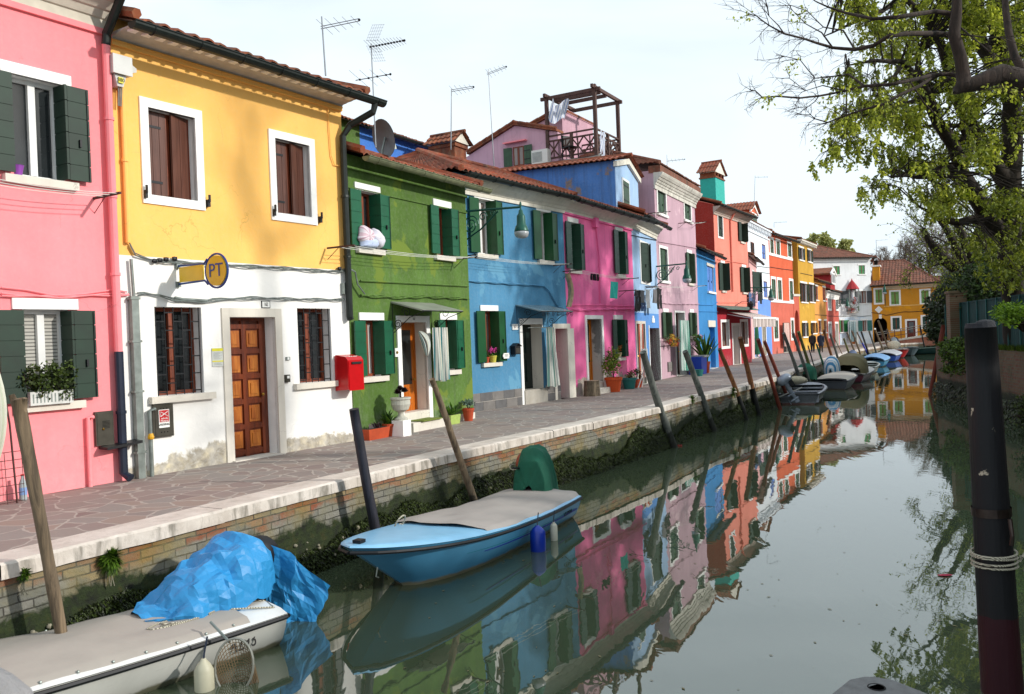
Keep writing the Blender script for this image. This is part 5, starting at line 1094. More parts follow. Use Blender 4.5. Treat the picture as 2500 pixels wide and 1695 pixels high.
# black letterbox on the blue house
ul,zb,ur,zt=HB.rect(Hq,702,700,812,752,-.16); t=thing('letterbox','black house shaped letterbox on the blue wall','letterbox'); place(t,HB,ul-.05,0,zb); w_=max(.26,ur-ul); h_=zt-zb
b=MB(); b.box((0,-.15,0),(w_,-.0,h_*.82),BLACK); b.build('body',t); b=MB(); b.prism([(-.03,-.18,h_*.8),(w_/2,-.18,h_*1.08),(w_+.03,-.18,h_*.8),(w_+.03,-.18,h_*.74),(w_/2,-.18,h_),(-.03,-.18,h_*.74)],(0,.18,0),BLACK); b.build('roof',t); b=MB(); b.box((.04,-.156,h_*.1),(w_-.04,-.149,h_*.6),STEEL); b.build('newspaper_flap',t)
# hanging sign on blue shutter
t=wallthing('door_sign','small white sign hung on the open shutter of the blue house','sign',HB,Hq,594,827,-.16); b=MB(); b.box((-.12,-.012,-.07),(.12,0,.07),PAPER); b.ball((-.1,-.004,0),(.05,.008,.05),PAPER,8,4); b.ball((.1,-.004,0),(.05,.008,.05),PAPER,8,4); o=b.build('board',t)
for k in range(3): b=MB()
b=MB()
for k in range(3): b.box((-.08+.01*k,-.015,.03-.03*k),(.08-.02*k,-.011,.038-.03*k),INK)
b.build('print',o); b=MB(); b.tube([(-.1,-.006,.06),(0,-.006,.3),(.1,-.006,.06)],.004,BLACK,4); b.build('cord',t)
# ---- awnings over doors
def canopy(H,q,x0,y0,x1,y1,out,m,drop=.18):
    u0,z0=H.uz(q(x0,y0)); u1,z1=H.uz(q(x1,y1)); return u0,z0,u1,z1
def scroll(b,c,r,y0,m,turns=1.6,n=26,plane='yz',rad=.008,sg=1):
    pts=[]
    for k in range(n):
        a=turns*2*math.pi*k/n; rr_=r*(1-k/n*.85); 
        p=(0,math.cos(a)*rr_*sg,math.sin(a)*rr_) if plane=='yz' else (math.cos(a)*rr_*sg,0,math.sin(a)*rr_)
        pts.append(Vector(c)+Vector(p))
    b.tube(pts,rad,m,5)
ROOFG=plain('canopy_plastic','8b8f83',.5,var=.2,sc=3); 
def doorcanopy(H,u0,u1,z,out,m,ornate):
    b=MB(); b.prism([(u0,0,z),(u0,-out,z-.2),(u0,-out,z-.17),(u0,0,z+.03)],(u1-u0,0,0),m); o=b.build('door_canopy',H.root)
    b=MB(); b.tube([(u0,-out,z-.19),(u1,-out,z-.19)],.012,BLACK,5)
    if ornate:
        k=0; 
        while u0+.12+k*.24<u1: scroll(b,(u0+.12+k*.24,-out,z-.27),.07,0,BLACK,plane='xz',rad=.006); k+=1
    b.build('edge_rail',o)
    for u in(u0+.05,u1-.05):
        b=MB(); b.tube([(u,0,z-.02),(u,0,z-.62)],.009,BLACK,5); b.tube([(u,-out,z-.2),(u,-out*.55,z-.3),(u,-.0,z-.6)],.009,BLACK,5); scroll(b,(u,-out*.45,z-.2),.11,0,BLACK); scroll(b,(u,-.12,z-.42),.09,0,BLACK,sg=-1); b.build('bracket',o)
ul,_,ur,zt=HG.rect(Fq,585,402,1225,818); doorcanopy(HG,ul-.28,ur+.3,zt+.38,.75,ROOFG,False)
ul,_,ur,zt=HB.rect(Hq,757,492,1248,970); doorcanopy(HB,ul-.25,ur+.4,zt+.5,.8,plain('canopy_glass','7d8c90',.2,.1,var=.1),True)
# striped curtains
CS1=striped('curtain_teal_stripe',['e4e4dc','2f7f86','d9d9cf','1d4f58','c8c8bc','e9e4d0','3b8f92','efeee8'],4); CS2=striped('curtain_pale_stripe',['dfe0d8','7fb0a6','d5d3c8','4d7f80','e6e6de','b8b8ac'],4)
CS3=striped('curtain_green_stripe',['2a9c84','e6f0ea','249078','e6f0ea'],7); CS4=striped('curtain_orange_stripe',['d9541e','efe6dc','8f2f14','efe6dc'],3)
ul,_,ur,zt=HG.rect(Fq,585,402,1225,818)
curtain('door_curtain','teal striped curtain drawn to the right of the green house door','curtain',HG,ur-.12,ur+.42,.95,zt-.12,-.28,CS1,6,.05)
t=MB(); t.grid(lambda i,j:((.10*math.sin(j*math.pi)**.7+.012*math.sin(i*50)*math.sin(j*3.1))*math.cos(i*6.283)+.12*math.sin(j*3),(.09*math.sin(j*math.pi)**.7+.012*math.sin(i*50))*math.sin(i*6.283),-.3+.6*j),48,16,CS1); o=setp(t.build('curtain_bundle',smooth=True),'knotted bundle of striped curtain tied up in the green house doorway','curtain'); place(o,HG,ur-.3,-.12,zt-.45); o.rotation_euler[1]=-.5
ul,_,ur,zt=HB.rect(Hq,757,492,1248,970)
curtain('door_curtain','pale green striped curtain gathered beside the blue house door','curtain',HB,ur-.15,ur+.2,.42,zt-.1,-.28,CS2,6,.05,flare=.25); b=MB(); b.tube([(0,0,0),(1.1,0,0)],.012,GALV,6); o=setp(b.build('curtain_rod'),'metal curtain rod over the blue house door','curtain rod'); place(o,HB,ul-.1,-.28,zt-.1)
ul,_,ur,zt=HI.rect(J,780,652,1285,905,-.4); curtain('door_curtain','green and white striped curtain on a stand before the lilac house door','curtain',HI,ul,ul+1.25,.25,zt,-.45,CS3,8,.05)
ul,_,ur,zt=HL.rect(J,252,695,1120,320); curtain('door_curtain','orange and white striped curtain in the pale blue house doorway','curtain',HL,ul+.1,ul+.75,.25,zt,-.1,CS4,5,.04)
ul,_,ur,zt=HK.rect(J,1675,680,1050,1740,-.4); curtain('door_curtain','dark green curtain at the pale pink house door','curtain',HK,ul,ul+1.6,.35,zt,-.5,plain('curtain_green','0d5a3c',.8,var=.15),6,.1)
ul,_,ur,zt=HO.rect(K,262,1115,1330,330,-.3); curtain('door_curtain','pale pink curtain on the orange red house door','curtain',HO,ul,ul+1.4,.5,zt,-.35,plain('curtain_rose','d9b8ae',.8,var=.1),7,.06)
ul,_,ur,zt=HX.rect(K,905,1100,1290,938,-.3); curtain('door_curtain','teal patterned curtain at the far white house door','curtain',HX,ul,ul+1.1,.3,zt,-.35,striped('curtain_pattern',['2a6a70','e0e8ea','1f4a50','9fc0c4'],5),6,.06)
# tarpaulin door curtain at the left edge
TP=striped('tarp_green_white',['dcdccd','d3d4c2','b9c0a6','dcdccd','cfd1bf'],5,.6)
u0,_=HP.uz(C(-215,900),-.45); b=MB()
def fn(i,j):
    z=2.55*j; bulge=math.sin(min(1,j*1.12)*math.pi)**.8; u=u0-.2+.38*i+.26*bulge*i; return(u-u0,-.1-.35*math.sin(i*math.pi*.6)*(.4+bulge)+.02*math.sin(i*40),z)
b.grid(fn,36,18,TP); o=setp(b.build('door_curtain',smooth=True),'bulging pale green striped door curtain at the left edge of the picture','curtain'); place(o,HP,u0,0,0)
t=thing('wire_guard','rusty wire mesh guard standing at the foot of the pale curtain','mesh'); u,_=HP.uz(C(30,1500),-.25); place(t,HP,u-.3,-.3,0); b=MB(); WR=plain('rusty_wire','4a302c',.8)
for k in range(6): b.tube([(.0+k*.1,0,0),(.0+k*.1-.02,0,.62)],.004,WR,4)
for k in range(7): b.tube([(-.02,0,.02+k*.1),(.5,0,.02+k*.1)],.004,WR,4)
b.build('mesh',t); b=MB(); b.tube([(.4,-.02,0),(.36,0,.95),(.33,0,1.2)],.012,WR,5); b.build('rod',t)
u,z=HP.uz(C(140,1500),-.25); t=thing('water_bottle','clear plastic water bottle with blue label at the foot of the pink wall','bottle'); place(t,HP,u,-.2,0); PL=glassm('bottle_plastic','b8c4c8',.15); b=MB(); b.lathe([(.04,0),(.045,.02),(.045,.2),(.02,.27),(.018,.3)],PL,14); b.build('body',t,True); b=MB(); b.lathe([(.0455,.07),(.0455,.16)],plain('bottle_label','7f9fd0',.5),14); b.build('label',t); b=MB(); b.lathe([(.02,.3),(.02,.32)],RED,12); b.build('cap',t)
# ---- clothes lines
ROPE=plain('line_white','d8d8d0',.8)
def clothesline(H,q,pa,pb,label,out=.55,n=3,m=None,ends=(1,1)):
    ua,za=H.uz(q(*pa),-out); ub,zb_=H.uz(q(*pb),-out); t=thing('clothesline',label,'clothesline'); place(t,H,ua,0,za); dz=zb_-za
    for k,(u,e) in enumerate(((0,ends[0]),(ub-ua,ends[1]))):
        if e: b=MB(); b.bar((u,0,dz*k),(u,-out-.06,dz*k),.03,.03,m or WR); b.tube([(u,0,dz*k-.2),(u,-out*.5,dz*k)],.007,m or WR,4); b.build('bracket',t)
    for k in range(n):
        y=-out+k*out*.28; b=MB(); b.tube([(i/10*(ub-ua),y,dz*i/10-.05*math.sin(math.pi*i/10)) for i in range(11)],.005,ROPE,4); b.build('line',t)
    return ua,za,ub,zb_
clothesline(HP,A,(-300,1090),(755,1240),'clothesline under the upper window of the coral pink house'); 
clothesline(HG,E_,(205,1225),(1260,1325),'clothesline under the upper windows of the green house')
clothesline(HB,G,(250,1062),(1275,1160),'clothesline under the upper windows of the blue house')
clothesline(HH,G,(1385,1225),(1995,1310),'clothesline under the upper windows of the hot pink house')
clothesline(HL,J,(235,290),(545,250),'clothesline full of dark laundry on the pale blue house',.5,2)
clothesline(HI,J,(495,240),(1095,235),'clothesline under the middle windows of the lilac house',.6,2); clothesline(HI,I,(480,690),(655,675),'short clothes rail under the top window of the lilac house',.5,2); clothesline(HI,I,(935,800),(1095,798),'clothes rail reaching past the right edge of the lilac house',.6,2)
# ---- laundry
def cloth(name,label,H,q,xl,yt,xr,yb,m,out=.5,kind='rect',group=None):
    ul,zt=H.uz(q(xl,yt),-out); ur,_=H.uz(q(xr,yt),-out); _,zb_=H.uz(q(xl,yb),-out); w_=ur-ul; h_=zt-zb_; b=MB(); ph=R.uniform(0,6)
    f=lambda i,j,x0,x1,z0,z1:(x0+(x1-x0)*i,.03*math.sin(i*7+ph+j*2),z0+(z1-z0)*j)
    if kind=='rect': b.grid(lambda i,j:f(i,j,0,w_,-h_,0),8,8,m)
    elif kind=='trousers': b.grid(lambda i,j:f(i,j,0,w_,-h_*.3,0),6,4,m); b.grid(lambda i,j:f(i,j,0,w_*.44,-h_,-h_*.3),4,8,m); b.grid(lambda i,j:f(i,j,w_*.56,w_,-h_*.97,-h_*.3),4,8,m)
    elif kind=='shirt': b.grid(lambda i,j:f(i,j,w_*.15,w_*.85,-h_,0),8,8,m); b.grid(lambda i,j:(w_*.15-w_*.18*(1-j)*i*1.0,.02,-h_*(.02+.5*i)-.12*w_*(1-j)),4,2,m); b.grid(lambda i,j:(w_*.85+w_*.18*(1-j)*i,.02,-h_*(.02+.5*i)-.12*w_*(1-j)),4,2,m)
    o=b.build(name,smooth=True); setp(o,label,'laundry',group); place(o,H,ul,-out,zt); return o
TQ=plain('towel_teal','2fb5a8',.9,var=.2,sc=25,bump=.5); BKc=plain('cloth_black','131316',.9); GYc=plain('cloth_grey','6e6c70',.9); WHc=plain('cloth_white','cfcfd2',.9,var=.1); NVc=plain('cloth_navy','2b3450',.9); JN=plain('cloth_denim','3f5b86',.9,var=.2); PKc=plain('cloth_pink','cfa6b6',.9)
cloth('towel','turquoise towel hanging on the hot pink house',HH,G,1705,1345,1780,1525,TQ,.55)
for k in range(4): cloth('socks','dark socks pegged to the hot pink house line',HH,G,1500+k*21,1262+k*2,1514+k*21,1330+k*3,BKc,.5-.1*(k%2),group='dark socks on the hot pink house')
cloth('trousers','black trousers at the left end of the pale blue house line',HL,J,240,278,305,545,BKc,.5,'trousers'); cloth('shirt','grey shirt on the pale blue house line',HL,J,305,285,372,435,GYc,.5,'shirt'); cloth('shorts','blue jeans shorts below the grey shirt on the pale blue house',HL,J,312,430,370,540,JN,.45,'trousers')
cloth('shirt','white shirt on the pale blue house line',HL,J,375,280,440,500,WHc,.5,'shirt'); cloth('shirt','dark grey shirt right of the white one on the pale blue house',HL,J,445,270,510,440,GYc,.5,'shirt'); cloth('trousers','black trousers at the right end of the pale blue house line',HL,J,512,262,570,515,BKc,.5,'trousers')
clothesline(HK,J,(1615,310),(1775,318),'clothesline of the pale pink house',.5,2)
cloth('jeans','denim jeans on the pale pink house line',HK,J,1620,315,1655,500,JN,.5,'trousers'); cloth('shirt','pink shirt on the pale pink house line',HK,J,1690,300,1722,420,PKc,.5,'shirt'); cloth('trousers','navy trousers on the pale pink house line',HK,J,1655,320,1690,480,NVc,.5,'trousers'); cloth('dress','single black garment at the right end of the pale pink house line',HK,J,1750,318,1776,450,BKc,.5)
# pillows on the green window sill
PL1=striped('pillow_pink',['d9b8c4','e8dde4','c9a4b4','e8dde4'],6); PL2=plain('pillow_blue','b9c6e2',.9,var=.08)
def pillow(label,x,y,sx,sy,rot,m):
    t=MB(); sq=lambda c_:math.copysign(abs(c_)**.55,c_); t.grid(lambda i,j:(sx*sq(math.cos(i*6.2832))*math.sin(j*math.pi)**.6+.012*math.sin(i*40),.11*math.cos(j*math.pi)*(1-.6*math.sin(j*3.14159)**6),sy*sq(math.sin(i*6.2832))*math.sin(j*math.pi)**.6),40,20,m); o=setp(t.build('pillow',smooth=True),label,'pillow'); u,z=HG.uz(E_(x,y),-.12); place(o,HG,u,-.12,z); o.rotation_euler=(0,rot,HG.rz)
pillow('pink striped pillow airing on the green house window sill',325,1145,.2,.18,.3,PL1); pillow('white pillow leaning out beside the pink pillow on the green house sill',420,1165,.2,.14,.6,plain('pillow_white','d5d3de',.9,var=.05)); pillow('pale blue pillow lying below the others on the green house sill',350,1205,.26,.1,-.05,PL2)
# rag hanging at the blue/pink corner
b=MB(); b.grid(lambda i,j:(.25*math.sin(j*3)*(.6+.4*i)-.1+.12*i,-.05-.07*math.sin(i*8+j*3),-.85+.95*j),12,12,plain('rag_cream','a8977a',.9,var=.3,sc=8)); o=setp(b.build('hanging_cloth',smooth=True),'twisted cream cloth hanging at the corner between the blue and hot pink houses','cloth'); u,z=HH.uz(G(1235,1300),-.3); place(o,HH,u,-.3,z)
# ---- street lamps on scrolled arms
LG_=plain('lamp_green','0f4f40',.4,.2,var=.15); LGL=glassm('lamp_glass','b9bcbf',.2)
def lamp(H,q,px,py,tipx,tipy,label,s=1):
    # arm leaves the wall at (px,py) and reaches out over the path
    u,z=H.uz(q(px,py)); t=thing('street_lamp',label,'street lamp'); 
    r=ray(*q(tipx,tipy)); o=Vector((0,0,HC)); # arm tip on the vertical plane square to the wall
    w0=H.world(u,0,z); pl=H.e; tt=(w0-o).dot(pl)/r.dot(pl); tip=o+r*tt; out=(tip-w0).dot(-H.inn); dz=tip.z-w0.z
    place(t,H,u,0,z); t.rotation_euler=(0,0,H.rz-math.pi/2); out=max(.7,min(out,2.2))
    b=MB(); b.tube([(0,0,0),(out*.95,0,dz),(out,0,dz)],.028*s,LG_,8); b.tube([(0,0,.06),(0,0,-.85*s)],.02*s,LG_,6); b.tube([(0.02,0,-.72*s),(out*.3,0,-.5*s),(out*.62,0,dz*.6-.06)],.02*s,LG_,6); scroll(b,(.22*s,0,-.36*s),.24*s,0,LG_,2.2,34,'xz',.017*s); scroll(b,(.6*s,0,-.2*s),.12*s,0,LG_,1.5,20,'xz',.014*s); scroll(b,(.88*s,0,-.14*s),.08*s,0,LG_,1.5,18,'xz',.012*s); scroll(b,(.05,0,-.9*s),.08*s,0,LG_,1.3,16,'xz',.012*s); b.build('arm',t)
    b=MB(); c=(out,0,dz); b.lathe([(.015,.12),(.03,.06),(.02,.0),(.02,-.06),(.045,-.08),(.06,-.16),(.09,-.2),(.1,-.22),(.11,-.42),(.14,-.46),(.17,-.56),(.17,-.58)][::-1],LG_,16,c) if s==1 else b.lathe([(r_*s,z_*s) for r_,z_ in [(.015,.12),(.03,.06),(.02,.0),(.02,-.06),(.045,-.08),(.06,-.16),(.09,-.2),(.1,-.22),(.11,-.42),(.14,-.46),(.17,-.56),(.17,-.58)][::-1]],LG_,16,c); b.build('head',t,True)
    b=MB(); b.lathe([(r_*s,z_*s) for r_,z_ in [(.08,-.74),(.15,-.7),(.175,-.62),(.165,-.58)]],LGL,16,c); b.build('glass',t,True)
lamp(HB,G,135,598,748,548,'green street lamp on a scrolled arm at the edge of the blue house'); lamp(HI,I,495,1335,865,1300,'green street lamp on a scrolled arm in front of the lilac house')
lamp(HK,J,1600,262,1880,255,'thin street lamp arm sticking out by the pale pink house',1.1)
lamp(HV,K,1290,830,1395,815,'small street lamp on the ochre house wall',1.3); lamp(HT,K,790,885,905,872,'dark street lamp arm beside the far shrine',1.3)
# wall lantern above awning
t=wallthing('lantern','small dark lantern above the striped shop awning','lantern',HR,J,1445,485); b=MB(); u2,z2=HR.uz(J(1575,470)); b.tube([(0,0,0),(.3,-.3,.25),(.8,-.6,.28)],.015,BLACK,6); b.build('arm',t); b=MB(); b.lathe([(.03,.18),(.16,.02),(.12,-.02),(.08,-.3)][::-1],BLACK,6,(.85,-.65,.1)); b.build('head',t)
# awning of the crimson shop
ul,_=HR.uz(J(1350,545)); _,zt=HR.uz(J(1350,545)); ur=HR.L+.3; AWS=striped('awning_stripe',['d9c6bf','7d6a66','e4d5ce','8d7a74','d9c6bf','efe4de'],16); t=thing('awning','pink and grey striped awning over the crimson shop front','awning'); place(t,HR,ul,0,zt)
b=MB(); W_=ur-ul; b.grid(lambda i,j:(W_*i,-1.35*j,-.38*j),30,2,AWS); b.build('canopy',t); b=MB(); b.grid(lambda i,j:(W_*i,-1.36-.03*math.sin(i*60),-.44-.42*j-(.04*abs(math.sin(i*50)) if j==1 else 0)),90,2,AWS); b.build('valance',t); b=MB(); b.bar((0,-1.36,-.4),(W_,-1.36,-.4),.06,.09,WHITE); b.build('front_bar',t)
for u in(.1,W_-.1): b=MB(); b.bar((u,0,-.15),(u,-1.3,-.42),.04,.04,WHITE); b.build('arm',t)
# ---- pots and plants
TCm=plain('terracotta','b0441f',.8,var=.15,bump=.1); TEALP=plain('teal_pot','1d6f6a',.5,var=.1); LEAF1=leafm('pot_leaf','1b3a10','5f8a28',.25); LEAFY=leafm('bush_leaf','34501a','93a93a',.3); SUCC=leafm('succulent','3c5048','77917f',.1); DKL=leafm('dark_leaf','170c10','33161e',.1); RDL=leafm('reddish_leaf','4a2018','6a7a30',.2)
SOIL=plain('soil','2a1f16',.95)
def pot(label,H,q,px,py,r,h,m,plant,name='potted_plant',d=None,z0=0,shape='round',dd=-.2):
    u,_=H.uz(q(px,py),dd); t=thing(name,label,'potted plant'); place(t,H,u,dd,z0); b=MB()
    if shape=='round': b.lathe([(r*.7,0),(r*.72,.01),(r*.95,h*.8),(r*1.05,h*.82),(r*1.05,h),(r*.92,h),(r*.9,h*.9)],m,18)
    else: b.prism([(-r,-.1,h),(r,-.1,h),(r*.9,-.08,0),(-r*.9,-.08,0)],(0,.2,0),m)
    b.build('pot',t); b=MB(); b.lathe([(r*.88,h*.86),(.001,h*.9)],SOIL,12) if shape=='round' else b.box((-r*.9,-.08,h-.02),(r*.9,.08,h+.003),SOIL); b.build('soil',t); b=MB(); plant(b,r,h); b.build('foliage',t)
def spiky(mat,n=26,L=.28,w=.03,up=1):
    def f(b,r,h):
        for k in range(n):
            a=R.uniform(0,6.28); t=R.uniform(.25,1.1)*up; d=Vector((math.cos(a)*math.sin(t),math.sin(a)*math.sin(t),math.cos(t))); s=d.cross(Vector((0,0,1))).normalized()*w; o=Vector((R.uniform(-r,r)*.4,R.uniform(-.05,.05),h)); l=L*R.uniform(.7,1.2)
            b.add([o-s,o+s,o+d*l*.6+s*.7-Vector((0,0,.01)),o+d*l-Vector((0,0,l*.12)),o+d*l*.6-s*.7],[(0,1,2,3,4)],mat)
    return f
def bushy(mat,rx,rz,n=260,size=.06,c=0):
    def f(b,r,h):
        for k in range(5): b.tube([(0,0,h*.8),(R.uniform(-1,1)*rx*.5,R.uniform(-1,1)*rx*.5,h+rz*1.2)],.006,SOIL,4)
        for k in range(5): leaves(b,(R.uniform(-.4,.4)*rx,R.uniform(-.4,.4)*rx,h+rz*(.6+R.uniform(0,1.))),(rx*.6,rx*.6,rz*.55),n//5,mat,size)
    return f
pot('long terracotta trough with dark succulents at the left of the green house',HG,Fq,365,1450,.32,.2,TCm,spiky(DKL,20,.14),shape='box')
pot('round terracotta pot with a spiky aloe beside the trough at the green house',HG,Fq,490,1435,.13,.24,TCm,spiky(LEAF1,30,.3))
pot('lime green pot with an agave right of the green house door',HG,Fq,1065,1320,.2,.2,plain('lime_pot','a3b860',.6,var=.15,sc=14),spiky(LEAF1,30,.3,.04),shape='box')
pot('terracotta pot with grey succulents at the right corner of the green house',HG,Fq,1215,1300,.13,.28,TCm,bushy(SUCC,.2,.1,200,.06))
pot('large terracotta pot with a tall leafy shrub before the hot pink wall',HH,Hq,1745,1200,.27,.46,plain('terracotta_orange','c24a14',.7,var=.08),bushy(LEAFY,.34,.55,900,.085),dd=-.35)
pot('teal pot on the ground near the right end of the hot pink house',HH,Hq,1912,1180,.24,.36,TEALP,bushy(RDL,.15,.1,120,.07),dd=-.3); pot('small terracotta box of reddish plants right of the teal pot',HH,Hq,1985,1165,.18,.28,TCm,bushy(RDL,.2,.2,200,.06),shape='box',dd=-.3); pot('small round terracotta pot at the far right corner of the hot pink house',HH,Hq,2032,1155,.1,.22,TCm,bushy(RDL,.1,.15,90,.05),dd=-.35)
_,zw=HB.uz(Hq(390,905),-.05); pot('small clay pot with a dry plant on the blue house sill',HB,Hq,388,905,.07,.15,TCm,bushy(RDL,.08,.08,80,.04),z0=zw,dd=-.02); pot('yellow pot of pink cyclamen on the blue house sill',HB,Hq,455,905,.1,.18,plain('yellow_pot','c9c04a',.6),lambda b,r,h:(leaves(b,(0,0,h+.03),(.13,.1,.06),80,LEAF1,.06),leaves(b,(0,0,h+.13),(.14,.1,.07),120,plain('cyclamen','c23a8e',.7),.05)),z0=zw,dd=-.02)
_,zw=HH.uz(Hq(1790,840),-.05); pot('cream pot with orange flowers on the hot pink house sill',HH,Hq,1800,838,.1,.14,plain('cream_pot','cdbb90',.7),bushy(leafm('orange_flower','b04a10','7a7a20',.2),.12,.12,120,.05),z0=zw,dd=-.03)
# urn on its plinth
u,_=HG.uz(Fq(615,1400),-.45); t=thing('garden_urn','stone urn with dark rosette plant on a white plinth by the green house door','urn'); place(t,HG,u,-.42,0)
b=MB(); b.box((-.13,-.13,0),(.13,.13,.3),WHITE); b.build('plinth',t); UR=plain('urn_stone','b9b8ac',.8,var=.12,sc=14,bump=.3); b=MB(); b.lathe([(.13,.3),(.13,.33),(.07,.37),(.05,.42),(.06,.45),(.15,.5),(.185,.6),(.18,.68),(.2,.7),(.2,.73),(.17,.73)],UR,22); b.build('bowl',t,False)
b=MB()
for c in((0,0,.86),(-.08,0,.8),(.08,-.04,.82)):
    for k in range(60):
        a=k*2.4; tt=.2+k/60*1.3; d=Vector((math.cos(a)*math.sin(tt),math.sin(a)*math.sin(tt),math.cos(tt))); s=d.cross(Vector((0,0,1))).normalized()*.022; o=Vector(c); b.add([o,o+d*.06+s,o+d*.11,o+d*.06-s],[(0,1,2,3)],DKL)
b.tube([(0,0,.7),(0,0,.85)],.02,SOIL,5); b.build('rosettes',t)
b=MB(); b.box((-.35,-.2,0),(.35,.2,.02),plain('doormat','6c7a2a',.95,var=.2,sc=30)); ul,_,ur,_=HG.rect(Fq,585,402,1225,818); o=setp(b.build('doormat'),'green doormat on the stone step of the green house','doormat'); place(o,HG,(ul+ur)/2+.05,-.18,.185)
# window box at coral house
ul,_=HP.uz(C(148,995),-.06); ur,zb_=HP.uz(C(385,995),-.06); t=thing('window_box','white flower box with a leafy bush on the coral pink house lower sill','planter'); place(t,HP,ul,-.06,HP.uz(C(148,1003),-.06)[1]+.02); w_=ur-ul
b=MB(); b.box((0,-.09,0),(w_,.08,.17),plain('planter_white','c8c8c4',.6)); 
for k in range(12): b.box((.03+k*w_/12,-.094,.03),(.045+k*w_/12,-.089,.14),GALV)
b.build('box',t); b=MB(); BX=leafm('box_leaf','16240a','4c5f20',.2)
for k in range(9): leaves(b,(w_*(k+.2)/8.5,-.05+R.uniform(-.05,.05),.24+R.uniform(-.08,.16)),(.13,.13,.17),170,BX,.055)
for k in range(8): x=w_*(k+.5)/8; b.tube([(x,0,.1),(x+R.uniform(-.1,.1),-.05,.4)],.006,SOIL,4)
b.build('foliage',t); b=MB(); b.lathe([(.05,0),(.075,.12),(.08,.13)],plain('purple_pot','8a3fa0',.5),14); o=setp(b.build('flower_pot'),'small purple pot on the upper sill of the coral pink house','flower pot'); u,z=HP.uz(A(112,1128),.02); place(o,HP,u,.02,z)
# flower baskets on the lilac house
def basket(label,x0,x1,y,mats):
    ul,z=HI.uz(J(x0,y),-.2); ur,_=HI.uz(J(x1,y),-.2); t=thing('flower_basket',label,'flower basket'); place(t,HI,ul,-.2,z); w_=ur-ul; b=MB()
    for k in range(9): b.tube([(w_*k/8,.12,0),(w_*k/8,-.14,0),(w_*k/8,-.1,-.3),(w_*k/8,.1,-.34)],.008,WR,4)
    b.tube([(0,-.14,0),(w_,-.14,0)],.01,WR,4); b.tube([(0,-.12,-.18),(w_,-.12,-.18)],.01,WR,4); b.build('basket',t); b=MB()
    for k in range(14): leaves(b,(w_*R.random(),-.1,-.02+R.uniform(-.28,.1)),(.13,.1,.1),40,R.choice(mats),.08)
    b.build('flowers',t)
OR_=plain('petal_orange','c8641c',.7); YE_=plain('petal_yellow','cfa838',.7); RE_=plain('petal_red','a83428',.7); TU_=plain('petal_turquoise','2f9aa8',.7)
basket('wire flower basket with orange blooms under the left window of the lilac house',572,725,865,[OR_,YE_,RE_,LEAF1]); basket('flower basket with green and turquoise plants under the right window of the lilac house',920,1025,855,[TU_,LEAF1,LEAF1,PKc])
# stump, blue tub, agave, folding rack, bicycle
u,_=HH.uz(Hq(1505,1255),-.35); t=thing('tree_stump','sawn tree stump used as a seat by the hot pink house door','stump'); place(t,HH,u,-.38,0); b=MB(); BARK=wood('bark','3b3228','7b6d5a',(6,6,3),.9,.8); n=26
b.grid(lambda i,j:((.25-.03*j)*(1+.05*math.sin(i*2*math.pi*7))*math.cos(i*2*math.pi),(.25-.03*j)*(1+.05*math.sin(i*2*math.pi*7))*math.sin(i*2*math.pi),.46*j),n,6,BARK); b.build('bark',t); b=MB(); b.lathe([(.001,.462),(.225,.46),(.225,.455)][::-1],wood('cut_wood','8a7a64','a8967c',(20,20,20)),22); b.build('cut_face',t)
t=thing('storage_tub','big blue plastic tub by the lilac house door','tub'); u,_=HI.uz(J(1010,1290),-.5); place(t,HI,u,-.5,0); BT=plain('tub_blue','0a3fb8',.4,var=.06); b=MB(); b.prism([(-.42,-.25,0),(.42,-.25,0),(.5,-.28,.75),(-.5,-.28,.75)],(0,.55,0),BT); b.build('body',t); b=MB(); b.box((-.2,-.34,.72),(.62,.3,.8),plain('lid_grey','a9aaa6',.5)); b.build('lid',t)
b=MB(); b.lathe([(.16,0),(.22,.26),(.23,.27),(.2,.26)],TEALP,16); o=setp(b.build('basin'),'turquoise basin in front of the blue tub','basin'); u,_=HI.uz(J(980,1295),-.85); place(o,HI,u,-.95,0)
pot('terracotta pot with a tall spiky agave between the lilac and bright blue houses',HS,J,1100,1280,.2,.5,TCm,spiky(LEAF1,40,1.3,.06,.7),dd=-.5)
t=thing('folding_rack','white folding rack leaning at the pale blue house doors','rack'); u,_=HL.uz(J(345,1400),-.4); place(t,HL,u-.3,-.55,0); b=MB(); b.box((-.3,-.03,.62),(.35,.03,1.3),WHITE); b.build('panel',t)
for x,y in((-.25,.2),(-.25,-.2),(.3,.2),(.3,-.2)): b=MB(); b.bar((x,y,0),(x*.3,0,.66),.03,.03,WHITE); b.build('leg',t)
def bicycle():
    p=at(*J(1688,1098),ZP); t=thing('bicycle','white folding bicycle parked at the pale pink house','bicycle',p,math.radians(35)); 
    for x in(-.5,.5):
        b=MB(); b.tube([(x+.28*math.cos(a),0,.28+.28*math.sin(a)) for a in [2*math.pi*k/20 for k in range(21)]],.022,BLACK,5,cap=False); 
        ow_=b.build('wheel',t); b=MB()
        for k in range(8): b.tube([(x,0,.28),(x+.26*math.cos(k*.785),0,.28+.26*math.sin(k*.785))],.004,GALV,3)
        b.build('spokes',ow_)
    b=MB(); 
    for p_,q_ in(((-.5,0,.28),(-.15,0,.3)),((-.15,0,.3),(-.22,0,.75)),((-.15,0,.3),(.38,0,.6)),((.38,0,.6),(.5,0,.28)),((.38,0,.55),(.33,0,.95)),((-.5,0,.28),(-.2,0,.6))): b.tube([p_,q_],.02,WHITE,6)
    b.build('frame',t); b=MB(); b.tube([(.33,-.25,1.0),(.33,0,.95),(.33,.25,1.0)],.014,BLACK,5); b.build('handlebar',t); b=MB(); b.ball((-.23,0,.8),(.13,.07,.04),BLACK,8,5); b.build('saddle',t)
bicycle()
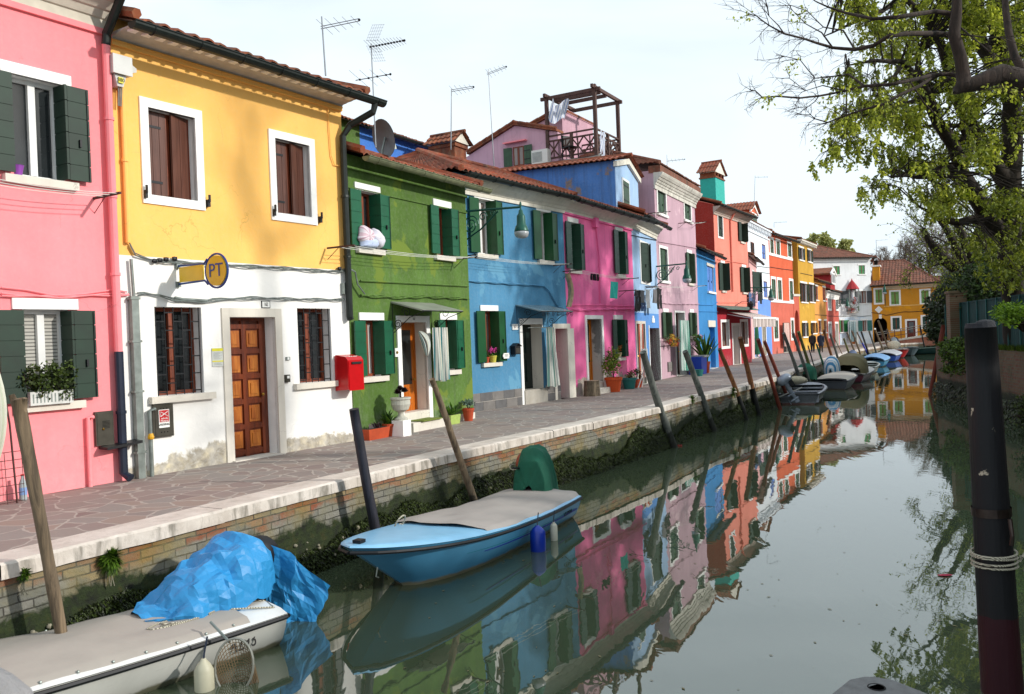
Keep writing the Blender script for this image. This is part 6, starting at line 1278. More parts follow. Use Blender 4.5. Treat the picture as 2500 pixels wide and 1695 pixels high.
# shrine on the white house
t=wallthing('wall_shrine','small red roofed shrine with flowers on the far white house wall','shrine',HX,K,950,1000); b=MB(); b.box((-.85,-.45,-.2),(.85,0,0),STONE); b.build('base',t); b=MB(); b.lathe([(1.0,3.3),(.55,4.0),(.1,4.6),(.02,4.9)],plain('shrine_red','a81c24',.6),8,(0,-.3,0)); b.build('roof',t)
b=MB()
for x in(-.8,.8): b.box((x-.05,-.7,0),(x+.05,-.6,3.3),GALV); b.box((x-.05,-.1,0),(x+.05,0,3.3),GALV)
b.box((-.85,-.06,0),(.85,0,3.3),plain('shrine_back','9aa0a0',.6)); b.build('case',t); b=MB()
for k in range(26): leaves(b,(R.uniform(-.8,.8),-.55,R.uniform(0,1.9)),(.22,.18,.22),22,R.choice([RE_,WHc,WHc,LEAF1]),.22)
b.build('flowers',t); b=MB(); b.ball((0,-.35,2.2),(.25,.2,.7),WHc,10,8); b.ball((.15,-.45,1.6),(.25,.2,.6),RE_,10,8); b.ball((0,-.35,3.0),(.18,.18,.2),WHc,10,8); b.build('statuette',t)
for o_ in(t,): o_.scale=(.72,.72,.72)
# ramp and railing
t=thing('bridge_ramp','stone ramp with metal railing rising to the right before the ochre house','ramp'); dR=-4.2
u0,_=HV.uz(Sq(1560,880),dR); u1,_=HV.uz(Sq(2300,800),dR); place(t,HV,u0,dR,0); z1=HV.uz(Sq(2240,770),dR)[1]; Lr=u1-u0; b=MB(); RBm=stucco('ramp_side','a8644a',streak=.2); b.prism([(0,0,-.3),(Lr,0,-.3),(Lr,0,z1-.1),(0,0,-.02)],(0,2.5,0),RBm); b.build('body',t); b=MB(); b.prism([(0,-.08,-.02),(Lr,-.08,z1-.1),(Lr,-.08,z1+.12),(0,-.08,.12)],(0,2.7,0),STONE); b.build('edge',t)
RLM=plain('rail_rust','6a4436',.6,.3); RLL=plain('rail_grey','a39f98',.5,.4)
n=9
for k in range(n+1):
    x=Lr*(.12+.88*k/n); zz=z1*x/Lr; b=MB(); b.bar((x,0,zz+.1),(x,0,zz+1.15),.07,.07,RLM); b.build('post',t)
for h in(1.15,.95,.55): b=MB(); b.tube([(Lr*.05,-.0,.0+h),(Lr,0,z1+h)],.035,RLL if h>.9 else RLM,6); b.build('rail',t)
# ================================================================ MOORING POLES
PW=wood('pole_wood','3f352a','85725a',(9,9,.8),.85,.8,1); PG=wood('pole_grey','3a3f3c','6d706a',(9,9,.8),.85,.6,1); PB=wood('pole_black','15161c','2d2c38',(9,9,.8),.6,.3,1); PR=plain('pole_rust','6d2c1c',.8,var=.2,sc=9,bump=.3); PBR=wood('pole_brown','4a2c18','8d5a30',(9,9,.8),.8,.5,1); PTAR=plain('pole_tar','16181a',.6,var=.3); PGN=plain('pole_green','146a4c',.5,var=.15); PMS=wood('pole_mossy','3a3a1c','6b6a34',(9,9,.8),.85,.4,1); PBL=plain('pole_blue','1c2fb0',.5,var=.1)
def outside(p):
    best=1e9; sg=0
    for i in range(len(cop)-1):
        a=Vector(cop[i]); c=Vector(cop[i+1]); d=c-a; tt=max(0,min(1,(p-a).dot(d)/d.dot(d))); q=a+d*tt; ds=(p-q).length
        if ds<best: best=ds; sg=(p-a).x*d.y-(p-a).y*d.x
    return best*(1 if sg>0 else -1)
def pole(pt,pb,wt,wb,m,label,lower=None,split=.5,fork=False,cap=None,ring=None,exact=False,knots=3,bend=0,name='mooring_pole'):
    pt=Vector(pt);pb=Vector(pb); k=1.0
    if True:
        while k<2.5:
            q=pt.lerp(pb,k); g=at(q.x,q.y,0)
            if outside(Vector((g.x,g.y)))>(.06 if exact else .3): break
            k+=.01
    q=pt.lerp(pb,k); g=at(q.x,q.y,0); Y=g.y; top=atd(pt.x,pt.y,Y)
    if pt.x<2280 and name=='mooring_pole':
        nn_=Vector((.866,-.5,0)); rr0=ray(pt.x,pt.y); tt=(g+nn_*.05-Vector((0,0,HC))).dot(nn_)/rr0.dot(nn_); c2=Vector((0,0,HC))+rr0*tt; Yc=c2.y if tt>0 else Y; Yc=max(Y-1.1,min(Y+1.1,Yc)); top=atd(pt.x,pt.y,Yc)
    sc=Y/F; t=thing(name,label,'mooring pole',g); a=Vector((0,0,0)); c=top-g; a0=a-(c.normalized()*.8)
    rt,rb_=wt*sc/2,wb*sc/2; rr=random.Random(int(pt.x)); b=MB(); n=14; pts=[];rad=[]
    off=Vector((rr.uniform(-1,1),rr.uniform(-1,1),0)); 
    for i in range(n+1):
        s=i/n; p=a0.lerp(c,s)+off*(rb_*.25*math.sin(s*7+rr.random()))+Vector((bend*sc*math.sin(s*math.pi),0,0)); pts.append(p); rad.append((rb_+(rt-rb_)*s)*(1+rr.uniform(-.06,.06)*(knots>0)))
    if lower: 
        i0=int(n*split); b.tube(pts[i0:],rad[i0:],m,12); b2=MB(); b2.tube(pts[:i0+1],[r_*1.02 for r_ in rad[:i0+1]],lower,12); b2.build('lower_shaft',t,True)
    else: b.tube(pts,rad,m,12)
    if fork: 
        d=c.normalized(); s=d.cross(Vector((0,1,0))).normalized(); b.tube([c-d*.12+s*rt*.3,c+d*.04+s*rt*.9],[rt*.7,rt*.45],m,8); b.tube([c-d*.12-s*rt*.3,c+d*.0-s*rt*1.1],[rt*.65,rt*.4],m,8)
    b.build('shaft',t,True)
    if cap: b=MB(); b.ball(c,rt*1.3,cap,10,6); b.build('cap',t)
    if ring is not None: p=a0.lerp(c,ring); d=(c-a0).normalized(); b=MB(); b.tube([p-d*.03,p+d*.03],rb_*1.25,WHITE,10); b.build('ring',t)
    return t
g='mooring poles along the quay'
pole((44,974),(148,1537),30,27,PW,'weathered split wooden pole with forked top behind the white boat',fork=True)
pole((863,999),(913,1274),23,27,PB,'straight black pole at the bow of the pale blue boat',knots=0)
pole((1052,926),(1145,1213),13,21,PW,'rough crooked wooden pole between the black pole and the green hooded motor',bend=10)
pole((1568,860),(1642,1086),16,19,PG,'first bare grey pole after the pale blue boat',exact=True); pole((1673,858),(1743.7,1053),13,15,PG,'second grey pole after the pale blue boat, rusty at its foot',exact=True)
pole((1758,852),(1821,1022),9,14,PBR,'crooked brown and black pole before the crimson shop',PTAR,.55,exact=True); pole((1807,824.6),(1851,1009),11,14,PBR,'pole orange brown above and black below',PTAR,.55,exact=True)
pole((1851,828.7),(1896,971.5),9,10,PR,'nearer of the two rust red poles by the grey open boat',knots=0); pole((1866,833.8),(1913.5,948),8,9,PR,'farther of the two rust red poles by the grey open boat',knots=0)
pole((1914,813.5),(1953,930),8,9,PG,'grey pole right behind the grey open boat'); pole((1936,813),(1972.6,922),7,8,PG,'grey brown pole left of the mossy one'); pole((1949,810),(1981,907),7,8,PMS,'mossy olive pole with a black foot and white ring',PTAR,.45,ring=.42)
pole((1972.6,844.5),(1992,909),3,3,PTAR,'very thin dark stick in front of the left walker'); pole((1993,840),(2015.7,907),4,6,PGN,'green painted pole in front of the right walker',PG,.3)
pole((2011,806),(2036,891),6,6.5,PBR,'tall brown pole right of the walkers'); pole((2027.5,815.5),(2049,887.6),5.5,6,PG,'grey pole right of the tall brown one'); pole((2037,825),(2059.8,872.5),2,2.4,PW,'very thin stick leaning against the red house front')
pole((2060,827),(2079,880),4.5,5,PMS,'short mossy pole before the white house'); pole((2068,812),(2094,877),4,4.5,PW,'slim pole before the white house door'); pole((2080,808),(2104,874.7),4,4.5,PW,'slim pole just left of the blue painted one')
pole((2092,811),(2118,864),3,5,PW,'pole painted bright blue on its lower part',PBL,.72); pole((2102.8,810),(2119,859.6),4,4.5,PTAR,'dark pole just right of the blue painted one'); pole((2122,809),(2139,859.6),4,4.5,PG,'grey pole at the right corner of the white house')
pole((2136,803.7),(2156.6,856),4,4.5,PW,'pole with a white cap before the dark archway',cap=WHITE); pole((2143.7,783),(2170.6,854),5,5,PW,'tallest pole crossing the dark archway'); pole((2165,803.7),(2183.5,854),3.5,4,PW,'thin pole at the left end of the ramp railing'); pole((2246,795),(2255.6,839),3,4,PTAR,'lone dark pole before the ramp of the ochre house')
pole((2304,794),(2271,964),11,10,PR,'rust red pole leaning at the corner of the right bank',exact=True,knots=0)
pole((2497,801),(2464,1002),14,15,PTAR,'dark pole leaning on the right bank, front of a pair',exact=True); pole((2487,878),(2450,1004),11,12,PTAR,'shorter dark pole leaning on the right bank, back of a pair',exact=True)
b=MB()
for k in range(7): b.ball((k*.055-.16,.02*math.sin(k*2),.01),.03,plain('float_red','8a1a14',.6),7,5)
o=setp(b.build('net_floats'),'row of small red floats at the foot of the first grey pole','floats'); g_=at(1646,1090,0); o.location=g_
# big dark pile in the foreground right
g_=Vector(at(2447,1691,0)); t=thing('mooring_pile','thick black and dark red mooring pile close in the right foreground','mooring pile',g_); top=atd(2393,800,g_.y)-g_; bot=Vector((0,0,0)); ax=top.normalized(); 
n=NT('pile_paint'); v=n.coord(); z=n.sep(v)[2]; ch=n.ramp(n.noise(n.coord((1,1,.5)),7,5,.4,.6),[(.66,0.),(.68,1.)]); zz=n.math('MULTIPLY',n.math('GREATER_THAN',z,1.65),n.math('LESS_THAN',z,2.15)); col=n.mix(n.math('MULTIPLY',ch,zz),(.008,.008,.010),'b0a592')
rd=n.math('LESS_THAN',n.math('ADD',z,n.math('MULTIPLY',n.noise(v,8,3),.06)),.62); col=n.mix(rd,col,(.028,.004,.008)); n.base(col,.5,0,.3); n.bump(n.noise(n.coord((14,14,1)),2,5),.4,.02); PILE=n.m
b=MB(); pts=[];rad=[]; 
for i in range(13): s=i/12; pts.append((bot-ax*1.0).lerp(top,s)); rad.append((.158-.05*s))
b.tube(pts,rad,PILE,22); b.build('shaft',t,True); b=MB(); b.tube([top-ax*.005,top+ax*.035],[.107,.097],plain('pile_top','26272c',.9,bump=.6),18); b.ball(top+ax*.03+Vector((.04,0,0)),(.07,.07,.03),plain('pile_top','26272c',.9),10,6); b.build('end_grain',t)
def ringat(z,r_,m,w,name,par,n_=30,tilt=0):
    s=z/top.z; c=top*s; b=MB(); q=ax.orthogonal().normalized(); q2=ax.cross(q); P=[c+(q*math.cos(a)+q2*math.sin(a))*r_+ax*tilt*math.cos(a) for a in [2*math.pi*k/n_ for k in range(n_+1)]]
    if isinstance(w,tuple): b.tube([c-ax*w[0],c+ax*w[0]],r_,m,28,cap=False); 
    else: b.tube(P,w,m,6,cap=False)
    return b.build(name,par)
BAND=plain('steel_band','463c38',.3,.8,var=.3,sc=12); zb_=1.36; ringat(1.37,.136,BAND,(.032,),'steel_band',t); b=MB(); c=top*(1.32/top.z); b.tube([c+Vector((.04,-.165,.02)),c+Vector((.045,-.18,-.1)),c+Vector((.045,-.165,-.17))],.016,BAND,8); b.build('hook',t)
n=NT('mooring_rope'); w_=n.new('TexWave',Scale=38,Distortion=2); w_.bands_direction='DIAGONAL'; n.l(n.coord(),w_.inputs[0]); n.base(n.ramp(w_.outputs['Fac'],[(.3,'6f6a5c'),(.6,'c9c2ae')]),.9); n.bump(w_.outputs['Fac'],.6,.01); ROP=n.m
rp_=thing('rope_loops','dirty white rope wound round the dark foreground pile','rope',g_)
for z,tl in((1.06,.008),(1.03,-.01),(1.0,.006),(.965,-.004)): ringat(z,.152,ROP,.0085,'coil',rp_,tilt=tl)
b=MB(); c=top*(1.03/top.z); b.tube([c+Vector((.15,-.07,.01)),c+Vector((.2,-.08,0)),c+Vector((.19,-.06,-.1)),c+Vector((.24,-.05,-.2)),c+Vector((.27,0,-.28))],.009,ROP,6); b.tube([c+Vector((.15,-.07,-.03)),c+Vector((.21,-.05,.04)),c+Vector((.24,0,.0))],.009,ROP,6); b.build('loose_end',rp_)
# ================================================================ BOATS
def boat(name,label,A0,hd,L_,W,hs,hb,hull,deckm,style='open',rake=.7,rub=None,cover=None,cov=(0,.7),floorm=None,blunt=0,stripe=None,lowm=None,camber=.06,wstern=.86,sheer=2):
    # A0: stern centre on the water, hd: heading of the bow
    t=thing(name,label,'boat',(A0[0],A0[1],0),hd); rub=rub or BLACK
    def w(s):
        a=wstern+(1-wstern)*math.sin(min(1,s/.5)*math.pi/2)
        if s>.5: a=(max(0,1-((s-.5)/.5)**2.5))**.62
        return max(a,blunt*(s>.5) if blunt else 0.004)*W/2
    g=lambda s:hs+(hb-hs)*s**sheer
    lv=[(-.14,0.0),(-.10,.45),(-.02,.74),(.25,.86),(.6,.94),(1.0,1.0)]
    b=MB(); ns=30
    for sg in(1,-1):
        def fn(i,j,sg=sg):
            k=j*(len(lv)-1); a=int(min(k,len(lv)-2)); f=k-a; zf=lv[a][0]*(1-f)+lv[a+1][0]*f; wf=lv[a][1]*(1-f)+lv[a+1][1]*f
            z=g(i)*zf if zf>0 else zf*1.2; x=L_*i-rake*(1-max(0,zf))*i**3; wd=w(i)*(wf*(1-.35*(1-max(zf,0))*i**2))
            return (x,sg*wd,z)
        mm=hull
        if sg==1: b.grid(lambda i,j:fn(i,1-j),ns,10,mm)
        else: b.grid(fn,ns,10,mm)
    b.add([(0,-w(0)*wf,(hs*zf if zf>0 else zf*1.2)) for zf,wf in lv]+[(0,w(0)*wf,(hs*zf if zf>0 else zf*1.2)) for zf,wf in reversed(lv)],[tuple(range(2*len(lv)))],hull); ho=b.build('hull',t,True)
    b=MB()
    for sg in(1,-1): b.tube([(L_*k/ns+.01,sg*(w(k/ns)+.008),g(k/ns)*.93) for k in range(ns+1)],.021,rub,6)
    b.tube([(-.012,-w(0),g(0)*.93),(-.012,w(0),g(0)*.93)],.021,rub,6); b.build('rubbing_strake',t)
    inn_=.1
    b=MB()
    if style=='open':
        for sg in(1,-1):
            b.grid(lambda i,j,sg=sg:(L_*i*.985,sg*max(0,w(i)-inn_*j),g(i)+.003+.015*math.sin(j*math.pi)),ns,3,deckm)
            b.grid(lambda i,j,sg=sg:(L_*i*.985,sg*max(0,(w(i)-inn_)*(1-.1*j)),g(i)+(.06-g(i))*j),ns,2,floorm or deckm)
        b.grid(lambda i,j:(L_*i*.96,(2*j-1)*max(0,w(i)-inn_)*.9,.06),ns,2,floorm or deckm); b.box((-.0,-w(0),hs*.2),(.07,w(0),hs),deckm)
        b.build('gunwale',t); 
        for s in(.08,.42,.72): b=MB(); b.box((L_*s,-w(s)+.06,g(s)-.12),(L_*s+.26,w(s)-.06,g(s)-.07),deckm); b.build('thwart',t)
        b=MB(); b.grid(lambda i,j:(L_*(.78+.205*i),(2*j-1)*w(.78+.205*i)*.96,g(.78+.2*i)+.01),8,4,deckm); b.build('foredeck',t)
    else:
        b.grid(lambda i,j:(L_*i,(2*j-1)*w(i),g(i)+.004+camber*(1-(2*j-1)**2)*min(1,w(i)/W*2.2)+(.02 if .08<j<.92 else 0)),ns,12,deckm); b.build('deck',t,True)
    if cover:
        b=MB(); s0,s1=cov
        def cf(i,j):
            s=s0+(s1-s0)*i; v=2*j-1; s=min(.99,s+ (.05*(1-abs(v)) if i>.9 else 0)); x=L_*s; z=g(s)+.05+camber*1.15*(1-v*v)+.018*noise.noise(Vector((x*2.2,v*3,1)))+.03*noise.noise(Vector((x*.9,v*1.5,5)))-(.045 if abs(v)>.97 else 0)
            return (x,v*(w(s)-.035 if s1<.9 else w(s)*.93),z)
        b.grid(cf,40,22,cover); b.build('cover_sheet',t,True)
    return t,w,g,ho
def fabric(name,c,sc=7,var=.12,rough=.85,bump=.35,crump=0):
    n=NT(name); v=n.coord(); c0=rgb(c)[:3]; f=n.noise(v,sc*.35,6,.3,.65); n.base(n.ramp(f,[(.3,tuple(x*(1-var*1.6) for x in c0)),(.7,tuple(min(1,x*(1+var)) for x in c0))]),rough); hh=n.math('ADD',n.noise(v,sc,5,.5),n.math('MULTIPLY',n.noise(v,sc*9,3),.15))
    if crump:   # sharp creases of stiff sheeting
        wv_=n.new('TexNoise',Scale=3,Detail=3); n.l(v,wv_.inputs['Vector']); vv_=n.mix(.3,v,wv_.outputs['Color'],'LINEAR_LIGHT')
        for s_,a_ in((1.3,2.0),(3.4,.35)):
            vo_=n.new('TexVoronoi',Scale=s_,Randomness=1.0); vo_.feature='DISTANCE_TO_EDGE'; n.l(vv_,vo_.inputs['Vector']); hh=n.math('ADD',hh,n.math('MULTIPLY',n.math('MINIMUM',vo_.outputs['Distance'],.25),a_*3))
    n.bump(hh,bump,.03); return n.m
def hullm(name,c,low='6b6a58',z=.09,stripe=None,rough=.35):
    n=NT(name); v=n.coord(); zz=n.sep(v)[2]; c0=rgb(c)[:3]; col=n.ramp(n.noise(v,1.8,5,.3,.6),[(.3,tuple(x*.82 for x in c0)),(.7,c0)])
    k=n.math('ADD',zz,n.math('MULTIPLY',n.math('SUBTRACT',n.noise(v,6,5,.2,.7),.5),.09)); col=n.mix(n.ramp(n.math('SUBTRACT',z,k),[(.0,0.),(.03,1.)]),col,low)
    sc=n.ramp(n.noise(n.coord((3,3,16)),2,5,.2,.7),[(.64,0.),(.76,1.)]); col=n.mix(n.math('MULTIPLY',sc,.25),col,'55524a'); n.base(col,rough); n.bump(n.noise(v,3,3),.06,.02); return n.m
def drape(name,label,cat,stations,m,loc,rz,seed=0,nu=44,fold=.035,hang=1.0,parent=None,nv=36,sm=True):
    # cloth thrown over something: stations of (x, half width, centre y, top z, bottom z)
    b=MB()
    def st(i):
        k=i*(len(stations)-1); a=int(min(k,len(stations)-2)); f=k-a; f=f*f*(3-2*f); return [stations[a][c]*(1-f)+stations[a+1][c]*f for c in range(5)]
    def fn(i,j):
        x,hw,cy,zt,zb=st(i); v=2*j-1; av=abs(v); a=av*math.pi/2; prof=math.cos(a)**.62 if av<1 else 0
        y=cy+hw*math.copysign(math.sin(a)**.8,v); z=zb+(zt-zb)*prof
        P_=Vector((x*4+seed,v*2.2,i*3)); rid=1-abs(noise.noise(Vector((x*6+v*1.5+seed,v*.6,seed))))*2.6; nz_=noise.noise(P_*1.3)
        d=fold*(rid*1.2+nz_*.5+.6*(1-abs(noise.noise(Vector((x*2.2+v*1.6+seed,v*1.2-x,seed*2)))*3)))+.012*noise.noise(Vector((x*16,v*9,z*14+seed)))
        nv=Vector((0,math.sin(a)*math.copysign(1,v),math.cos(a)+.2)).normalized(); e=.03*math.sin(i*31+seed)*(av>.93)
        return Vector((x+d*.4,y,z+e))+nv*d
    b.grid(fn,nu,nv,m); o=b.build(name,parent,sm)
    if parent is None: setp(o,label,cat)
    o.location=loc; o.rotation_euler=(0,0,rz); return o
BTARP=fabric('blue_tarpaulin','2a8cc8',1.6,.1,.5,.4,crump=1); GREYD=fabric('deck_cover_beige','a39b92',3,.08,.8,.1)
# --- white boat
p1=at(705.7,1504.7,.3); p2=at(127,1673,.36); hv=(p2-p1); hv.z=0; hv.normalize(); left=Vector((-hv.y,hv.x,0)); W_=1.42
sc_=p1-left*0+Vector((0,0,0)); side=left if (p1+left).y<p1.y else left*-1
perp=Vector((hv.y,-hv.x,0)); 
if perp.x>0: perp=-perp
sc_=Vector((p1.x,p1.y,0))+perp*W_/2*.93
WHH=hullm('hull_white','c3c3bd',z=.07); WHD=plain('deck_white','dededb',.4,var=.06)
ang=math.atan2(hv.y,hv.x)
TA,wA,gA,hA=boat('motor_boat','white open motor boat with beige deck cover and a blue tarpaulin over its engine',(sc_.x,sc_.y),ang,5.4,W_,.32,.62,WHH,WHD,'deck',rake=.6,cover=GREYD,cov=(.07,.82),camber=.05,wstern=.9)
b=MB(); 
for k in range(14): 
    for sg in(1,-1): s=.1+k*.05; b.ball((5.4*s,sg*(wA(s)-.06),gA(s)+.035),.013,GALV,6,4)
b.build('snap_studs',TA)
def hulltext(T_,s,txt,size,side_,w,g,L_,zf,m,rake=.6):
    y=side_*(w(s)*.93+.012); p=(L_*s,y,g(s)*zf); a=math.atan2((w(s+.03)-w(s-.03))*side_,L_*.06); rz=a if side_<0 else a+math.pi
    return text(txt,size,m,T_,p,(math.radians(80),0,rz),name='registration_number',sx=.8)
perploc=-1 if (Matrix.Rotation(ang,3,'Z')@Vector((0,-1,0))).dot(-perp)>0 else 1
hulltext(TA,.085,'4293',.17,perploc,wA,gA,5.4,.55,INK)
# blue tarpaulin over the motor at the stern
drape('tarpaulin','bright blue tarpaulin thrown over the outboard engine of the white boat','tarpaulin',[(.98,.12,0,.41,.36),(.82,.28,.02,.46,.36),(.6,.35,.05,.64,.36),(.32,.38,.02,.85,.36),(.02,.36,-.0,.95,.40),(-.2,.28,-.0,.9,.42),(-.33,.15,0,.76,.48),(-.38,.03,0,.66,.5)],BTARP,TA.location+Vector((0,0,0)),ang,3,30,.05,nv=22,sm=False).location=TA.matrix_basis@Vector((.06,perploc*-.10,0.0))
b=MB()
def tf(i,j):
    a_=Vector((-.26,-.12,.93)).lerp(Vector((-.74,.36,.40)),i); c_=Vector((-.28,-.2,.1)).lerp(Vector((-.52,.22,-.12)),i); q=a_.lerp(c_,j); q.z+=.06*math.sin(i*math.pi)*(1-j); q.x-=.05*math.sin(j*3.1)*i; q.y*=perploc; return q+Vector((.02*math.sin(i*11+j*3),.02*math.cos(i*13),0))+Vector((.03*noise.noise(Vector((i*6,j*7,2))),.05*noise.noise(Vector((i*5,j*6,8))),0))
b.grid(tf,12,12,BTARP); o=b.build('tarpaulin',None,False); setp(o,'loose flap of blue tarpaulin trailing into the water behind the white boat','tarpaulin'); o.location=TA.matrix_basis@Vector((.02,-perploc*.05,-.05)); o.rotation_euler=(0,0,ang)
# the outboard under it
def outboard(label,loc,rz,m,tilt=0,sc=1,cat='outboard motor'):
    t=thing('outboard_motor',label,cat,loc,rz); t.rotation_euler=(0,tilt,rz); t.scale=(sc,sc,sc)
    b=MB(); b.ball((0,0,.42),(.24,.15,.2),m,16,10,lambda d:1+.12*abs(d.x)); b.build('cowl',t,True); b=MB(); b.tube([(0,0,.28),(-.03,0,-.1),(-.04,0,-.42)],[.1,.07,.05],m,8); b.box((-.2,-.08,-.22),(.1,.08,-.19),m); b.build('leg',t); b=MB(); b.ball((-.08,0,-.44),(.16,.05,.05),m,10,6); b.box((-.1,-.012,-.6),(.05,.012,-.4),m); b.build('gearcase',t)
    b=MB()
    for k in range(3): b.ball((-.26,.07*math.cos(k*2.09),-.44+.07*math.sin(k*2.09)),(.015,.045,.045),m,8,5)
    b.build('propeller',t); b=MB(); b.box((.08,-.13,.05),(.2,.13,.3),BLACK); b.tube([(.15,0,.35),(.55,.02,.42)],.02,BLACK,6); b.build('bracket',t); return t
outboard('black outboard engine half hidden under the blue tarpaulin',TA.matrix_basis@Vector((-.22,-perploc*.2,.28)),ang,BLACK)
# fender, landing net, ropes on the white boat
def fender(label,p,r,h,m,tilt=0,parent=None):
    t=thing('fender',label,'fender',p); b=MB(); b.lathe([(.02,-.02),(r*.7,0),(r,h*.12),(r*1.03,h*.5),(r*1.0,h*.86),(r*.72,h*.95),(r*.3,h*1.03),(.02,h*1.05)],m,18); b.build('body',t,True); b=MB(); b.tube([(0,0,h*1.02),(.0,.02,h*1.12),(.02,.05,h*1.12+.13)],.008,NAVY,5); b.build('cord',t); t.rotation_euler=(tilt,0,0); return t
fp=at(473,1640,.0); fender('off white cylinder fender hanging on the near side of the white boat',at(480,1580,.33)-perp*.1-Vector((0,0,.6)),.078,.5,plain('fender_white','b9b49c',.5,var=.12),.0)
NETM=plain('net_twine','6e5a40',.9); t=thing('landing_net','round landing net hanging over the side of the white boat','net',at(553,1560,.33)-perp*.14-Vector((0,0,.28))); c0=t.location.copy(); b=MB(); rN=.215; P=[(rN*.75*math.cos(a),-.06+.05*math.sin(a),.1+rN*math.sin(a)) for a in [2*math.pi*k/24 for k in range(25)]]; b.tube(P,.011,plain('net_hoop','8d8d84',.4,.5),6,cap=False); b.tube([(-.05,0,.28),(-.25,.12,.42)],.012,GALV,6); b.build('hoop',t); b=MB()
for k in range(40):
    a=2*math.pi*k/40; p=Vector((rN*.75*math.cos(a),-.06+.05*math.sin(a),.1+rN*math.sin(a))); q=Vector((.05+.05*math.cos(a),-.02,-.14+.05*math.sin(a))); b.tube([p,p.lerp(q,.5)+Vector((.04*math.cos(a)+.03,0,-.09)),q],.0034,NETM,3); 
for s in range(1,18):
    s/=18; P=[]
    for k in range(27):
        a=2*math.pi*k/26; p=Vector((rN*.75*math.cos(a),-.06+.05*math.sin(a),.1+rN*math.sin(a))); q=Vector((.05+.05*math.cos(a),-.02,-.14+.05*math.sin(a))); m_=p.lerp(q,.5)+Vector((.04*math.cos(a)+.03,0,-.09)); P.append((1-s)**2*p+2*s*(1-s)*m_+s*s*q)
    b.tube(P,.0034,NETM,3,cap=False)
b.build('mesh',t)
b=MB(); rr=random.Random(4); pts=[]
for k in range(60): a=k*.55; pts.append((.9+.32*math.cos(a)*(.4+.6*math.sin(k*.11))-k*.006,perploc*(.25+.09*math.sin(a)),.42+.012*rr.random()))
b.tube(pts,.0085,ROP,5); b.tube([(.4,perploc*.35,.42),(.05,perploc*.5,.37),(.0,perploc*.3,.38),(.3,perploc*.1,.45),(.75,perploc*.15,.44)],.009,ROP,5); o=setp(b.build('rope'),'loose coil of pale rope lying on the white boat deck cover','rope'); o.location=TA.location; o.rotation_euler=(0,0,ang)
# --- pale blue boat
bow=at(853,1344,.64); sc2=at(1412.6,1216,.33); 
sg_=Vector((sc2.x,sc2.y,0)); hd2=(Vector((bow.x,bow.y,0))-sg_).normalized(); pr=Vector((hd2.y,-hd2.x,0)); 
if pr.x>0: pr=-pr
st2=sg_+pr*.66; v2=Vector((bow.x,bow.y,0))-st2; L2_=v2.length; a2=math.atan2(v2.y,v2.x)
LBH=hullm('hull_pale_blue','4b93bd',z=.06,low='87826c'); LBDk=plain('deck_pale_blue','86bde0',.3,var=.05)
TB,wB,gB,hB=boat('motor_boat','pale blue motor boat with grey canvas cover and green hooded engine',(st2.x,st2.y),a2,L2_,1.52,.34,.66,LBH,LBDk,'deck',rake=1.0,cover=fabric('canvas_grey','9d9792',3,.06,.85,.12),cov=(.0,.63),camber=.045,wstern=.88)
pb_=-1 if (Matrix.Rotation(a2,3,'Z')@Vector((0,-1,0))).dot(-pr)>0 else 1
hulltext(TB,.11,'LV14707',.13,pb_,wB,gB,L2_,.62,INK)
b=MB(); STB=plain('stripe_navy','152a8a',.4); STT=plain('stripe_teal','1a7488',.4)
def hw(s,zf): 
    wf=.86+(.94-.86)*(zf-.25)/.35 if zf<.6 else .94+.06*(zf-.6)/.4
    return (L2_*s-1.0*(1-zf)*s**3, pb_*(wB(s)*(wf*(1-.35*(1-zf)*s**2))+.004), gB(s)*zf)
for zf,m_,s0,s1,th in((.50,STB,.02,.66,.016),(.58,STT,.05,.74,.008)):
    b=MB(); 
    b.grid(lambda i,j:Vector(hw(s0+(s1-s0)*i,zf))+Vector((0,pb_*.002,(j-.5)*2*th*(1-i*.7))),30,1,m_); b.build('hull_stripe',TB)
b=MB(); b.box((L2_*.955,-.05,gB(.955)+.05),(L2_*.955+.1,.05,gB(.955)+.085),BLACK); b.build('bow_cleat',TB)
b=MB(); b.tube([(L2_*.93,pb_*.1,.38),(L2_*.945,pb_*.13,.30),(L2_*.93,pb_*.11,.27)],.008,GALV,5); b.build('bow_eye',TB)
b=MB(); pts=[]
for k in range(26): a=k*.75; pts.append((L2_*.68+.1*math.cos(a),-pb_*.42+.05*math.sin(a),gB(.68)+.09+.09*math.sin(a)))
b.tube(pts,.009,ROP,5); b.tube([(L2_*.66,-pb_*.5,gB(.66)+.05),(L2_*.6,-pb_*.45,gB(.6)+.06),(L2_*.63,-pb_*.3,gB(.6)+.07)],.009,ROP,5); o=setp(b.build('rope'),'coiled mooring rope at the front edge of the grey canvas on the pale blue boat','rope'); o.location=TB.location; o.rotation_euler=(0,0,a2)
GHO=fabric('engine_hood_green','0b5a44',6,.15,.8,.3)
drape('engine_cover','dark green cloth hood tied over the pale blue boat engine','engine cover',[(.30,.05,0,.55,.45),(.26,.24,0,.95,.42),(.12,.27,0,1.12,.42),(-.08,.26,0,1.14,.4),(-.26,.22,0,.95,.28),(-.45,.18,0,.62,.2),(-.56,.05,0,.4,.22)],GHO,(0,0,0),a2,11,36,.028).location=TB.matrix_basis@Vector((-.02,-pb_*.1,-.06))
outboard('outboard motor showing orange below its green hood on the pale blue boat',TB.matrix_basis@Vector((-.08,-pb_*.28,.4)),a2,plain('motor_orange','8d4028',.6,var=.3))
b=MB(); b.tube([(.28*math.cos(a),.28*math.sin(a),.02*math.sin(a*3)) for a in [2*math.pi*k/20 for k in range(21)]],.008,ROP,5,cap=False); o=setp(b.build('cord'),'white cord tied round the green engine hood','cord'); o.location=TB.matrix_basis@Vector((-.08,-pb_*.28,.76))
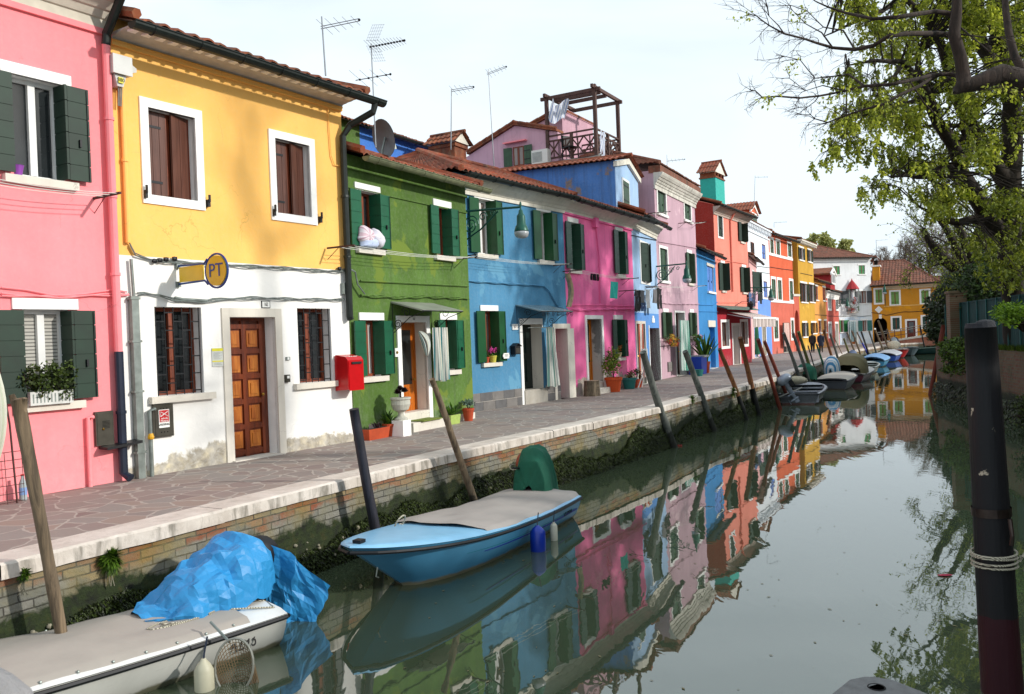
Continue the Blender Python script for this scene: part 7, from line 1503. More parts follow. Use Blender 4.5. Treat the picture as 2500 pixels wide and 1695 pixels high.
fm=TB.matrix_basis
def atpx(x_):
    return min((abs(proj(fm@Vector(hw(k_/200,1.0)))[0]-x_),k_/200) for k_ in range(200))[1]
q_=fm@Vector(hw(atpx(1300),1.0)); fender('big royal blue fender on the side of the pale blue boat',q_+Vector((.06,-.06,-.50)),.1,.42,plain('fender_blue','0a2f9a',.35,var=.08)); q_=fm@Vector(hw(atpx(1342),1.0)); fender('small white fender at the stern of the pale blue boat',q_+Vector((.05,-.05,-.40)),.05,.27,plain('fender_white2','c8c4b4',.5,var=.1))
# --- far boats
GHH=hullm('hull_grey','6f7478',z=.07,low='5a2a22'); GDD=plain('deck_grey','8b9099',.5,var=.08)
pc=at(1949,988,0); TC,wC,gC,_=boat('motor_boat','grey open boat with a silver outboard motor, first behind the rust red poles',(pc.x,pc.y),math.radians(66),4.9,1.7,.40,.55,GHH,GDD,'open',rake=.5,floorm=plain('floor_grey','7a7d82',.6))
ob_=outboard('silver outboard motor tilted up on the grey open boat',(pc.x-.35,pc.y-.2,.62),math.radians(66-75),plain('motor_silver','8d97a6',.35,.3),-.55,1.3); ob_.scale=(1.12,1.2,.95); b=MB(); b.tube([(-1.2,-.6,.1),(.6,.2,.6)],.025,plain('oar_grey','9a9a94',.6),6); o=setp(b.build('oar'),'pale oar lying across the stern of the grey open boat','oar'); o.location=(pc.x-.3,pc.y+.2,0.0)
b=MB(); b.ball((0,0,0),(.5,.3,.18),plain('sack_cream','b0aa94',.9,var=.2,sc=12),12,7,lambda d:1+.15*noise.noise(d*3)); o=setp(b.build('sack',smooth=True),'crumpled cream sack lying in the bow of the grey open boat','sack'); o.location=(pc.x+1.0,pc.y+3.2,.72)
def fb(label,px,py,hd,L_,W,hs,hb,hull,deck,style,**k):
    p=at(px,py,0); return boat('motor_boat',label,(p.x,p.y),math.radians(hd),L_,W,hs,hb,hull,deck,style,**k)+(p,)
DCB=fabric('cover_beige','a8a298',3,.06)
T2,w2_,g2_,_,pD=fb('dark hulled boat with flat beige cover next behind the grey open boat',2028,953,62,4.8,1.7,.42,.6,hullm('hull_dark','3c4048',low='3a3028'),plain('deck_dark','2d3038',.5),'deck',cover=DCB,cov=(.03,.8))
drape('engine_cover','green tarpaulin heap on the dark hulled boat','engine cover',[(.5,.1,0,.7,.4),(.3,.35,0,1.05,.4),(0,.45,0,1.15,.42),(-.3,.35,0,1.0,.45),(-.5,.1,0,.7,.5)],GHO,(pD.x-.9,pD.y+.6,0.05),1.1,5,24)
T3,w3_,g3_,_,pE=fb('maroon hulled boat under a rounded khaki canvas hood',2070,935,60,5.2,1.8,.42,.62,hullm('hull_maroon','5a1a2c',low='2c1418'),plain('deck_pale','a6a4a0',.5),'deck')
drape('boat_hood','rounded khaki canvas hood over the maroon boat','canopy',[(2.6,.2,0,.6,.45),(2.2,.65,0,1.1,.45),(1.4,.8,0,1.45,.42),(.6,.8,0,1.35,.4),(0.1,.6,0,.9,.4)],fabric('khaki_canvas','6f6748',4,.15),(pE.x,pE.y,0),math.radians(60),2,30,.02)
drape('striped_cover','blue and white striped cover on the stern of the maroon boat','cover',[(.45,.1,0,.6,.4),(.3,.35,0,1.2,.4),(0,.4,0,1.35,.4),(-.3,.3,0,1.1,.4),(-.45,.05,0,.7,.4)],striped('cover_stripes',['dfe4e6','2d86b5','dfe4e6','8fb8cc'],4),(pE.x-.75,pE.y+.1,0.05),math.radians(60),4,20,.01)
fender('round white fender on the side of the maroon boat',(pE.x+.9,pE.y+.9,.1),.16,.36,plain('fender_ivory','bdb8a4',.5,var=.1))
T4,_,_,_,pF=fb('grey green open boat with covered engine behind the maroon boat',2102,914,63,5,1.8,.4,.6,hullm('hull_greygreen','70766e',low='4a3a30'),plain('deck_greygreen','848c88',.5),'open')
GC_=fabric('cover_slate','62656e',5,.15); drape('engine_cover','slate grey cover on the engine of the grey green boat','engine cover',[(.5,.1,0,.6,.4),(.3,.3,0,1.0,.4),(0,.35,0,1.15,.4),(-.4,.3,0,.9,.4),(-.6,.05,0,.5,.4)],GC_,(pF.x-.8,pF.y-.0,0.1),1.1,6,20)
T5,_,_,_,pG=fb('light blue boat with grey blue cover in the middle of the far row',2128,897,62,5.4,2.0,.45,.7,hullm('hull_skyblue','3a87ae',low='223238'),plain('deck_skyblue','6f9fc4',.45),'deck',cover=fabric('cover_skyblue','6a93bd',4,.1),cov=(.02,.7),camber=.2)
drape('engine_cover','blue grey cover on the engine of the light blue boat','engine cover',[(.5,.1,0,.6,.4),(.3,.3,0,.95,.4),(0,.35,0,1.1,.4),(-.4,.3,0,.9,.4),(-.6,.05,0,.5,.4)],fabric('cover_bluegrey','55617a',5,.15),(pG.x-1.2,pG.y+.2,0.1),1.1,8,20)
T6,_,_,_,pH=fb('dark blue boat with white and grey cover before the red boat',2160,884,60,5.2,2.0,.5,.75,hullm('hull_royal','174aa0',low='16223a'),plain('deck_light','b5b8bc',.45),'deck',cover=fabric('cover_lightgrey','a3a6ac',4,.1),cov=(.02,.75),camber=.16)
p_=at(2204,878,0); p_=at(2206,875,0); boat('motor_boat','bright red boat with white deck in the far row',(p_.x+.45,p_.y+5.2),math.radians(-95),5.2,2.2,.6,.8,hullm('hull_red','b40f18',low='2a1012'),plain('deck_white2','c9c5c0',.45),'deck'); b=MB(); b.ball((0,0,0),(.6,.5,.4),plain('bundle_cream','c2b8a4',.9,var=.2,sc=9,bump=.4),14,9,lambda d:1+.1*noise.noise(d*4)); o=setp(b.build('bundle',smooth=True),'cream cloth bundle on the stern of the red boat','bundle'); o.location=(p_.x+.9,p_.y+3.8,1.1)
p_=at(2228,869,0); boat('motor_boat','slate grey boat with grey outboard, last in the far row',(p_.x+.6,p_.y+4.9),math.radians(-96),4.9,2.2,.6,.8,hullm('hull_slate','4f5f68',low='22282c'),plain('deck_slate','77848c',.5),'deck'); drape('engine_cover','pale grey cover on the engine of the slate grey boat','engine cover',[(.5,.1,0,.8,.5),(.3,.3,0,1.2,.5),(0,.35,0,1.5,.5),(-.4,.3,0,1.2,.5),(-.6,.05,0,.6,.5)],fabric('cover_palegrey','8b949c',5,.1),(p_.x+.3,p_.y+4.4,0.2),1.1,8,20)
p_=at(2268,866,0); boat('motor_boat','dark teal boat half hidden by the right bank bushes',(p_.x-1.0,p_.y+3.8),math.radians(-50),4.8,2.0,.5,.7,hullm('hull_teal','123c38',low='101c18'),plain('deck_teal','1d4a40',.5),'deck'); drape('engine_cover','dark blue covered engine on the dark teal boat','engine cover',[(.5,.1,0,.8,.5),(.3,.4,0,1.3,.5),(0,.5,0,1.6,.5),(-.4,.4,0,1.2,.5),(-.6,.05,0,.6,.5)],fabric('cover_navy','1c2438',5,.1),(p_.x-1.6,p_.y+3.6,0.1),1.1,8,20)
# grey boat tip at the bottom edge, right of centre
GTP=plain('weathered_grey_deck','6b6c6c',.8,var=.18,sc=14,bump=.5); p_=at(2128,1668,.55); t=thing('moored_boat','tip of a weathered grey boat bow with a dark hole at the bottom edge','boat',(p_.x,p_.y,0)); hd3=Vector((-.12,-1,0)).normalized(); ar=math.atan2(hd3.y,hd3.x); t.rotation_euler=(0,0,ar)
b=MB(); outl=[(-.05,-.03),(.0,-.13),(.25,-.34),(.8,-.55),(2.4,-.8),(2.4,.8),(.8,.55),(.25,.34),(.0,.13),(-.05,.03)]; n_=len(outl); top_=[(x,y,.55+(.02 if abs(y)<.2 else 0)) for x,y in outl]; bot_=[(x*.8+.4,y*.8,-.1) for x,y in outl]
b.add(top_+bot_,[tuple(range(n_))]+[(i,i+n_,(i+1)%n_+n_,(i+1)%n_) for i in range(n_)],GTP); b.build('hull',t); b=MB(); b.lathe([(.0,.566),(.045,.566),(.05,.57),(.055,.566)][::-1],DARK,18,(.1,0,0)); b.build('hawse_hole',t)
# stone parapet corner, close at the bottom left
gp=atd(40,1640,1.0); t=thing('stone_parapet','blurred grey stone parapet corner at the bottom left edge','parapet',(gp.x,gp.y,gp.z-.5)); b=MB(); PS=plain('parapet_stone','8d8b8c',.9,var=.15,sc=18,bump=.7)
b.ball((-.06,-.02,.28),(.115,.12,.245),PS,28,18,lambda d:1+.05*noise.noise(d*3)+.02*noise.noise(d*9)); b.box((-.2,-.1,-1.2),(.06,.1,.2),PS); b.build('stone',t,True)
o=MB(); o.ball((0,0,0),(.09,.035,.008),plain('red_petal','a0123a',.6),8,4); o=setp(o.build('floating_petal'),'small crimson flower petal floating on the water near the dark pile','petal'); o.location=at(2307,1404,.01)
# ================================================================ PEOPLE
def skin(name,V_,E_2,m,parent,sub=2):
    me=bpy.data.meshes.new(name); me.from_pydata([v[:3] for v in V_],E_2,[]); o=bpy.data.objects.new(name,me); S.collection.objects.link(o); o.parent=parent
    md=o.modifiers.new('skin','SKIN'); md.use_smooth_shade=True; sv=me.skin_vertices[0].data if me.skin_vertices else None
    if sv is None: return o
    for i,v in enumerate(V_): sv[i].radius=(v[3],v[4] if len(v)>4 else v[3]); 
    sv[0].use_root=True; md2=o.modifiers.new('sub','SUBSURF'); md2.levels=sub; md2.render_levels=sub; me.materials.append(m); return o
SKN=plain('skin_tone','b07c64',.6)
def limb(name,pts,rads,m,par,n=12): b=MB(); b.tube(pts,rads,m,n); return b.build(name,par,True)
def person(label,px,py,h,coat,trs,hair,coatlen,dress=0,rz=0,step=.12):
    p=at(px,py,ZP); t=thing('person',label,'person',(p.x,p.y,ZP),rz); k=h/1.7
    # body: pelvis root, spine, neck, head, arms, legs, all one skin
    V_=[(0,0,.92,.13,.1),(0,0,1.15,.12,.09),(0,0,1.36,.15,.1),(0,0,1.46,.06),(0,.01,1.56,.085,.095),(0,.015,1.66,.075,.085),
        (-.19,0,1.36,.06),(-.23,-.02,1.08,.045),(-.22,.06,.84,.035),(-.215,.09,.77,.038,.02),(-.215,.11,.70,.03,.014),
        (.19,0,1.36,.06),(.23,-.02,1.08,.045),(.22,.04,.84,.035),(.215,.07,.77,.038,.02),(.215,.09,.70,.03,.014),
        (-.09,0,.86,.1),(-.1,step*.5,.48,.065),(-.1,step,.09,.042),(-.1,step+.14,.04,.035),
        (.09,0,.86,.1),(.1,-step*.4,.48,.065),(.1,-step,.09,.042),(.1,-step+.14,.04,.035)]
    E2=[(0,1),(1,2),(2,3),(3,4),(4,5),(2,6),(6,7),(7,8),(8,9),(9,10),(2,11),(11,12),(12,13),(13,14),(14,15),(0,16),(16,17),(17,18),(18,19),(0,20),(20,21),(21,22),(22,23)]
    V_=[tuple(c*k for c in v) for v in V_]; skin('body',V_,E2,SKN,t)
    b=MB(); K=k
    prof=[(.93-coatlen,.205+.05*dress,.15),(.95,.2,.14),(1.15,.185,.13),(1.32,.21,.135),(1.41,.17,.11),(1.47,.08,.08)]
    def cf(i,j):
        q=j*(len(prof)-1); a=int(min(q,len(prof)-2)); f=q-a; z,rx,ry=[prof[a][c]*(1-f)+prof[a+1][c]*f for c in range(3)]; th=i*2*math.pi; return (K*rx*math.cos(th)*(1+.03*math.sin(th*5+z*9)),K*ry*math.sin(th),K*z)
    b.grid(cf,24,14,coat)
    for sg in(-1,1): b.tube([(K*sg*.16,0,K*1.37),(K*sg*.215,0,K*1.30),(K*sg*.245,-.02*K,K*1.08),(K*sg*.235,.05*K,K*.86)],[K*.075,K*.078,K*.064,K*.052],coat,10)
    b.build('coat',t,True); b=MB()
    for sg,st in((-1,step),(1,-step)): b.tube([(K*sg*.085,0,K*.92),(K*sg*.1,K*st*.45,K*.5),(K*sg*.1,K*st,K*.1)],[K*.115,K*.085,K*.065],trs,12)
    b.build('trousers',t,True); b=MB()
    for sg,st in((-1,step),(1,-step)): b.ball((K*sg*.1,K*(st+.05),K*.045),(K*.05,K*.13,K*.05),BLACK,10,6)
    b.build('shoes',t,True); b=MB(); b.ball((0,-.005*K,K*1.62),(K*.1,K*.115,K*.12),hair,14,10,lambda d:1+.05*noise.noise(d*4)); b.build('hair',t,True); return t
person('person in a brown black jacket and dark trousers walking away on the left of two',1984.5,861,1.52,plain('jacket_brown','2a211a',.8,var=.2),plain('trousers_navy','14151f',.8),plain('hair_brown','35261c',.9),.14,rz=math.radians(-28))
person('person with white hair and long navy coat walking away on the right of two',2005,860.5,1.5,plain('coat_navy','1f2638',.8,var=.15),plain('trousers_black','141414',.8),plain('hair_white','b5b0aa',.9),.36,.6,rz=math.radians(-28),step=.07)
# ================================================================ RIGHT BANK
FT=plain('fence_teal','0a3836',.85,var=.2,sc=3); FP=plain('fence_post','1f5652',.5)
fa=Vector((16.75,32.6,0)); fb_=Vector((13.95,22.2,0)); fc=Vector((9.0,7.0,0))
def fence(a,c,label):
    t=thing('metal_fence',label,'fence',(a.x,a.y,1.95)); d=(c-a); n_=max(1,round(d.length/1.1)); 
    b=MB(); u_=d.normalized(); k=int(d.length/.09)
    for i in range(k): p=u_*(i*.09); b.bar(p+Vector((0,0,.8)),p+u_*.085+Vector((0,0,.8)),.012 if i%2 else .018,1.6,FT)
    b.build('sheet',t); 
    for i in range(n_+1): b=MB(); p=d*(i/n_)+Vector((-.05,0,0)); b.bar(p,p+Vector((0,0,1.6)),.04,.04,FP); b.build('post',t)
    b=MB(); b.bar(Vector((0,0,1.58)),d+Vector((0,0,1.58)),.05,.05,FT); b.build('rail',t)
dd=(fb_-fa).normalized()
fence(fa,fa+dd*1.6,'short teal metal fence left of the brick pillar'); fence(fa+dd*2.25,fb_+dd*6,'long teal sheet metal fence along the right bank behind the dark pile')
pp=fa+dd*1.95+Vector((-.1,0,0)); n=NT('pillar_brick'); br=n.new('TexBrick',Scale=1,Color1=rgb('6e402c'),Color2=rgb('6f5a44'),Mortar=rgb('77705e')); br.inputs['Mortar Size'].default_value=.01; br.inputs['Brick Width'].default_value=.24; br.inputs['Row Height'].default_value=.075; mpv=n.coord((1,1,1),'Object',(math.pi/2,0,0)); n.l(mpv,br.inputs['Vector']); n.base(n.mix(n.math('MULTIPLY',n.noise(n.coord(),2,5),.5),br.outputs['Color'],'5a5640'),.9); n.bump(n.noise(n.coord(),9,5),.5,.02)
b=MB(); b.box((-.28,-.28,0),(.28,.28,1.95),n.m); t=thing('brick_pillar','square brick pillar between the two teal fence sections','pillar',(pp.x,pp.y,1.95),math.atan2(dd.y,dd.x)); b.build('shaft',t); b=MB(); b.box((-.32,-.32,1.95),(.32,.32,2.03),n.m); b.build('cap',t)
IVY=leafm('ivy_leaf','0b1808','2c3f12',.15); IVY2=leafm('bank_leaf','1e300c','5f7a24',.25); GRS=leafm('grass_blade','1b2a0a','5a7020',.3)
def bush(name,label,cat,centers,m,size,n_,core=None,branch=True,kind=None):
    b=MB(); c0=Vector(centers[0][0]); t=thing(name,label,cat,(c0.x,c0.y,max(0,c0.z-centers[0][1])))
    o=t.location; f=MB(); w_=MB()
    for c,r in centers:
        c=Vector(c)-o; leaves(f,c,(r,r,r*.9),int(n_*r*r),m,size); 
        for k in range(4): w_.tube([(c.x*.3,c.y*.3,0),c*.7+Vector((R.uniform(-.2,.2),R.uniform(-.2,.2),0)),c+Vector((R.uniform(-r,r),R.uniform(-r,r),R.uniform(-r,r)))*.7],[.03,.02,.006],SOIL,4)
    f.build('foliage',t); w_.build('stems',t); return t
rr=random.Random(21)
def at2(px,py,Y): return atd(px,py,Y)
cs=[]
for k in range(70):
    px=rr.uniform(2308,2430); top_=665+max(0,(2340-px))*1.6; py=rr.uniform(top_,835); Y=rr.uniform(40,46)
    if px<2330 and py>740: px-=22
    cs.append((at2(px,py,Y),rr.uniform(.5,.85)))
bush('ivy_bush','tall dark ivy bush beside the ochre house behind the teal fence','bush',cs,IVY,.2,800)
cs=[(at2(rr.uniform(2370,2560),rr.uniform(640,745),rr.uniform(30,38)),rr.uniform(.5,.95)) for k in range(46)]
bush('dark_bush','dark green hedge rising behind the long teal fence','bush',cs,leafm('hedge_leaf','0e1d08','3a5518',.2),.16,620)
cs=[]
for k in range(30):
    px=rr.uniform(2298,2366); cs.append((at2(px,rr.uniform(838,868) if k<17 else rr.uniform(862,905),31.1-(px-2302)*.057),rr.uniform(.2,.36)))
bush('overhanging_shrub','light green shrub spilling over the corner of the right bank wall','shrub',cs,IVY2,.11,1900)
cs=[(at2(rr.uniform(2440,2520),rr.uniform(752,790),rr.uniform(18.5,20)),rr.uniform(.15,.32)) for k in range(12)]
bush('leafy_branch','fresh green sprays in front of the teal fence at the right edge','shrub',cs,leafm('fresh_leaf','3a5a10','93b82c',.35),.08,2300)
cs=[(at2(rr.uniform(2488,2540),rr.uniform(960,1035),rr.uniform(19,21)),rr.uniform(.2,.35)) for k in range(10)]
bush('waterside_weed','dark leafy weeds at the foot of the right bank behind the leaning poles','shrub',cs,leafm('weed_leaf','151d0a','4a5a20',.2),.07,2000)
b=MB(); rr=random.Random(3)
for k in range(5000):
    s=rr.random(); i=rr.choice([3,4]); a=Vector(RB[i]+(0,)); c=Vector(RB[i+1]+(0,)); d=(c-a); L3=d.length; p=a.lerp(c,rr.random()); nr=Vector((d.y,-d.x,0)).normalized(); p=p+nr*rr.uniform(-.05,.5); h_=rr.uniform(.06,.2); dx=Vector((rr.uniform(-.06,.06)-nr.x*.03,rr.uniform(-.06,.06),0))
    b.add([(p.x-.012,p.y,1.98),(p.x+.012,p.y,1.98),(p.x+dx.x,p.y+dx.y,1.98+h_)],[(0,1,2)],GRS)
setp(b.build('grass'),'short grass and weeds on top of the right bank wall','grass',kind='stuff')
# tufts on the quay wall
def tuft(label,q,px,py,r,n_,m,hang):
    p=at(px,py,.85); # on the wall face: slide along the ray to the coping line
    d=ray(px,py); best=None
    for i in range(len(cop)-2):
        a=Vector(cop[i]);c=Vector(cop[i+1]); e=c-a; den=d.x*e.y-d.y*e.x
        if abs(den)<1e-9: continue
        t_=(a.x*e.y-a.y*e.x)/den; s_=(a.x*d.y-a.y*d.x)/den
        if 0<=s_<=1 and t_>0: best=t_
    g_=Vector((0,0,HC))+d*best; t=thing('wall_plant',label,'plant',g_); b=MB()
    for k in range(n_):
        v=Vector((R.gauss(0,.5),R.gauss(-.3,.4),R.gauss(.2,.6))).normalized(); l=r*R.uniform(.5,1.15); s=v.cross(Vector((0,0,1))).normalized()*.006; b.add([-s,v*l*.6+s*1.6,v*l+Vector((0,0,-l*.2)),v*l*.5-s*1.6],[(0,1,2,3)],m)
    b.build('foliage',t); b=MB()
    for k in range(5): b.tube([(0,0,0),(R.uniform(-.05,.05),-.05,-.12),(R.uniform(-.06,.06),-.04,-hang)],.004,STN,4)
    b.build('roots',t)
TUF=leafm('tuft_green','1c3008','5d7f1e',.3); tuft('round bright green plant growing from the quay wall under the coping',None,272,1364,.14,1300,TUF,.25); tuft('small green tuft in the quay wall near the forked pole',None,60,1400,.08,260,TUF,.18)
tuft('small leafy plant under the coping near the second grey pole',None,1690,975,.16,200,TUF,.1); tuft('green plant on the coping edge before the two brown black poles',None,1790,957,.2,260,TUF,.1)
# ================================================================ TREES
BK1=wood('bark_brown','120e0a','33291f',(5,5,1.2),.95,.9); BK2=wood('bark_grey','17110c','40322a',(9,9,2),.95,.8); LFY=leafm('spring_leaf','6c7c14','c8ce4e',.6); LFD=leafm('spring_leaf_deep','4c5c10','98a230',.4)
class Tree:
    def __init__(s,name,label,base,seed,bark,group=None):
        s.r=random.Random(seed); s.o=Vector(base); s.t=thing(name,label,'tree',base,0,group); s.tr=MB(); s.br=MB(); s.tw=MB(); s.lf=MB(); s.bark=bark; s.nodes=[]
    def limb(s,pts,radii,mb=None,n=9,rough=.1,nodes=True):
        P=[];Rd=[]
        pts=[Vector(p)-s.o for p in pts]
        for i in range(len(pts)-1):
            k=max(2,int((pts[i+1]-pts[i]).length/.35))
            for j in range(k):
                t=j/k; r_=radii[i]*(1-t)+radii[i+1]*t; p=pts[i].lerp(pts[i+1],t); P.append(p+Vector((noise.noise(p*1.3),noise.noise(p*1.3+Vector((9,0,0))),noise.noise(p*1.1+Vector((0,9,0)))))*min(rough,r_*1.6)); Rd.append(r_*(1+.12*noise.noise(p*3)))
        P.append(pts[-1]);Rd.append(radii[-1]); (mb or s.br).tube(P,Rd,s.bark,n)
        if nodes: s.nodes+=[(p,r_) for p,r_ in zip(P,Rd)]
        return P
    def twig(s,p,d,l,r_,depth,leaf=0,m=None,ls=.08,droop=.25):
        n_=4; P=[p];q=p; d=d.normalized()
        for i in range(n_):
            d=(d+Vector((s.r.gauss(0,.22),s.r.gauss(0,.22),s.r.gauss(0,.18)-droop*.3))).normalized(); q=q+d*l/n_; P.append(q)
        s.tw.tube(P,[r_*(1-.75*i/n_) for i in range(n_+1)],s.bark,4 if r_<.02 else 6,cap=False)
        if depth>0:
            for i in range(1,n_+1):
                for _ in range(2 if depth>1 else 1+(s.r.random()<.6)):
                    dd_=(d+Vector((s.r.gauss(0,.75),s.r.gauss(0,.75),s.r.gauss(0,.6)))).normalized(); s.twig(P[i],dd_,l*s.r.uniform(.4,.65),r_*.5,depth-1,leaf,m,ls,droop)
        if leaf and depth<=1:
            for i in range(1,n_+1): leaves(s.lf,P[i],(.1,.1,.1),int(leaf),m,ls,s.r,droop=.9)
    def clump(s,c,r_,n_,m,ls=.09,attach=True):
        c=Vector(c)-s.o
        if attach and s.nodes:
            nd=min(s.nodes,key=lambda q:(q[0]-c).length); mid=nd[0].lerp(c,.5)+Vector((0,0,.25)); s.tw.tube([nd[0],mid,c,c+Vector((s.r.uniform(-.2,.2),0,-r_*.8))],[min(.03,nd[1]),.016,.009,.004],s.bark,4,cap=False)
        for k in range(6):
            e=c+Vector((s.r.uniform(-r_,r_),s.r.uniform(-r_,r_),s.r.uniform(-r_,r_*.4))); s.tw.tube([c,c.lerp(e,.6)+Vector((0,0,.06)),e],[.008,.006,.003],s.bark,3,cap=False)
            for q_ in range(2):   # hanging sprays: leaves strung along drooping twiglets
                l_=s.r.uniform(.12,.42); sw=Vector((s.r.gauss(0,.25),s.r.gauss(0,.25),-1)).normalized(); nl=max(3,int(n_/7.5)); vs=[];fs=[]
                o_=e+Vector((s.r.uniform(-.12,.12),s.r.uniform(-.12,.12),0)); s.tw.tube([o_,o_+sw*l_],[.004,.002],s.bark,3,cap=False)
                for w_ in range(nl):
                    p=o_+sw*l_*(w_+s.r.random())/nl; a=(sw*.7+Vector((s.r.gauss(0,.6),s.r.gauss(0,.6),s.r.gauss(0,.4)))).normalized(); sd=a.orthogonal().normalized(); sd=Matrix.Rotation(s.r.uniform(0,6.28),3,a)@sd; L_=ls*s.r.uniform(.45,1.5); W_=L_*.27; k_=len(vs)
                    vs+=[p,p+a*L_*.5+sd*W_,p+a*L_,p+a*L_*.5-sd*W_]; fs.append((k_,k_+1,k_+2,k_+3))
                s.lf.add(vs,fs,m)
    def done(s):
        if s.tr.v: s.tr.build('trunk',s.t,True)
        if s.br.v: s.br.build('branches',s.t,True)
        if s.tw.v: s.tw.build('twigs',s.t)
        if s.lf.v: s.lf.build('crown',s.t)
def rp(x,y,Y): return atd(*Rq(x,y),Y)
# big leafy tree on the bank
Y=25.0; base_=Vector((15.1,25.2,1.95)); T1=Tree('leafy_tree','large yellow green leafed tree on the right bank, thick dark trunk at the right edge',base_,5,BK1)
T1.limb([base_-Vector((0,0,.3)),rp(1460,1576,25),rp(1455,1150,25),rp(1460,720,25),rp(1450,400,25),rp(1400,150,25),rp(1330,-200,24.5),rp(1250,-600,24)],[.36,.33,.3,.27,.24,.2,.15,.06],T1.tr,14)
for pts,rd in (([(1455,1330,25),(1330,1190,24.5),(1215,1000,24),(1165,870,23.5),(1100,740,23),(1030,600,22.5),(990,470,22),(950,300,22)],[.2,.17,.14,.12,.11,.09,.06,.03]),
  ([(1330,1190,24.5),(1170,1230,24),(1040,1180,24),(960,1140,24)],[.1,.07,.05,.02]),([(1215,1000,24),(1100,900,23),(1000,960,22.6),(900,960,22.4),(800,975,22)],[.07,.06,.05,.03,.015]),
  ([(1165,870,23.5),(1250,800,24),(1180,700,24),(1000,690,23.5),(900,720,23)],[.08,.06,.05,.03,.02]),([(1455,1000,25),(1350,880,24.5),(1200,620,24),(1130,420,24),(1060,200,24),(900,0,24),(800,-200,24)],[.18,.15,.12,.1,.08,.05,.03]),
  ([(1450,560,25),(1350,330,25),(1230,120,25),(1180,-60,25),(1100,-300,25)],[.17,.14,.11,.09,.04]),([(1430,300,25),(1290,60,25.5),(1200,-200,26)],[.14,.12,.05]),([(1340,330,25),(1390,120,26),(1430,-80,26)],[.13,.1,.08]),
  ([(1060,200,24),(900,300,23),(820,420,22.5),(700,500,22)],[.06,.04,.03,.015]),([(990,470,22),(860,330,21.5),(700,330,21),(560,360,21)],[.05,.04,.03,.012]),([(1130,420,24),(960,540,23),(800,610,22.5),(620,640,22)],[.06,.045,.03,.012]),([(900,0,24),(700,80,23),(560,140,22.5),(430,200,22)],[.05,.04,.025,.01])):
    T1.limb([rp(*p) for p in pts],[r_*1.5 for r_ in rd])
rr=random.Random(77)
poly_=[(360,0),(400,120),(360,380),(470,480),(420,560),(470,660),(400,760),(450,840),(640,760),(700,860),(820,900),(660,990),(700,1060),(820,1030),(860,1110),(1000,1130),(1150,1120),(1240,1260),(1400,1500),(1560,1560),(1600,0),(1560,-600),(500,-600)]
def inside(x,y,P):
    c=False;j=len(P)-1
    for i in range(len(P)):
        if (P[i][1]>y)!=(P[j][1]>y) and x<(P[j][0]-P[i][0])*(y-P[i][1])/(P[j][1]-P[i][1])+P[i][0]: c=not c
        j=i
    return c
k=0
while k<540:
    x=rr.uniform(350,1800); y=rr.uniform(-600,1560)
    if not(inside(x,y,poly_) or (x>=1530 and y<1400)): continue
    if x<700 and rr.random()<.35: continue
    if x<540 and y<420: continue
    if noise.noise(Vector((x*.006,y*.006,3)))<-.09: continue
    Yv=rr.uniform(20.5,27); 
    if x<700: Yv=rr.uniform(20.5,22.5)
    dp=y>900 and x>1200
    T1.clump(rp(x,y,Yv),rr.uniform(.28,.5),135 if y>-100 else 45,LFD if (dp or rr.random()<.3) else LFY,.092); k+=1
T1.done()
# nearer bare-twigged tree reaching in from the right
T2=Tree('nearer_tree','near tree with a thick broken limb and long bare twigs reaching in from the right',(12.2,10.5,1.95),8,BK2); Y=10.5
T2.limb([(12.2,10.5,1.5),(11.6,10.6,3.5),(10.2,10.6,5.2),(8.6,10.6,5.6),rp(1560,470,10.6)],[.4,.34,.3,.26,.2],T2.tr,14)
T2.limb([rp(1570,470,10.6),rp(1530,450,10.6),rp(1400,405,10.5),rp(1290,455,10.5),rp(1190,470,10.5),rp(1150,512,10.5)],[.17,.14,.115,.1,.08,.025],n=14,rough=.04); T2.limb([rp(1210,455,10.5),rp(1190,330,10.5),rp(1140,190,10.5),rp(1150,60,10.5),rp(1160,-160,10.5),rp(1100,-500,10.4)],[.085,.075,.068,.06,.05,.02],n=14,rough=.04)
T2.limb([rp(1530,430,10.6),rp(1470,300,10.8),rp(1440,60,11),rp(1420,-300,11.2)],[.06,.05,.04,.02],n=10)
fine=[([(1120,75),(1040,62),(850,95),(700,110),(560,75),(460,40),(380,5)],.035),([(1125,195),(1050,185),(900,185),(790,200),(700,255),(600,275),(480,265),(400,240),(330,215),(210,185),(130,140),(60,88)],.035),([(1215,430),(1130,405),(1040,408),(920,440),(800,470),(650,478),(520,505),(400,528),(300,542),(180,530),(90,535),(55,500)],.03),
 ([(1050,405),(960,470),(860,520),(760,580),(640,610),(540,640),(450,675),(380,655),(358,632)],.022),([(650,478),(560,410),(480,420),(380,430),(300,330),(215,310)],.014),([(480,265),(420,180),(330,130),(260,60)],.012),([(900,440),(980,560),(1080,660),(1260,520),(1380,480)],.012),([(540,500),(420,470),(330,500),(240,430)],.010),([(400,528),(380,560),(340,590),(290,592)],.008),([(1150,130),(1250,210),(1350,290),(1440,330)],.012),([(1180,190),(1300,205),(1400,205),(1530,250)],.011),([(210,185),(180,140),(130,90),(118,40)],.009),([(600,275),(540,170),(430,150),(340,60),(250,30)],.012)]
for pts,r_ in fine:
    P_=[rp(x,y,10.3-.4*math.sin(x*.01)) for x,y in pts]; T2.limb(P_,[max(.004,r_*(1-.8*i/(len(P_)-1))) for i in range(len(P_))],n=6,rough=.02)
    for i in range(2,len(P_)):
        for _ in range(3 if r_>.012 else 2): T2.twig(P_[i]-T2.o,(P_[i]-P_[i-1]).normalized()+Vector((T2.r.gauss(0,.5),T2.r.gauss(0,.5),T2.r.gauss(0,.5))),T2.r.uniform(.15,.4),.005,1,(1 if T2.r.random()<.1 else 0),LFY,.05,.1)
T2.done()
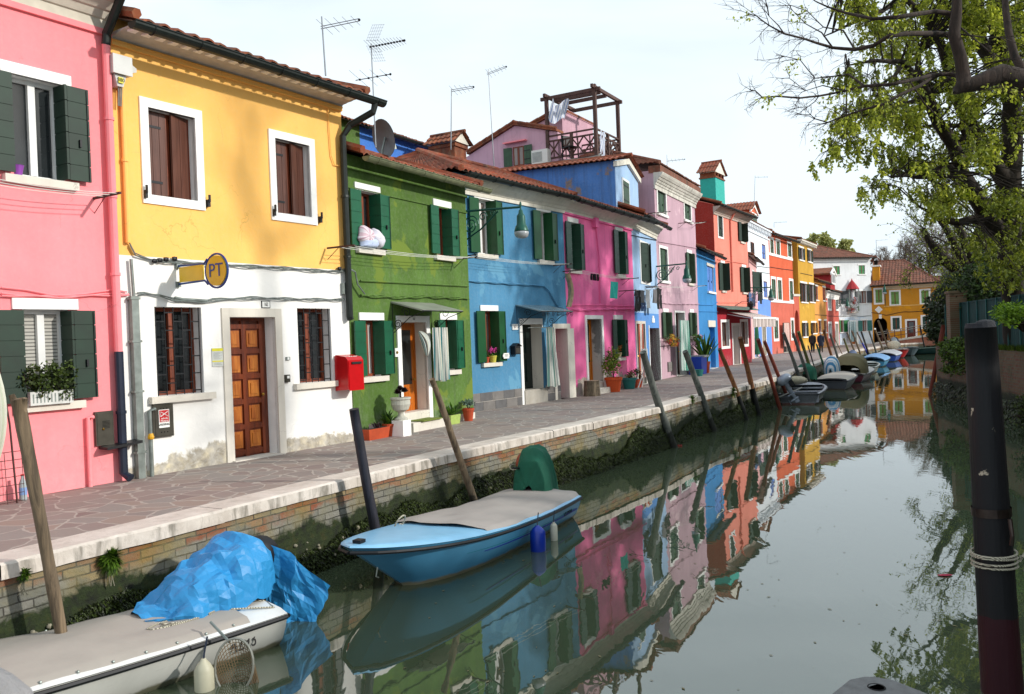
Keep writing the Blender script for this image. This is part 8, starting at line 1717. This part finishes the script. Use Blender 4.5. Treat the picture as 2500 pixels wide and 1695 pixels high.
# tree whose forked trunk shades the yellow house (outside the frame, on the near right bank)
wp=HY.world(HY.uz(B(930,1000))[0],0,HY.uz(B(930,1000))[1]); SD=SUN
sh0=wp+SD*18; T3=Tree('shade_tree','bare forked tree on the near right bank that shades the yellow wall',(sh0.x+.6,sh0.y-.3,1.9),31,BK2)
def sp_(x,y,t,q=B): u,z=HY.uz(q(x,y)); return HY.world(u,0,z)+SD*t
T3.limb([(sh0.x+.8,sh0.y-.5,1.6),sp_(1130,1150,18,D),sp_(1060,330,18,D),sp_(1040,1576,18)],[.3,.17,.13,.11],T3.tr,12); 
for pts,rd in (([(1040,1576),(960,1400),(920,1150),(930,800),(860,650),(800,520)],[.11,.1,.09,.07,.05,.03]),([(920,1150),(960,850),(1080,690),(1180,610)],[.11,.09,.07,.05]),([(960,1400),(850,1150),(760,1050),(640,980)],[.09,.07,.05,.03]),([(1040,1576),(1180,1560),(1300,1400),(1450,1200)],[.12,.1,.08,.05]),([(930,800),(900,640),(960,400),(940,200)],[.07,.06,.05,.03]),([(850,1150),(800,900),(740,700),(720,560)],[.05,.04,.03,.02]),([(1300,1400),(1340,1100),(1300,900)],[.06,.04,.02])):
    P_=[sp_(x,y,18+.3*math.sin(i)) for i,(x,y) in enumerate(pts)]; T3.limb(P_,rd)
for nd,r_ in T3.nodes[::11]:
    if nd.z>6: T3.twig(nd,Vector((T3.r.gauss(0,1),T3.r.gauss(0,1),T3.r.gauss(.5,.6))),T3.r.uniform(.8,1.7),.022,2)
T3.done()
# shorter dark leaning trunks on the bank
T4=Tree('leaning_tree','dark leaning bare trunk forking behind the hedge on the right bank',at2(2415,735,34)-Vector((0,0,1.0)),12,BK1)
T4.limb([rp(1330,1620,34),rp(1250,1540,34),rp(1150,1470,34),rp(1060,1400,34),rp(1010,1320,34),rp(975,1255,34)],[.26,.24,.2,.18,.14,.1],T4.tr,10); T4.limb([rp(1150,1470,34),rp(1080,1440,35),rp(980,1480,36)],[.1,.07,.02])
for pts in ([(1250,1540),(1180,1400),(1120,1300),(1050,1200),(980,1150)],[(1280,1560),(1240,1420),(1190,1290),(1130,1200)],[(1330,1600),(1320,1400),(1310,1200),(1290,1120)],[(1360,1600),(1380,1400),(1330,1250),(1360,1120)]):
    T4.limb([rp(x,y,33) for x,y in pts],[.2,.17,.13,.09,.05][:len(pts)],T4.br)
for nd,r_ in T4.nodes[::3]: T4.twig(nd,Vector((T4.r.gauss(-.3,.8),T4.r.gauss(0,.8),T4.r.gauss(.6,.5))),T4.r.uniform(1.,2.2),.03,2,1,LFD,.1,0)
T4.done()
def farTree(name,label,x,y,Y,wpx,seed,leaf=0,m=None,group=None,bark=None,ls=.3,lvl=3,spread=.5):
    top=atd(x,y,Y); t=Tree(name,label,(top.x,Y,ZP),seed,bark or BK2,group); Hh_=top.z-ZP; wd=wpx*Y/F/2; t.limb([(top.x,Y,ZP),(top.x+.3,Y,ZP+Hh_*.45),(top.x,Y,ZP+Hh_*.9)],[.3,.22,.05],t.tr,8)
    for k in range(22):
        s=.25+.6*k/22; p=Vector((0.15,0,Hh_*s)); a=k*2.4; d=Vector((math.cos(a)*spread*1.6,math.sin(a)*spread,1.0)); t.twig(p,d,wd*(1.25-.5*s),.09,lvl-1,leaf,m,ls,-.1)
    t.done()
PAL=leafm('pale_catkin_leaf','8a8f40','c9c98a',.4); g_='pale budding trees behind the white house'
farTree('budding_tree','leftmost pale budding tree behind the mustard house',*K(520,95),112,34,1,4,PAL,g_,ls=.5,spread=.3); farTree('budding_tree','middle and tallest pale budding tree behind the white hipped roof',*K(680,90),114,40,2,4,PAL,g_,ls=.5,spread=.3); farTree('budding_tree','rightmost pale budding tree behind the white hipped roof',*K(850,140),116,34,3,4,PAL,g_,ls=.5,spread=.3)
TAN=wood('bark_tan','4a3f33','85776a',(3,3,1),.95,.3); g_='bare trees behind the ochre house'
farTree('bare_tree','low bare tree left of the ochre house chimney aerial',2150,600,118,70,11,group=g_,bark=TAN,lvl=4); farTree('bare_tree','bare tree rising behind the middle of the ochre house roof',2205,580,112,90,12,group=g_,bark=TAN,lvl=4); farTree('bare_tree','tall bare tree behind the right end of the ochre house roof',2262,545,105,110,13,group=g_,bark=TAN,lvl=4); farTree('bare_tree','bare tree showing between the leafy crown and the hedge',2330,540,95,110,14,group=g_,bark=TAN,lvl=4)
farTree('bare_tree','budding bare tree behind the teal fence under the leafy crown',2395,560,80,110,15,1,LFD,group=g_,ls=.2,lvl=4); farTree('bare_tree','bare tree at the right edge behind the thick trunk',2470,540,75,120,16,1,LFD,group=g_,ls=.2,lvl=4)
# made-up hedge outside the frame, added to keep the canal in shade
hl=[Vector((5.6,-6,1.9)),Vector((10.7,8,1.9)),Vector((13.3,16,1.9)),Vector((15.6,23.5,1.9))]; t=thing('added_shade_hedge','unseen hedge added along the near right bank to shade the canal','hedge',hl[0]); b=MB(); f=MB(); rr=random.Random(6)
for i in range(3):
    a,c=hl[i]-hl[0],hl[i+1]-hl[0]; b.bar(a+Vector((0,0,1.4)),c+Vector((0,0,1.4)),.8,2.9,plain('shade_hedge_core','10180a',.95))
    L3=(c-a).length
    for k in range(int(L3*26)): leaves(f,a.lerp(c,rr.random())+Vector((rr.uniform(-.45,.45),rr.uniform(-.2,.2),rr.uniform(0,3.1))),.28,12,IVY,.2,rr)
b.build('core',t); f.build('foliage',t)
# roof glimpsed at the right behind the trees
H=House('house','house with a tiled roof glimpsed through the trees right of the ochre house','house',xy(atd(2300,800,98)),xy(atd(2480,800,96)),7); H.wall(5.5,[(0,stucco('far_orange_render','c8602a'))]); H.roof(5.5,0,H.L,TD,over=.4,slope=.5,cw=.3,rl=.55)
for o in S.objects:
    if o.type=='MESH' and len(o.data.polygons)==0 and not o.modifiers: print('empty',o.name)
